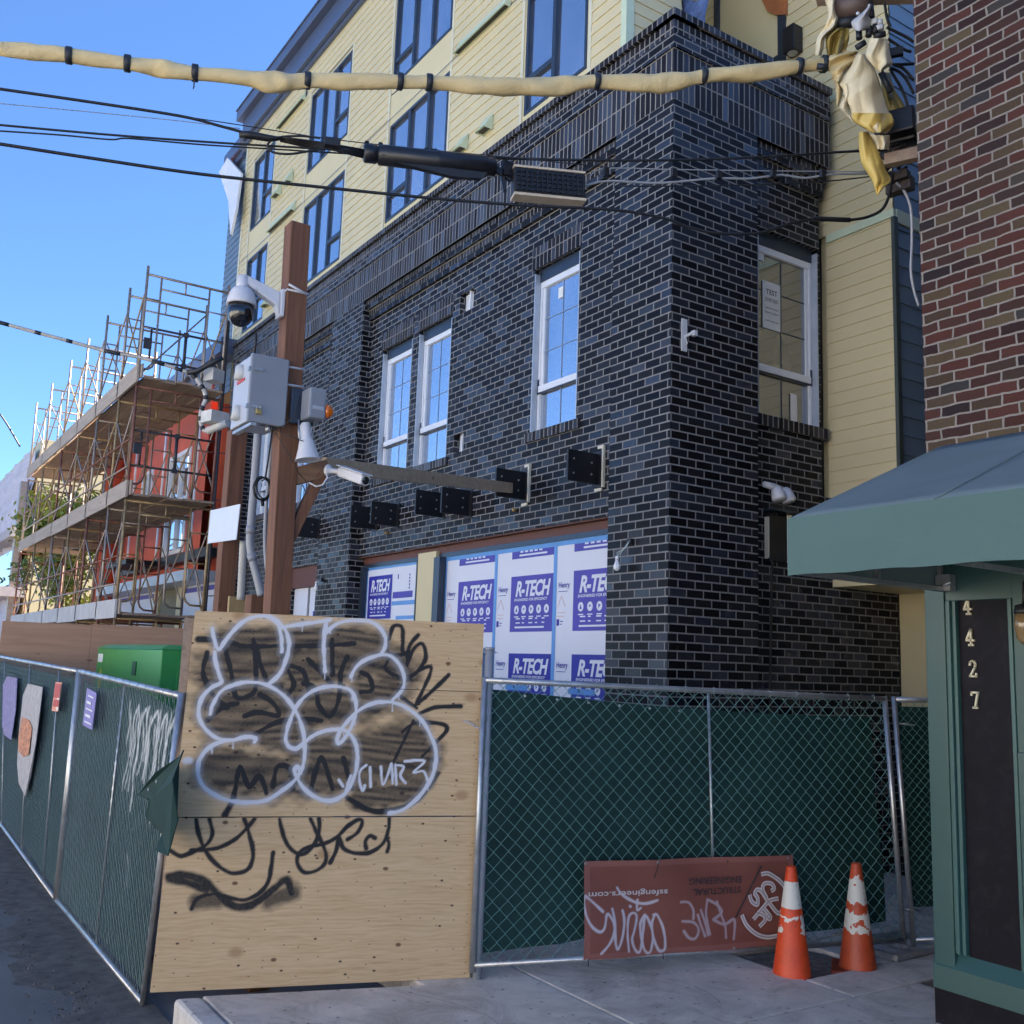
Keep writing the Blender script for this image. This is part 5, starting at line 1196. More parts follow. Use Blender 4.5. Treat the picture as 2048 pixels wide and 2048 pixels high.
mb, at = sheet(z_seam+0.004, PH, 'u'); o = mb.build('plywood_board', M['ply'], PLY, attrs=at, label='upper plywood board with white bubble letters')
b = MB(); b.beam(pa+pdir*(PW-0.62)+Vector((0, 0, z_seam2))+pn_*0.0128, pa+pdir*(PW-0.003)+Vector((0, 0, z_seam2-0.004))+pn_*0.0128, 0.001, 0.004, (0, 0, 1)); b.build('board_joint', M['black_metal'], PLY)
b = MB()
for u in (0.06, PW/2, PW-0.06): b.obox(pa+pdir*(u-0.045)-pn_*0.095, pdir*0.09, pn_*0.085, (0, 0, PH-0.05))
b.build('backing_stud', M['plank'], PLY)
b = MB()
for k in range(9):
    a = onv(pa, pb, 928+4.2*k, 1441+2.2*k)+pn_*(0.02+0.004*(k % 2))
    b.tube([a+pdir*0.012*math.cos(t)+(Vector((0, 0, 1)) if k % 2 else pn_)*0.007*math.sin(t) for t in np.linspace(0, 5.6, 8)], 0.0025, 5, closed=True)
b.build('steel_chain', M['white_metal'], base=onv(pa, pb, 930, 1441)+pn_*0.02, label='short steel chain tying the plywood to the wide fence panel', cat='chain')
p = onv(fa, fb, 975, 1300); b = MB(); b.tube([(p.x-0.02, p.y+0.03, -0.1), (p.x-0.02, p.y+0.03, p.z)], 0.03, 12); b.tube([(p.x-0.02, p.y+0.03, p.z), (p.x-0.02, p.y+0.03, p.z+0.02)], 0.034, 12)
b.build('steel_post', M['pvc'], base=(p.x, p.y, -0.1), label='grey steel post standing between plywood sheet and wide fence panel', cat='post')

# ------------------------------------------------------------------ upside-down banner
na = Vector((0.97, -0.25, 0)).normalized()*0.055
ba, bb_ = fa+na, fb+na
BC = [onv(ba, bb_, x, y) for x, y in ((1165, 1919), (1600, 1890), (1587, 1711), (1167, 1722))]
bn = Panel(*BC); BWd = (BC[1]-BC[0]).length; BHt = (BC[3]-BC[0]).length
bdir = (BC[1]-BC[0]).normalized(); bup = (BC[3]-BC[0]).normalized()
def ban_uv(cx, cy):
    x, y = 1120+cx/4.025, 1690+cy/4.025; p = onv(ba, bb_, x, y)
    u = (p-BC[0]).dot(bdir)/BWd; v = (p.z-(BC[0].z+(BC[1].z-BC[0].z)*u))/BHt; return (u*BWd, v*BHt)
BST = [[(205,405),(190,460),(205,560),(250,650),(310,690),(350,660),(375,560),(395,555)], [(205,405),(270,460),(345,530)], [(395,555),(425,610),(430,690),(390,780),(320,865)], [(425,510),(440,620),(435,760),(455,830),(500,720),(520,600),(510,525)], [(545,850),(540,720),(555,590),(590,545),(625,570),(600,680),(575,760),(600,840),(640,850),(670,700),(690,560)], [(690,560),(650,640),(660,780),(690,860),(730,850),(750,720),(720,600),(690,560)], [(760,560),(790,560),(830,650),(850,760),(845,840),(800,850),(760,760),(745,640),(770,560)], [(470,340),(500,385),(560,430),(640,465),(720,465),(795,440)], [(635,440),(630,520),(660,505)], [(572,490),(578,495)]]
BS2 = [[(985,455),(1050,460),(1085,520),(1080,590)], [(990,610),(1080,620),(1120,680),(1090,750),(1040,745),(1000,690)], [(1120,560),(1140,640),(1170,730)], [(1150,520),(1180,640),(1195,720)], [(1215,440),(1190,560),(1210,715)], [(1215,440),(1290,480),(1330,540),(1250,600)], [(1250,600),(1340,640),(1420,600),(1430,640),(1410,760)], [(1295,460),(1320,560),(1345,650),(1345,745)]]
nx, nz = 330, 140; vs = []; P = []
for j in range(nz+1):
    for i in range(nx+1):
        u, v = i/nx, j/nz; vs.append(bn.p(u, v, 0.017*math.sin(u*5+1)+0.011*math.sin(u*13+v*4)+0.004*math.sin(v*8))); P.append((u*BWd, v*BHt))
fs = []
for j in range(nz):
    for i in range(nx): a = j*(nx+1)+i; fs.append((a, a+1, a+nx+2, a+nx+1))
P = np.array(P); km = 1/4.025*6.7/F_PX
pw = dist_paint(P, [([ban_uv(*p) for p in smooth(s_)], 7*km, 7*km, 0.92) for s_ in BST]); pw = np.maximum(pw, dist_paint(P, [([ban_uv(*p) for p in smooth(s_)], 6*km, 9*km, 0.55) for s_ in BS2]))
hem = ((P[:, 0] < 0.045) | (P[:, 0] > BWd-0.045) | (P[:, 1] < 0.04) | (P[:, 1] > BHt-0.04)).astype(float)
m, nt, b_ = newmat('red brown vinyl'); v = coord(nt, 'Object')
n1 = noise(nt, 2.5, 5, 0.6, v); r = ramp(nt, [(0.3, (0.185, 0.060, 0.044)), (0.7, (0.235, 0.082, 0.060))]); L(nt, n1, r.inputs[0])
ah = N(nt, 'ShaderNodeAttribute'); ah.attribute_name = 'hem'; ap = N(nt, 'ShaderNodeAttribute'); ap.attribute_name = 'paint'
c = mix(nt, math_(nt, 'MULTIPLY', ah.outputs['Fac'], 0.8), r.outputs[0], (0.27, 0.105, 0.085)); c = mix(nt, ap.outputs['Fac'], c, (0.55, 0.52, 0.58)); L(nt, c, b_.inputs['Base Color']); b_.inputs['Roughness'].default_value = 0.5
bump(nt, noise(nt, 7, 3, 0.5, v), b_, 0.25, 0.01)
BNR = thing('vinyl_banner', 'reddish brown vinyl banner hung upside down on the wide fence, tagged in white', 'banner', BC[0])
mb = MB(); mb.add(vs, fs, True); bo = mb.build('vinyl_sheet', m, BNR, attrs={'paint': pw, 'hem': hem})
def ban_pt(cx, cy, off=0.024):
    x, y = 1120+cx/4.025, 1690+cy/4.025; p = onv(ba, bb_, x, y); u = min(max((p-BC[0]).dot(bdir)/BWd, 0), 1); v = (p.z-(BC[0].z+(BC[1].z-BC[0].z)*u))/BHt
    return bn.p(u, v, 0.017*math.sin(u*5+1)+0.011*math.sin(u*13+v*4)+0.004*math.sin(v*8)+off)
M['banner_white'] = plain('pale banner print', (0.60, 0.56, 0.56), 0.5, var=0.05); M['banner_grey'] = plain('dark banner print', (0.045, 0.035, 0.038), 0.5)
def ban_text(txt, c0, c1, hpx, mt, bold):
    """upside-down text from crop point c0 (start, right) to c1 (end, left)"""
    a, b = ban_pt(*c0), ban_pt(*c1); d = (b-a); wd = d.length; d.normalize(); up = Vector((0, 0, -1)); up = (up-d*up.dot(d)).normalized()
    n = d.cross(up); h_ = hpx/4.025*6.7/F_PX
    m_ = text_mb(txt, a+n*0.0, d, up, h_, 0.002, bold, width=wd); m_.build('lettering', mt, bo)
ban_text('ssfengineers.com', (866, 345), (222, 372), 44, M['banner_white'], 0.01)
ban_text('STRUCTURAL', (1482, 328), (1082, 348), 50, M['banner_grey'], 0.02)
ban_text('ENGINEERING', (1488, 244), (1056, 258), 52, M['banner_grey'], 0.02)
def ban_line(pts, w_, mt, nm, sm=True, off=0.024):
    q = [ban_pt(*p, off) for p in (smooth(pts) if sm else pts)]; n = bdir.cross(bup); m_ = MB(); vs = []; fs = []
    for i, p in enumerate(q):
        t = (q[min(i+1, len(q)-1)]-q[max(i-1, 0)]).normalized(); s_ = n.cross(t).normalized()*w_/2; vs += [p-s_, p+s_]
    for i in range(len(q)-1): fs.append((2*i, 2*i+2, 2*i+3, 2*i+1))
    m_.add(vs, fs); m_.build(nm, mt, bo)
kk = 6.7/F_PX/4.025
ban_line([(1645, 155), (1425, 585)], 18*kk, M['banner_grey'], 'slash_mark', False)
for off, w_, mt in ((0.024, 36, 'banner_white'), (0.026, 12, 'banner_grey2')):
    if mt == 'banner_grey2':
        M[mt] = plain('grey logo core', (0.32, 0.29, 0.30), 0.5)
    for pts in ([(1640, 225), (1690, 215), (1740, 240), (1800, 290), (1850, 370)], [(1480, 560), (1510, 640), (1580, 710), (1660, 740), (1750, 725), (1820, 680)],
                [(1550, 395), (1565, 450), (1605, 475), (1610, 420), (1590, 385), (1610, 350), (1645, 370), (1680, 430), (1740, 520), (1770, 540), (1800, 500)],
                [(1680, 420), (1650, 350), (1665, 300), (1720, 300), (1740, 340), (1715, 360)], [(1570, 595), (1640, 510), (1700, 440), (1770, 420)], [(1612, 655), (1660, 600), (1650, 560), (1600, 540)], [(1660, 510), (1700, 570), (1690, 590), (1670, 560)]):
        ban_line(pts, w_*kk, M[mt], 'round_emblem', True, off)
b = MB()
for (x0, y0_), (x1, y1_) in (((792, 115), (750, 250)), ((1372, 110), (1374, 130)), ((812, 862), (815, 910)), ((200, 905), (205, 960)), ((195, 125), (190, 150))):
    b.tube([ban_pt(x0, y0_, 0.03), ban_pt((x0+x1)/2, (y0_+y1_)/2, 0.036), ban_pt(x1, y1_, 0.03)], 0.003, 6)
b.build('cable_tie', M['black_rubber'], BNR)
b = MB()
for x, y in ((200, 140), (195, 912), (1868, 92), (1390, 825), (785, 125)): p = ban_pt(x, y, 0.026); b.tube([p, p+(bdir.cross(bup))*0.003], 0.010, 10)
b.build('grommet', M['galv'], BNR)

# ------------------------------------------------------------------ traffic cones
def cone_mat(name, orange, seed, bands):
    m, nt, b = newmat(name); v = coord(nt, 'Object'); sx_ = N(nt, 'ShaderNodeSeparateXYZ'); L(nt, v, sx_.inputs[0])
    n1 = noise(nt, 9, 5, 0.65, v); n2 = noise(nt, 26, 5, 0.7, v, 0.8)
    r = ramp(nt, [(0.3, tuple(x*0.8 for x in orange)), (0.7, tuple(min(1, x*1.12) for x in orange))]); L(nt, n1, r.inputs[0]); c = r.outputs[0]
    off = N(nt, 'ShaderNodeTexNoise'); off.inputs['Scale'].default_value = 13; off.inputs['Detail'].default_value = 4
    mp = N(nt, 'ShaderNodeMapping'); mp.inputs['Location'].default_value = (seed, seed*2, 0); L(nt, v, mp.inputs[0]); L(nt, mp.outputs[0], off.inputs['Vector'])
    for z0, z1, wear in bands:
        zz = math_(nt, 'ADD', sx_.outputs[2], math_(nt, 'MULTIPLY', math_(nt, 'SUBTRACT', off.outputs[0], 0.5), 0.02 if wear < 0.3 else 0.16))
        f = math_(nt, 'MULTIPLY', math_(nt, 'GREATER_THAN', zz, z0), math_(nt, 'LESS_THAN', zz, z1))
        keep = math_(nt, 'GREATER_THAN', off.outputs[0], wear)
        c = mix(nt, math_(nt, 'MULTIPLY', f, keep), c, (0.62, 0.60, 0.52))
    sr = ramp(nt, [(0.60, 0.0), (0.68, 1.0)]); L(nt, n2, sr.inputs[0]); c = mix(nt, math_(nt, 'MULTIPLY', sr.outputs[0], 0.65), c, (0.05, 0.03, 0.025))
    L(nt, c, b.inputs['Base Color']); b.inputs['Roughness'].default_value = 0.5; return m
def cone(p, label, m, rot, base=True, tilt=(0, 0)):
    T = thing('traffic_cone', label, 'traffic cone', p, 'orange traffic cones by the tree pit')
    H = 0.735; b = MB()
    ax = Vector((tilt[0], tilt[1], 1)).normalized()
    b.lathe(p, ax, [(0.134, 0.0), (0.132, 0.02), (0.128, 0.035), (0.034, H-0.006), (0.030, H), (0.020, H), (0.019, H-0.03)], 32); b.build('cone_body', m, T)
    b = MB(); b.cbox(V3(p)+Vector((0, 0, 0.014 if base else -0.012)), 0.36 if base else 0.29, 0.36 if base else 0.29, 0.028, rot); b.build('cone_base', plain('cone base', (0.33, 0.055, 0.02) if base else (0.025, 0.03, 0.05), 0.6, var=0.3, scale=8), T, bevel=0.012)
    return T
c1 = on(2, 0.0, 1584, 1947); c2 = on(2, -0.02, 1716, 1938)
cone((c1.x, c1.y, -0.03), 'traffic cone with one clean white band, nearer the banner', cone_mat('cone orange', (0.66, 0.065, 0.012), 1.0, [(0.465, 0.635, 0.1), (0.315, 0.43, 0.53)]), RAD(20), False, (0.0, 0.0))
cone((c2.x, c2.y, -0.035), 'faded traffic cone with peeling white bands and grubby tip, nearer the shopfront', cone_mat('faded cone orange', (0.46, 0.068, 0.02), 3.3, [(0.47, 0.635, 0.33), (0.285, 0.415, 0.44)]), RAD(38), True)
# rope scrap in the tree pit
p = on(2, -0.02, 1655, 1895); b = MB()
b.tube([(p.x+0.10*math.cos(t*1.1)*(1+0.1*t), p.y+0.12*math.sin(t*1.3), 0.02+0.10*abs(math.sin(t*0.8))) for t in np.linspace(0, 7, 26)], 0.005, 6)
b.build('rope_scrap', plain('dirty rope', (0.33, 0.29, 0.22), 0.9), base=p, label='loop of frayed rope lying in the tree pit between the cones', cat='rope')
# litter along the foot of the fence
b = MB()
for k in range(260):
    x = -6.4-abs(random.gauss(0, 2.2)); y = 1.62-abs(random.gauss(0, 0.22))+0.02*x*0
    a = random.uniform(0, 6.28); l = random.uniform(0.005, 0.018); c_, s_ = math.cos(a)*l, math.sin(a)*l
    b.add([(x-c_, y-s_, -0.146), (x+s_*.4, y-c_*.4, -0.138+random.uniform(0, .01)), (x+c_, y+s_, -0.146), (x-s_*.4, y+c_*.4, -0.142)], [(0, 1, 2, 3)])
b.build('leaf_litter', plain('dry litter', (0.11, 0.095, 0.08), 0.9, var=0.6, scale=30), kind='stuff')
b = MB()
for k in range(160):
    x = random.uniform(-6.0, -2.6); y = random.uniform(2.0, 5.6); a = random.uniform(0, 6.28); l = random.uniform(0.003, 0.014); c_, s_ = math.cos(a)*l, math.sin(a)*l
    b.add([(x-c_, y-s_, 0.003), (x+s_*.5, y-c_*.5, 0.006), (x+c_, y+s_, 0.003), (x-s_*.5, y+c_*.5, 0.004)], [(0, 1, 2, 3)])
b.build('pavement_grit', plain('grit', (0.08, 0.07, 0.06), 0.9, var=0.5, scale=30), kind='stuff')
# ------------------------------------------------------------------ timber camera mast behind the plywood
M['cedar'] = wood_mat('brown stained timber', (0.235, 0.105, 0.055), (0.085, 0.036, 0.020), 0.9, 'Z', 0.75)
M['cedar_x'] = wood_mat('brown stained beam', (0.24, 0.135, 0.075), (0.13, 0.068, 0.038), 0.8, 'Y', 0.8)
def post(name, label, b0, t0, w_, base_z=-0.15):
    """square post through two photo points given as 3-D points, carried down to the ground"""
    d = (t0-b0); k = (base_z-b0.z)/d.z; g0 = b0+d*k
    T = thing(name, label, 'post', g0); mb = MB(); h = w_/2
    mb.prism([g0+Vector((-h, -h, 0)), g0+Vector((h, -h, 0)), g0+Vector((h, h, 0)), g0+Vector((-h, h, 0))], t0-g0)
    mb.build('timber', M['cedar'], T, bevel=0.006); return T, g0, t0
b1, t1 = dep(553, 1220, 6.9), dep(595, 452, 7.22)
MAST, mg, mt_ = post('timber_post', 'tall brown timber post carrying the dome camera and grey cabinet', b1, t1, 0.145)
def mast_at(z): k = (z-mg.z)/(mt_.z-mg.z); return mg.lerp(mt_, k)
b2, t2 = dep(446, 1222, 8.2), dep(475, 862, 8.42)
POST2, pg2, pt2 = post('timber_post', 'shorter brown timber post with the blank white sign', b2, t2, 0.135)
# short stub timbers between the posts
p = dep(515, 1190, 7.7); T = thing('timber_stub', 'short brown timber stub between the two posts', 'post', (p.x, p.y, -0.15)); mb = MB(); mb.bx(p.x-0.07, p.x+0.07, p.y-0.07, p.y+0.07, -0.15, p.z); mb.build('timber', M['cedar'], T, bevel=0.005)
p = dep(482, 1194, 8.1); T = thing('timber_board', 'pale raw timber board between the two posts', 'board', (p.x, p.y, -0.15)); mb = MB(); mb.bx(p.x-0.02, p.x+0.02, p.y-0.10, p.y+0.09, -0.15, p.z); mb.build('timber', wood_mat('raw timber', (0.40, 0.30, 0.14), (0.30, 0.20, 0.09), 0.9, 'Z'), T, bevel=0.004)
# arm with brace, part of the mast
zz = dep(600, 945, 6.95).z; ma = mast_at(zz); e = dep(655, 937, 7.15)
mb = MB(); mb.beam(Vector((ma.x+0.02, ma.y+0.06, zz-0.02)), e, 0.085, 0.12); mb.build('arm', M['cedar_x'], MAST, bevel=0.004)
lo_ = dep(592, 1080, 6.98); mb = MB(); mb.beam(Vector((ma.x, ma.y+0.07, lo_.z)), e+Vector((0.0, -0.05, -0.05)), 0.07, 0.075, (1, 0, 0)); mb.build('brace', M['cedar'], MAST, bevel=0.004)
mb = MB()
for y in (568, 729, 766):
    q = dep(575, y, 6.95); c = mast_at(q.z); h = 0.078
    mb.tube([c+Vector((-h, -h, -0.006)), c+Vector((h, -h, 0)), c+Vector((h, h, 0.004)), c+Vector((-h, h, 0))], 0.009, 6, closed=True)
q = dep(600, 566, 6.95); c = mast_at(q.z); mb.tube([c+Vector((0.08, -0.07, 0.03)), c+Vector((0.08, 0.07, -0.015))], 0.009, 6)
mb.build('white_strap', M['white_metal'], MAST)
# timber beam from the arm to the wall bracket
w1 = on(1, YR-0.2, 1022, 976); a1 = dep(648, 930, 7.35)
T = thing('timber_beam', 'long grey brown timber beam spanning from mast arm to wall', 'beam', a1)
mb = MB(); mb.beam(a1, w1, 0.045, 0.115); mb.build('timber', wood_mat('weathered beam', (0.58, 0.44, 0.29), (0.38, 0.27, 0.175), 0.7, 'Y', 0.85), T, bevel=0.004)

# --- dome camera on its wall arm
M['dome_black'] = plain('smoked dome', (0.010, 0.011, 0.014), 0.12, spec=0.8, var=0.05)
pl_ = dep(569, 588, 6.9); mc = mast_at(pl_.z)
CAMT = thing('dome_camera', 'white dome security camera hanging from an arm on the tall post', 'camera', pl_)
face = Vector((mc.x-0.01, mc.y-0.075, pl_.z))
mb = MB(); mb.cbox(face+Vector((0, -0.015, 0)), 0.11, 0.028, 0.20); mb.build('mount_plate', M['white_metal'], CAMT, bevel=0.006)
tip = dep(487, 562, 6.9); tip.x = face.x-0.04
tip = on(0, face.x-0.05, 484, 560)
mb = MB(); mb.prism([face+Vector((0.03, -0.03, 0.08)), face+Vector((0.03, -0.03, -0.09)), face+Vector((0.03, -0.06, -0.02)), tip+Vector((0.03, 0.03, -0.03)), tip+Vector((0.03, 0.0, 0.03)), tip+Vector((0.03, 0.03, 0.035))], (-0.065, 0, 0)); mb.build('arm', M['white_metal'], CAMT, bevel=0.008)
mb = MB(); mb.lathe(tip+Vector((0, 0.01, 0.03)), (0, 0, -1), [(0.040, 0), (0.042, 0.07), (0.045, 0.085)], 20)
c0 = tip+Vector((0, 0.01, -0.055)); mb.lathe(c0, (0, 0, -1), [(0.045, 0), (0.068, 0.012), (0.086, 0.045), (0.097, 0.085), (0.103, 0.118), (0.102, 0.127), (0.094, 0.130)], 36); mb.build('shell', M['white_metal'], CAMT)
mb = MB(); prof = [(0.090, 0.128)]+[(0.090*math.cos(a)**0.85 if a < 1.5 else 0.001, 0.185+0.095*math.sin(a)) for a in np.linspace(0, math.pi/2, 12)]; mb.lathe(c0, (0, 0, -1), prof, 36); mb.build('dome', M['dome_black'], CAMT)
mb = MB(); mb.tube([tip+Vector((0.03, 0.06, -0.02)), tip+Vector((0.05, 0.10, -0.06)), tip+Vector((0.03, 0.08, -0.09)), tip+Vector((0.01, 0.04, -0.07))], 0.004, 6); mb.build('lead', M['galv'], CAMT)

# --- grey cabinet
cb = dep(494, 841, 6.78); cw, cl, chh = 0.255, 0.36, 0.465
CAB = thing('control_cabinet', 'grey steel control cabinet with brass padlock on the tall post', 'cabinet', cb)
mb = MB(); mb.bx(cb.x-cl, cb.x-0.012, cb.y, cb.y+cw, cb.z, cb.z+chh); mb.build('box', plain('lit grey cabinet side', (0.42, 0.45, 0.52), 0.4, var=0.05), CAB, bevel=0.008)  # paler than the door: reflected light put into the side's colour
mb = MB(); mb.bx(cb.x-0.011, cb.x+0.022, cb.y-0.008, cb.y+cw+0.008, cb.z-0.008, cb.z+chh+0.008); dr = mb.build('door', M['grey_box'], CAB, bevel=0.01)
mb = MB()
for dz in (0.10, 0.36):
    mb.cbox((cb.x+0.006, cb.y-0.014, cb.z+dz), 0.03, 0.012, 0.03); mb.cbox((cb.x+0.028, cb.y+0.045, cb.z+dz), 0.010, 0.06, 0.018)
mb.build('latch', M['galv'], dr)
mb = MB(); mb.cbox((cb.x+0.040, cb.y+0.062, cb.z+0.065), 0.018, 0.040, 0.036); lk = mb.build('padlock', plain('brass padlock', (0.50, 0.36, 0.14), 0.35, 0.7), CAB, bevel=0.004)
mb = MB(); mb.tube([(cb.x+0.040, cb.y+0.062+0.013*math.cos(a), cb.z+0.085+0.024*math.sin(a)) for a in np.linspace(0, math.pi, 9)], 0.0035, 6); mb.build('shackle', M['galv'], lk)
mb = MB()
for dz in (0.04, 0.33): mb.lathe((cb.x-0.20, cb.y-0.001, cb.z+dz), (0, 0, 1), [(0.05, 0), (0.043, 0.05), (0.034, 0.10)], 14)
mb.build('cable_gland', plain('pale gland', (0.52, 0.53, 0.52), 0.6), CAB)
mb = MB(); mb.cbox((cb.x-0.19, cb.y-0.004, cb.z+0.315), 0.16, 0.004, 0.018); mb.build('red_tab', plain('red tab', (0.5, 0.05, 0.06), 0.5), CAB)
mb = MB(); p = Vector((cb.x-0.04, cb.y+0.03, cb.z+chh)); mb.tube([p, p+Vector((0, 0, 0.16)), p+Vector((0, 0, 0.17))], [0.010, 0.009, 0.004], 10); mb.build('antenna', M['black_rubber'], CAB)
mb = MB(); mb.bx(cb.x-cl, cb.x+0.02, cb.y+0.02, cb.y+0.06, cb.z-0.03, cb.z-0.009); mb.tube([(cb.x-0.03, cb.y+0.16, cb.z), (cb.x-0.03, cb.y+0.16, cb.z-0.05)], 0.02, 10); mb.build('cable_entry', M['galv'], CAB)
# --- warning strobe box and horn speaker on the other side of the post
sp_ = dep(632, 836, 6.85)
ST = thing('alarm_box', 'small grey alarm box with an orange beacon on the tall post', 'alarm', sp_)
mb = MB(); mb.bx(sp_.x-0.16, sp_.x, sp_.y-0.055, sp_.y+0.07, sp_.z, sp_.z+0.215); mb.build('box', M['grey_box'], ST, bevel=0.014)
mb = MB(); mb.bx(sp_.x-0.20, sp_.x-0.165, sp_.y-0.12, sp_.y+0.05, sp_.z-0.02, sp_.z+0.23); mb.build('bracket', M['window_dark'], ST, bevel=0.004)
mb = MB(); mb.bx(sp_.x+0.001, sp_.x+0.004, sp_.y-0.03, sp_.y+0.05, sp_.z+0.06, sp_.z+0.085); mb.bx(sp_.x+0.0045, sp_.x+0.006, sp_.y-0.015, sp_.y+0.035, sp_.z+0.068, sp_.z+0.077); mb.build('name_plate', M['flashing'], ST)
mb = MB(); mb.lathe((sp_.x-0.05, sp_.y+0.071, sp_.z+0.07), (0, 1, 0), [(0.05, 0), (0.05, 0.02), (0.044, 0.045), (0.028, 0.062), (0.005, 0.068)], 20); mb.build('beacon', plain('orange lens', (0.75, 0.16, 0.01), 0.15, spec=0.8, var=0.2, scale=30), ST)
hp = dep(612, 860, 6.9)
HN = thing('horn_speaker', 'white horn loudspeaker pointing down below the orange beacon', 'speaker', hp)
ax = Vector((0.08, 0.10, -1)).normalized()
mb = MB(); mb.lathe(hp, ax, [(0.028, -0.05), (0.034, -0.04), (0.036, 0.06), (0.046, 0.075), (0.052, 0.085), (0.064, 0.14), (0.083, 0.205), (0.089, 0.213), (0.085, 0.214), (0.060, 0.15), (0.01, 0.10)], 28); mb.build('horn', M['white_metal'], HN)
mb = MB(); mb.tube([hp+Vector((-0.02, -0.05, 0.07)), hp+Vector((-0.01, -0.045, -0.06)), hp+Vector((0, 0.05, -0.065)), hp+Vector((0, 0.055, 0.07))], 0.006, 6); mb.build('bracket', M['galv'], HN)
# --- bullet camera at the arm end
bc0 = dep(657, 941, 7.05); bc1 = dep(684, 944, 7.0); bc2 = dep(731, 961, 6.75)
BC_ = thing('bullet_camera', 'white bullet security camera at the end of the mast arm', 'camera', bc0)
mb = MB(); d = (bc1-bc0).normalized(); mb.lathe(bc0, d, [(0.042, -0.01), (0.042, 0.01), (0.02, 0.02), (0.018, 0.08), (0.026, 0.09), (0.026, 0.12)], 18); mb.build('mount', M['white_metal'], BC_)
mb = MB(); mb.beam(bc1, bc2, 0.075, 0.07); bo_ = mb.build('body', M['white_metal'], BC_, bevel=0.014)
mb = MB(); d = (bc2-bc1).normalized(); up_ = Vector((0, 0, 1)); mb.beam(bc1+up_*0.042-d*0.01, bc2+up_*0.042+d*0.025, 0.088, 0.008); mb.build('sun_shield', M['white_metal'], BC_, bevel=0.003)
mb = MB(); mb.lathe(bc2, d, [(0.027, -0.002), (0.027, 0.004), (0.005, 0.005)], 16); mb.build('lens', M['dome_black'], BC_)
mb = MB(); mb.tube([bc0+Vector((0, -0.02, -0.02)), dep(655, 955, 7.0), dep(645, 970, 7.0), dep(632, 973, 7.0), dep(618, 965, 7.0)], 0.006, 6); mb.build('lead', M['white_metal'], BC_)
# --- blank sign
zs_ = dep(447, 1047, 8.2).z; ys = pg2.lerp(pt2, (zs_-pg2.z)/(pt2.z-pg2.z)).y-0.0675-0.012
q = [on(1, ys, x, y) for x, y in ((415, 1087), (472, 1079), (480, 1008), (421, 1021))]
mb = MB(); mb.prism(q, (0, 0.006, 0)); mb.build('blank_sign', plain('white sign board', (0.62, 0.66, 0.74), 0.45, var=0.03), base=q[0], label='blank white sign board fixed to the shorter timber post', cat='sign')
# --- conduits and cable coil
def pipe(name, pts, D, r, m, label, cat, n=12, sub=None):
    P = [dep(x, y, D+(1220-y)*0.0005) for x, y in pts]; mb = MB(); mb.tube(smooth([tuple(p) for p in P], 5), r, n)
    T = thing(name, label, cat, P[-1]); mb.build('pipe' if cat == 'conduit' else 'cable', m, T)
    if sub:
        cl = MB()
        for i, rr in sub: p = P[i]; dn = (P[min(i+1, len(P)-1)]-P[max(i-1, 0)]).normalized(); cl.tube([p-dn*0.03, p+dn*0.03], rr, n)
        cl.build('coupling', m, T)
    return T
pipe('conduit', [(517, 850), (509, 960), (501, 1060), (500, 1085), (504, 1115), (513, 1150), (523, 1192)], 7.55, 0.031, M['pvc'], 'fat grey conduit bending between the two timber posts', 'conduit', 16, [(2, 0.035), (4, 0.035)])
pipe('conduit', [(487, 1082), (484, 1140), (481, 1200)], 8.0, 0.030, plain('beige conduit', (0.42, 0.41, 0.38), 0.5), 'straight beige conduit beside the shorter timber post', 'conduit', 14)
pipe('conduit', [(545, 870), (538, 950), (532, 1020), (530, 1080), (532, 1120), (536, 1160)], 7.25, 0.014, M['pvc'], 'thin pale conduit running down beside the tall post', 'conduit', 10)
c = dep(525, 977, 7.2); T = thing('cable_coil', 'black cable coil hanging by the fat conduit', 'cable', c)
mb = MB(); pts = []
for t in np.linspace(0, 2*math.pi*4, 90):
    k = t/(2*math.pi); pts.append(c+Vector((0.02*math.sin(t*1.7)+0.012*(k-2), (0.060+0.004*math.sin(3*k))*math.cos(t)+0.008*math.sin(k*2.2), 0.082*math.sin(t)+0.006*math.cos(k*3))))
mb.tube(pts, 0.0055, 6); mb.tube([dep(545, 850, 7.0), dep(542, 880, 7.05), dep(535, 930, 7.15), dep(530, 958, 7.18), dep(524, 962, 7.2)], 0.006, 6); mb.tube([dep(524, 1000, 7.2), dep(526, 1012, 7.2)], 0.012, 6)
mb.build('cable', M['black_rubber'], T)
mb = MB(); mb.tube([dep(*q) for q in ((545, 858, 6.95), (560, 880, 6.85), (580, 912, 6.84), (600, 950, 6.85), (612, 962, 6.9))], 0.003, 5); mb.tube([dep(*q) for q in ((545, 856, 6.95), (570, 868, 6.85), (600, 880, 6.82), (614, 885, 6.85))], 0.003, 5)
mb.tube([dep(*q) for q in ((601, 790, 6.8), (590, 830, 6.78), (570, 850, 6.8), (552, 856, 6.9), (520, 850, 6.9))], 0.004, 5)
mb.build('signal_lead', M['black_rubber'], base=dep(545, 858, 6.95), label='thin black leads draped across the tall post', cat='cable')

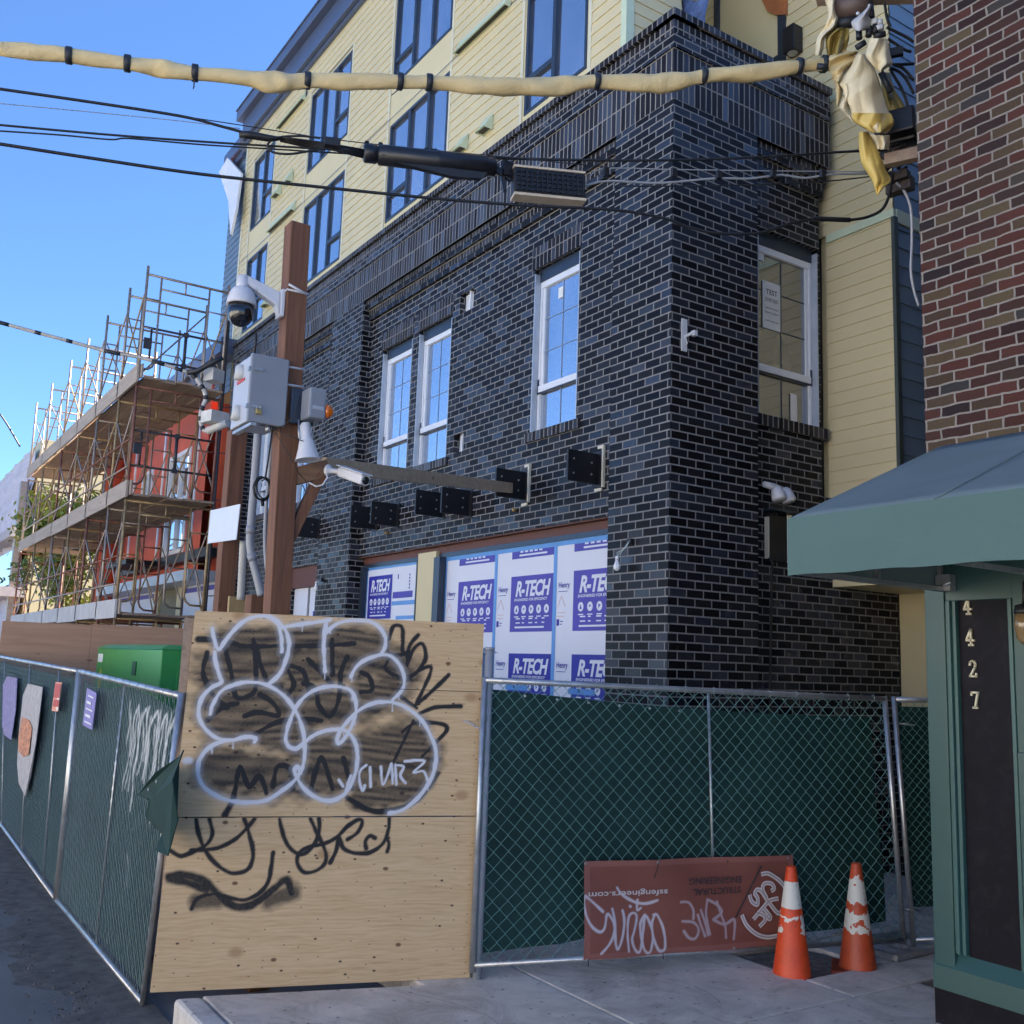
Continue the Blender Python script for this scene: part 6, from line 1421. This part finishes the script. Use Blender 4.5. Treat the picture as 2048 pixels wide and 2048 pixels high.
# ------------------------------------------------------------------ fittings on the walls
def bulb(pj, pb, label):
    T = thing('light_bulb', label, 'light bulb', pb)
    mb = MB(); mb.cbox(pj, 0.06, 0.06, 0.05); mb.build('junction_box', M['black_metal'], T)
    mb = MB()
    for k in range(3): mb.tube([pj+Vector((0.01, -0.03, 0)), pj.lerp(pb, 0.35)+Vector((0.03*k-0.02, -0.03, 0.01*k)), pj.lerp(pb, 0.7)+Vector((-0.02*k, -0.02, 0.02+0.02*k)), pb+Vector((0, 0, 0.10))], 0.0035, 5)
    mb.build('lead', plain('pale wire', (0.5, 0.55, 0.5), 0.5), T)
    mb = MB(); mb.lathe(pb+Vector((0, 0, 0.10)), (0, 0, -1), [(0.018, 0), (0.02, 0.04)], 12); mb.build('socket', M['window_white'], T)
    mb = MB(); mb.lathe(pb+Vector((0, 0, 0.06)), (0, 0, -1), [(0.016, 0), (0.022, 0.02), (0.034, 0.055), (0.034, 0.075), (0.02, 0.098), (0.003, 0.104)], 16); mb.build('glass', plain('frosted bulb', (0.75, 0.76, 0.78), 0.3), T)
bulb(on(1, Y0-0.02, 1262, 1083), on(1, Y0-0.10, 1234, 1133), 'bare white bulb dangling from its wires on the brick corner')
bulb(on(1, Y0-0.02, 645, 1160), on(1, Y0-0.10, 632, 1176), 'smaller looking bulb dangling on the brick pier behind the tall post')
pl0 = on(0, X0+0.012, 1369, 670)
T = thing('steel_bracket', 'pale steel bracket plate with a hook, bolted to the side wall', 'bracket', pl0)
mb = MB(); mb.bx(X0+0.001, X0+0.014, pl0.y-0.035, pl0.y+0.035, pl0.z-0.16, pl0.z+0.16); mb.build('plate', M['white_metal'], T, bevel=0.003)
mb = MB(); mb.tube([(X0+0.01, pl0.y+0.0, pl0.z-0.02), (X0+0.07, pl0.y+0.02, pl0.z), (X0+0.09, pl0.y+0.06, pl0.z+0.02)], 0.014, 8); mb.cbox((X0+0.08, pl0.y+0.06, pl0.z+0.01), 0.05, 0.04, 0.05); mb.tube([(X0+0.02, pl0.y, pl0.z-0.02), (X0+0.04, pl0.y+0.01, pl0.z-0.09), (X0+0.02, pl0.y+0.01, pl0.z-0.10)], 0.006, 6); mb.build('hook', M['white_metal'], T)
fl0 = on(0, XR+0.08, 1556, 985)
T = thing('flood_light', 'white twin head flood light over the dark wall box', 'lamp', fl0)
mb = MB(); mb.lathe(fl0+Vector((0.0, -0.03, 0.05)), (0.35, 0.0, -1), [(0.03, -0.01), (0.055, 0.02), (0.068, 0.08), (0.075, 0.13), (0.06, 0.15), (0.01, 0.152)], 20); mb.build('lamp_head', M['white_metal'], T)
mb = MB(); mb.lathe(fl0+Vector((0.0, 0.10, 0.05)), (0.30, 0.15, -1), [(0.03, -0.01), (0.055, 0.02), (0.068, 0.08), (0.075, 0.13), (0.06, 0.15), (0.01, 0.152)], 20); mb.build('lamp_head', M['white_metal'], T)
mb = MB(); mb.tube([fl0+Vector((0, -0.20, 0.06)), fl0+Vector((0, -0.08, 0.05)), fl0+Vector((-0.02, 0.08, 0.04))], [0.03, 0.036, 0.036], 12); mb.build('motion_sensor', M['white_metal'], T)
vb = [on(0, XR+0.09, x, y) for x, y in ((1541, 1022), (1586, 1022), (1545, 1120))]
T = thing('wall_box', 'dark open wall box with cream edges under the flood light', 'wall box', vb[0])
za, zb_ = vb[2].z, vb[0].z-0.02; ya, yb = vb[0].y, vb[1].y
mb = MB(); mb.bx(XR+0.001, XR+0.04, ya+0.03, yb, za, zb_); mb.build('box', M['black_metal'], T, bevel=0.004)
mb = MB(); mb.bx(XR+0.001, XR+0.05, ya+0.010, ya+0.028, za+0.02, zb_-0.03); mb.bx(XR+0.001, XR+0.06, yb+0.001, yb+0.02, za+0.02, zb_+0.02); mb.bx(XR+0.041, XR+0.05, yb-0.035, yb, za, zb_+0.02); mb.build('cream_edge', M['cream_cap'], T)
mb = MB(); mb.bx(XR+0.001, XR+0.12, ya, yb+0.15, zb_+0.03, zb_+0.05); mb.build('hood', M['window_dark'], T)
mb = MB(); mb.tube([(XR+0.05, ya+0.03, za+0.04), (XR+0.06, ya+0.06, za-0.03), (XR+0.03, ya+0.08, za-0.15), (XR+0.02, ya+0.06, 1.9), (XR+0.03, ya+0.05, 0.0)], 0.012, 8); mb.build('drop_cable', M['black_rubber'], T)

q = [on(1, 7.1, x, y) for x, y in ((1352, 34), (1362, 18), (1366, -6), (1390, 2), (1412, -6), (1410, 30), (1405, 60), (1375, 60))]
mb = MB(); vs = []; mb.prism([(p.x, p.y+0.03*math.sin(i*2.2), p.z) for i, p in enumerate(q)], (0, 0.03, 0)); mb.build('blue_tarp', plain('blue tarp', (0.08, 0.13, 0.30), 0.5, var=0.4, scale=14, bmp=0.6, bscale=14), base=q[0], label='crumpled blue tarp tucked behind the top corner of the brick parapet', cat='tarp')
q = [on(1, LY-0.04, x, y) for x, y in ((1520, -8), (1573, -8), (1573, 29), (1552, 30), (1534, 22))]
mb = MB(); mb.prism(q, (0, 0.02, 0)); mb.build('rust_panel', plain('raw orange sheathing', (0.36, 0.12, 0.04), 0.7, var=0.3, scale=5), BLD)
# hairline cracks in the pavement
mb = MB()
for pts in ([(-5.9, 3.1), (-5.2, 3.35), (-4.6, 3.2), (-4.0, 3.45)], [(-5.6, 4.6), (-5.1, 4.85), (-4.7, 4.75)], [(-3.9, 2.05), (-3.95, 2.6), (-3.7, 3.2)], [(-4.2, 4.05), (-3.9, 4.6), (-4.05, 5.2)]):
    P_ = smooth(pts, 8); P_ = [(x+random.uniform(-.012, .012), y+random.uniform(-.012, .012)) for x, y in P_]
    for i in range(len(P_)-1):
        a, b = Vector((*P_[i], 0.0022)), Vector((*P_[i+1], 0.0022)); n_ = (b-a).cross(Vector((0, 0, 1))).normalized()*random.uniform(0.001, 0.0022)
        mb.quad(a-n_, a+n_, b+n_, b-n_)
mb.build('pavement_crack', plain('crack dirt', (0.06, 0.055, 0.05), 0.95), kind='stuff')
# ------------------------------------------------------------------ overhead lines
def lineD(x): return 7.0+1.7*max(-0.2, min(1.1, x/1700.0))
def L3(pts, dD=0.0, ext=True):
    P = [dep(x, y, lineD(x)+dD) for x, y in pts]
    if ext and pts[0][0] <= 2:
        d = (P[0]-P[1]).normalized(); P = [P[0]+d*9, P[0]+d*4]+P
    return P
def cable(pts, r, m, label, name='overhead_cable', dD=0.0, n=6, ext=True):
    P = L3(pts, dD, ext); k = len(P)-len(pts)
    Q = P[:k]+[Vector(q) for q in smooth([tuple(p) for p in P[k:]], 6)]
    mb = MB(); mb.tube(Q, r, n); return mb.build(name, m, base=P[k], label=label, cat='cable')
BR_ = M['black_rubber']
M['grey_cable'] = plain('grey cable', (0.28, 0.29, 0.31), 0.5)
cable([(0, 178), (180, 204), (360, 232), (440, 252), (520, 274)], 0.0105, BR_, 'black overhead cable highest of the bare ones at left, ending in the splice')
cable([(0, 207), (180, 224), (360, 242), (480, 257)], 0.003, M['grey_cable'], 'thin grey wire just under the highest black cable')
cable([(368, 233), (480, 250), (640, 275), (800, 294), (990, 312), (1200, 333), (1212, 336)], 0.004, BR_, 'thin black wire skimming over the splice cylinder', ext=False, dD=0.02)
cable([(0, 250), (200, 268), (400, 283), (560, 293), (700, 301), (735, 305)], 0.008, BR_, 'black overhead cable in the middle at left, upper of the close pair', dD=0.05)
cable([(0, 262), (120, 270), (220, 279), (260, 277), (400, 289), (560, 299), (735, 310)], 0.006, BR_, 'thinner black cable, lower of the close pair at left', dD=0.07)
cable([(0, 288), (200, 319), (400, 348), (640, 374), (860, 396), (1050, 411), (1230, 420), (1330, 437), (1370, 452), (1430, 466), (1510, 467), (1540, 460), (1580, 447), (1625, 438)], 0.0125, BR_, 'lowest thick black cable sagging across the brick corner', dD=-0.1, n=8)
cable([(1625, 438), (1645, 438), (1700, 440)], 0.021, BR_, 'black sleeve joint on the lowest cable', 'cable_joint', ext=False, dD=-0.1, n=10)
cable([(1700, 440), (1735, 434), (1765, 418), (1780, 385), (1784, 350)], 0.013, BR_, 'black cable rising from the sleeve joint to the wrapped pole', ext=False, dD=-0.05, n=8)
cable([(980, 316), (1100, 319), (1250, 321), (1400, 319), (1560, 312), (1700, 303), (1790, 301)], 0.0115, BR_, 'thick black cable from the splice cylinder to the wrapped pole', ext=False, dD=0.05, n=8)
cable([(1170, 372), (1215, 362), (1300, 366), (1350, 364), (1430, 357), (1500, 357), (1560, 350), (1610, 356), (1660, 349), (1740, 347), (1790, 344)], 0.010, M['grey_cable'], 'wavy grey cable lashed under the messenger wire', ext=False, dD=0.06, n=8)
cable([(1180, 352), (1212, 337), (1350, 339), (1550, 342), (1700, 343), (1800, 344)], 0.005, M['grey_cable'], 'straight grey messenger wire with clamps', ext=False, dD=0.05)
cable([(1240, 372), (1400, 372), (1560, 368), (1680, 360), (1800, 345)], 0.006, BR_, 'thin black wire under the lashed grey cable', ext=False, dD=0.08)
cable([(0, 828), (15, 850), (40, 893)], 0.02, BR_, 'short black wire dropping to the far building at the left edge', ext=False, dD=14)
def D3(x, y, dD=0.0): return dep(x, y, lineD(x)+dD)
mb = MB()
for x, y in ((1212, 346), (1348, 346), (1438, 350), (1546, 348), (1645, 348)): mb.cbox(D3(x, y, 0.03), 0.03, 0.05, 0.07)
mb.build('cable_clamp', BR_, base=D3(1212, 346), label='black clamps joining grey cable to messenger wire', cat='clamp')
# splice closure
sA, sB = D3(727, 306), D3(992, 336)
SPL = thing('splice_closure', 'big black splice cylinder slung on the overhead lines', 'cable splice', sA)
d = (sB-sA).normalized(); ln_ = (sB-sA).length
mb = MB(); mb.lathe(sA, d, [(0.060, 0), (0.072, 0.01), (0.072, 0.10), (0.062, 0.105), (0.066, 0.11), (0.080, 0.12), (0.082, ln_*0.53), (0.086, ln_*0.54), (0.086, ln_*0.56), (0.083, ln_*0.57), (0.088, ln_*0.92), (0.076, ln_*0.93), (0.074, ln_*0.99), (0.05, ln_)], 28); mb.build('body', plain('black plastic', (0.013, 0.014, 0.018), 0.35, var=0.1), SPL)
mb = MB(); up = Vector((0, 0, 1)); mb.prism([sA+d*0.25-up*0.07, sA+d*ln_*0.93-up*0.07, sA+d*ln_*0.88-up*0.125, sA+d*ln_*0.66-up*0.135], d.cross(up)*0.05); mb.build('keel', BR_, SPL)
mb = MB()
for k in (0.02, 0.12, 0.46, 0.5, 0.53, 0.88): mb.tube([sA+d*ln_*k+up*0.065, sA+d*ln_*k+up*0.095], 0.011, 8); mb.tube([sA+d*ln_*k+up*0.087, sA+d*ln_*k+up*0.097], 0.018, 8)
for k in (0.14, 0.80): q = sA+d*ln_*k-up*0.02; n_ = d.cross(up).normalized(); mb.tube([q+n_*0.066, q+n_*0.074], 0.018, 12)
mb.build('bolt', M['black_metal'], SPL)
# ribbed terminal box
rA, rB = D3(1024, 366), D3(1166, 380); d2 = (rB-rA).normalized(); L2 = (rB-rA).length; n2 = d2.cross(up).normalized(); u2 = n2.cross(d2).normalized()
TB = thing('terminal_box', 'black ribbed terminal box with cream edges beside the splice cylinder', 'terminal box', rA)
mb = MB(); mb.obox(rA-n2*0.05-u2*0.105, d2*L2, n2*0.12, u2*0.21); mb.build('body', BR_, TB, bevel=0.01)
mb = MB()
for k in range(14): mb.obox(rA+d2*(L2*(k+0.25)/14)+n2*0.07-u2*0.095, d2*0.012, n2*0.016, u2*0.19)
for k in range(5): mb.obox(rA+d2*0.01+n2*0.0702-u2*(0.085-0.038*k), d2*(L2-0.02), n2*0.012, u2*0.008)
mb.build('rib', M['black_metal'], TB)
mb = MB(); mb.obox(rA-n2*0.055-u2*0.128, d2*L2, n2*0.13, u2*0.022); mb.obox(rA-n2*0.055+u2*0.106, d2*L2, n2*0.13, u2*0.018); mb.build('cream_edge', plain('cream plastic', (0.55, 0.45, 0.33), 0.55), TB)
mb = MB(); mb.beam(sB-d*0.02, rA+u2*0.03, 0.03, 0.05); mb.beam(rA+d2*0.0+u2*0.05-d2*0.08, rA-u2*0.08-d2*0.06, 0.03, 0.03); mb.cbox(sB+d*0.09, 0.05, 0.08, 0.12); mb.build('hanger', M['black_metal'], TB)
# cable bundle, loop and clamp left of the splice
BUN = thing('cable_bundle', 'black taped cable bundle with a slack loop left of the splice cylinder', 'cable', D3(480, 270))
mb = MB(); mb.tube([D3(478, 269), D3(500, 270), D3(540, 277), D3(560, 277)], [0.024, 0.03, 0.026, 0.014], 10); mb.build('taped_sleeve', BR_, BUN)
mb = MB()
for k in range(5): a = D3(560, 274+2.0*k, 0.01*k); mb.tube([a, D3(600, 279+3*k, 0.02*k), D3(650, 286+2.5*k), D3(730, 300+4*k)], 0.007, 6)
mb.tube([Vector(q) for q in smooth([tuple(D3(*q)) for q in ((640, 276), (600, 272), (555, 275), (538, 285), (536, 295), (548, 305), (580, 308), (620, 302), (660, 297), (700, 300))], 6)], 0.009, 8)
mb.build('slack_loop', BR_, BUN)
mb = MB(); a = D3(648, 288); mb.obox(a-up*0.03, D3(680, 292)-a, d.cross(up)*0.06, up*0.065); mb.build('clamp_block', BR_, BUN, bevel=0.006)
# --- the wrapped line
M['wrap'] = plain('tan insulating wrap', (0.68, 0.52, 0.26), 0.55, var=0.10, scale=3, bmp=0.25, bscale=9)
M['wrap_pale'] = plain('pale insulating blanket', (0.78, 0.66, 0.43), 0.5, var=0.07, scale=3, bmp=0.15, bscale=7)
M['wrap_yellow'] = plain('yellow insulating blanket', (0.74, 0.52, 0.14), 0.5, var=0.10, scale=3, bmp=0.15, bscale=7)
for k_ in ('wrap', 'wrap_pale', 'wrap_yellow'):
    for n_ in M[k_].node_tree.nodes:
        if n_.type == 'BUMP': n_.inputs['Strength'].default_value = 0.7; n_.inputs['Distance'].default_value = 0.02
M['tape'] = plain('black strap', (0.02, 0.023, 0.03), 0.5)
WP = [(0, 97), (70, 104), (138, 111), (255, 127), (330, 138), (390, 146), (500, 157), (560, 165), (615, 161), (700, 163), (800, 163), (860, 165), (950, 170), (1040, 174), (1120, 171), (1193, 163), (1290, 166), (1340, 165), (1406, 152), (1500, 146), (1597, 133), (1650, 128), (1690, 118)]
WR = [15, 16, 15, 14, 19, 15, 18, 22, 14, 17, 14, 14, 19, 20, 19, 14, 18, 20, 13, 19, 14, 14, 18]
LNE = thing('wrapped_power_line', 'overhead power line sleeved in tan wrapping with black straps', 'power line', D3(0, 97))
P = L3(WP); k = len(P)-len(WP)
Q = [Vector(q) for q in smooth([tuple(p) for p in P[k:]], 16)]
rr_ = smooth([(r, 0) for r in WR], 16); R_ = [r[0]*0.93*lineD(min(1700, 70*i/16))/F_PX for i, r in enumerate(rr_)]
ring = 24; TR = lambda z: 2*abs(2*((z/(2*math.pi)) % 1)-1)-1; vs = []; fs = []; prev = None; Q = P[:k]+Q; R_ = [R_[0]]*k+R_
for i, q in enumerate(Q):
    t = (Q[min(i+1, len(Q)-1)]-Q[max(i-1, 0)]).normalized(); a = t.cross(Vector((0, 0, 1))).normalized(); b = a.cross(t)
    for j in range(ring):
        an = 2*math.pi*j/ring; r = R_[i]*(1+0.09*TR(an*2+i*0.16+math.sin(i*0.11)*2)+0.05*TR(an*3-i*0.31)+0.035*math.sin(i*0.5)); sag = 0.30*R_[i]*max(0, -math.sin(an-0.4))**3*abs(math.sin(i*0.105))
        vs.append(q+a*math.cos(an)*r*0.92+b*(math.sin(an)*r-sag))
for i in range(len(Q)-1):
    for j in range(ring): j2 = (j+1) % ring; fs.append((i*ring+j, i*ring+j2, (i+1)*ring+j2, (i+1)*ring+j))
mb = MB(); mb.add(vs, fs, True); mb.build('sleeve', M['wrap'], LNE)
for x, y in ((138, 111), (255, 127), (390, 146), (615, 161), (800, 163), (858, 165), (1193, 163), (1406, 152), (1597, 133), (1648, 128)):
    c = D3(x, y); mb = MB(); r = 17.2*lineD(x)/F_PX; t = (D3(x+6, y+1)-D3(x-6, y-1)).normalized()
    mb.tube([c-t*0.024, c-t*0.02, c+t*0.02, c+t*0.024], [r*0.9, r, r, r*0.9], 18)
    if x in (390, 800, 615): mb.beam(c-up*r*0.9, c-up*(r+0.06)-t*(0.06 if x == 800 else 0), 0.03, 0.004, (0, 1, 0))
    mb.build('strap', M['tape'], LNE)
# --- striped low line into the site
SL = thing('striped_service_line', 'low service line spiralled in white and black tape running to the cabinet', 'cable', dep(0, 645, 7.5))
pts = [(0, 645), (70, 664), (145, 684), (220, 704), (280, 715), (350, 736), (385, 748)]
P = [dep(x, y, 7.5+x*0.0009) for x, y in pts]; d0 = (P[0]-P[1]).normalized(); P = [P[0]+d0*8]+P
Q = [P[0]]+[Vector(q) for q in smooth([tuple(p) for p in P[1:]], 6)]
mb = MB(); mb.tube(Q, 0.014, 8); mb.build('white_core', plain('dirty white wrap', (0.50, 0.47, 0.42), 0.6, var=0.2, scale=12), SL)
mb = MB()
for a, b in ((0, 3), (7, 8), (12, 13), (18, 21), (27, 29), (31, 33)): mb.tube(Q[a:b+1], 0.0155, 8)
mb.build('black_tape', M['tape'], SL)
mb = MB(); q = [dep(x, y, 7.85) for x, y in ((385, 746), (402, 770), (412, 795), (403, 820), (402, 845), (412, 862), (440, 850), (455, 842))]; mb.tube([Vector(z) for z in smooth([tuple(z) for z in q], 6)], 0.018, 8); mb.build('drop_loop', plain('striped drop', (0.42, 0.41, 0.40), 0.6, var=0.4, scale=20), SL)
mb = MB(); qq = [Vector(z) for z in smooth([tuple(z) for z in q], 6)]
for a in range(1, len(qq)-2, 5): mb.tube(qq[a:a+3], 0.0195, 8)
mb.tube([dep(375, 745, 7.8), dep(395, 742, 7.8), dep(425, 725, 7.8), dep(445, 715, 7.8)], 0.022, 8); mb.build('black_tape', M['tape'], SL)
mb = MB(); c = dep(430, 836, 7.8); mb.cbox(c, 0.14, 0.16, 0.09, 0.3); mb.tube([dep(415, 862, 7.8), dep(455, 846, 7.75)], 0.03, 10); MB().cbox(dep(428, 752, 7.9), 0.1, 0.12, 0.10, 0.5).build('upper_cover', plain('pale cover', (0.5, 0.5, 0.48), 0.5, var=0.2, scale=8), SL)
mb.build('junction_cover', plain('pale cover', (0.52, 0.52, 0.50), 0.5, var=0.2, scale=8), SL)

# ------------------------------------------------------------------ utility pole in the gap with its draped rubber blankets
UP = thing('utility_pole', 'wooden utility pole in the gap beside the old red brick building', 'utility pole', (-4.3, 7.45, -0.15))
mb = MB(); mb.tube([(-4.3, 7.45, -0.15), (-4.3, 7.45, 11.5)], [0.17, 0.12], 16); mb.build('pole', wood_mat('pole wood', (0.22, 0.15, 0.10), (0.11, 0.075, 0.05), 1, 'Z'), UP)
cA, cB = dep(1655, 12, 8.9), dep(1760, 20, 8.6)
mb = MB(); mb.beam(Vector((-4.3, 7.35, cB.z+0.05)), cA+Vector((-0.1, 0, 0.15)), 0.10, 0.12); mb.beam(Vector((-4.3, 7.35, dep(1790, 320, 8.6).z)), dep(1770, 322, 8.6), 0.08, 0.10); mb.build('crossarm', M['plank'], UP)
def drape(rows, D, m, name, amp=0.03, nf=2.5, nx=28, ph=0.0, thick=0.006, n_sub=5):
    R = smooth([(y, a, b) for y, a, b in rows], n_sub); vs = []; fs = []
    for j, (y, a, b) in enumerate(R):
        for i in range(nx+1):
            t = i/nx; x = a+(b-a)*t; e = 1.0
            tri = lambda z: 2*abs(2*((z/(2*math.pi)) % 1)-1)-1
            dd = amp*tri(nf*2*math.pi*t+ph+j*0.10)*(0.4+0.6*j/len(R))+amp*0.7*tri(nf*3.7*t*(1+0.5*ph)+j*0.33+ph*2)-0.09*math.sin(math.pi*t)
            vs.append(dep(x, y, D+dd))
    for j in range(len(R)-1):
        for i in range(nx): q = j*(nx+1)+i; fs.append((q, q+nx+1, q+nx+2, q+1))
    mb = MB(); mb.add(vs, fs, True); o = mb.build(name, m, BLK_T); s_ = o.modifiers.new('thick', 'SOLIDIFY'); s_.thickness = thick; return o
BLK_T = thing('rubber_blankets', 'bunch of draped tan and yellow rubber blankets over the pole lines', 'line covers', dep(1720, 200, 8.6))
def c1(rows): return [(cy/7.728, 1600+a/7.728, 1600+b/7.728) for cy, a, b in rows]
def c2_(rows): return [(180+cy/6.66, 1640+a/6.66, 1640+b/6.66) for cy, a, b in rows]
drape([(108, 1712, 1733), (129, 1703, 1747), (150, 1691, 1754), (167, 1680, 1760), (180, 1686, 1764), (194, 1690, 1768), (220, 1702, 1776), (240, 1705, 1788), (254, 1722, 1785), (266, 1744, 1774)], 8.5, M['wrap_pale'], 'hanging_blanket', 0.022, 1.6)
drape([(226, 1704, 1782), (240, 1705.5, 1787), (253, 1722, 1784), (264, 1744, 1773)], 8.47, M['wrap_yellow'], 'hanging_blanket', 0.05, 1.8, ph=1.4)
drape(c1([(590, 1080, 1335), (700, 1050, 1370), (850, 1010, 1400), (980, 1100, 1432), (1060, 1170, 1330), (1120, 1235, 1250)]), 8.42, M['wrap_pale'], 'hanging_blanket', 0.035, 1.3, ph=2)
drape(c1([(1290, 625, 800), (1450, 690, 810), (1650, 610, 800), (1800, 720, 830), (1880, 800, 840)]), 8.56, M['wrap_pale'], 'hanging_blanket', 0.03, 1.2)
drape(c2_([(555, 520, 645), (740, 515, 745), (950, 545, 835), (1060, 595, 880), (1210, 690, 950), (1300, 725, 850), (1400, 757, 775)]), 8.6, M['wrap_yellow'], 'hanging_blanket', 0.035, 1.1, ph=0.7)
drape(c2_([(600, 660, 930), (700, 740, 930), (790, 760, 915)]), 8.5, M['wrap_pale'], 'hanging_blanket', 0.03, 2.2, ph=0.3)
drape(c1([(-60, 385, 570), (0, 385, 565), (140, 425, 560), (250, 430, 592), (330, 410, 590), (420, 385, 560), (520, 310, 450), (600, 262, 385), (720, 243, 370), (860, 238, 330)]), 8.72, M['wrap_pale'], 'hanging_blanket', 0.035, 1.4, ph=1)
drape(c1([(430, 560, 745), (560, 410, 765), (700, 402, 735), (850, 420, 690)]), 8.7, plain('olive blanket', (0.36, 0.26, 0.07), 0.55, var=0.1), 'hanging_blanket', 0.07, 2.3)
drape(c1([(800, 700, 890), (860, 470, 880), (950, 452, 840), (1060, 445, 760), (1160, 490, 680), (1260, 520, 640)]), 8.58, M['wrap'], 'hanging_blanket', 0.05, 0.9, n_sub=8, ph=2.2)
drape(c1([(1230, 500, 610), (1330, 545, 665), (1480, 555, 650), (1640, 565, 590)]), 8.62, M['wrap'], 'hanging_blanket', 0.02, 1.1)
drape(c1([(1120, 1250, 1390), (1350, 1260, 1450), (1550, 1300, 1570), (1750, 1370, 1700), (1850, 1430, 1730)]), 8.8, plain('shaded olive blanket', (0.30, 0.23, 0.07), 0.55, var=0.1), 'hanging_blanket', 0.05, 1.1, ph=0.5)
mb = MB(); a, b = dep(1600+560/7.728, 18, 8.75), dep(1600+1090/7.728, 6, 8.6); mb.tube([a, a.lerp(b, 0.5), b], [0.105, 0.11, 0.10], 16); mb.build('brown_sleeve', plain('brown line hose', (0.10, 0.065, 0.055), 0.5, var=0.1), BLK_T)
drape(c1([(60, 1050, 1110), (120, 1030, 1100), (220, 930, 1085), (330, 800, 1100), (420, 810, 1080), (475, 850, 1000)]), 8.5, plain('pale grey cover', (0.52, 0.50, 0.48), 0.5, var=0.05), 'insulator_cover', 0.015, 0.8)
mb = MB(); a = dep(1600+690/7.728, 46, 8.72); mb.tube([a+Vector((-0.09, -0.05, 0)), a+Vector((0.09, 0.05, 0))], 0.055, 12)
for x0, y0_, x1, y1_ in ((910, 470, 915, 600), (1070, 420, 1060, 560), (1170, 330, 1160, 520), (870, 740, 1010, 650), (1140, 560, 1320, 520), (1250, 1120, 1400, 1420), (260, 1025, 420, 1035), (1090, 100, 1110, 270)):
    MB().tube([dep(1600+x0/7.728, y0_/7.728, 8.52), dep(1600+x1/7.728, y1_/7.728, 8.5)], 0.026, 8).build('clamp', M['tape'], BLK_T)
mb.build('line_clamp', M['tape'], BLK_T)
mb = MB(); mb.cbox(dep(1716, 27, 8.4), 0.02, 0.02, 0.02)
for x, y in ((1153, 300), (1225, 310), (1240, 390), (1210, 400)): mb.tube([dep(1600+x/7.728, y/7.728, 8.5), dep(1600+(x+8)/7.728, (y+75)/7.728, 8.5)], 0.028, 10)
mb.build('insulator', M['window_white'], BLK_T)
PB = thing('pole_hardware', 'dark tangle of cable loops and fittings beside the red brick edge', 'pole fittings', dep(1800, 290, 8.7))
mb = MB(); mb.cbox(dep(1795, 256, 8.75), 0.34, 0.28, 0.22, 0.4); mb.cbox(dep(1800, 280, 8.8), 0.30, 0.2, 0.12, 0.4); mb.build('transformer_box', M['black_metal'], PB, bevel=0.02)
mb = MB()
for pts in ([(1440, 1000), (1560, 1040), (1650, 1110), (1760, 1240)], [(1390, 1050), (1500, 1090), (1600, 1170), (1680, 1290), (1760, 1450)], [(1390, 1060), (1470, 1200), (1560, 1350), (1640, 1550), (1700, 1800), (1740, 1990)], [(1430, 1000), (1600, 995), (1760, 985)], [(1340, 420), (1500, 500), (1640, 570), (1760, 650)], [(1360, 600), (1480, 680), (1620, 770), (1720, 800)], [(1310, 60), (1330, 200), (1360, 330), (1400, 410)]):
    mb.tube([dep(1600+x/7.728, y/7.728, 8.7) for x, y in [q[:2] for q in smooth([(a, b) for a, b in pts], 5)]], 0.013, 6)
mb.cbox(dep(1600+1480/7.728, 810/7.728, 8.6), 0.12, 0.05, 0.07, 0.6); mb.build('cable_loop', BR_, PB)
mb = MB()
for k in range(16):
    c = dep(1790+random.uniform(-22, 30), 318+random.uniform(-18, 28), 8.7+random.uniform(-.06, .06)); dv = Vector((random.gauss(0, 1), random.gauss(0, 1), random.gauss(0, .6))).normalized()*random.uniform(.05, .12); mb.tube([c-dv, c+Vector((random.gauss(0, .02), random.gauss(0, .02), random.gauss(0, .02))), c+dv], random.uniform(.008, .02), 6)
mb.cbox(dep(1805, 312, 8.75), 0.16, 0.10, 0.12, 0.7); mb.cbox(dep(1795, 355, 8.75), 0.20, 0.08, 0.07, 0.2); mb.cbox(dep(1800, 372, 8.8), 0.22, 0.10, 0.12, 0.2)
mb.build('fitting', plain('dark fittings', (0.05, 0.035, 0.03), 0.6, var=0.6, scale=20), PB)
mb = MB()
for pts in ([(1775, 330), (1790, 322), (1810, 318), (1825, 312)], [(1787, 333), (1805, 330), (1822, 322)]): mb.tube([dep(x, y, 8.65) for x, y in pts], 0.010, 6)
mb.build('grey_lead', M['grey_cable'], PB)
mb = MB(); mb.tube([Vector(q) for q in smooth([tuple(dep(x, y, 8.75)) for x, y in ((1792, 365), (1810, 385), (1822, 420), (1824, 480), (1822, 540), (1828, 580), (1838, 612))], 6)], 0.012, 8); mb.build('hanging_conduit', plain('pale flexible conduit', (0.40, 0.40, 0.43), 0.5), base=dep(1792, 365, 8.75), label='pale flexible conduit hanging down in front of the blue siding', cat='conduit')
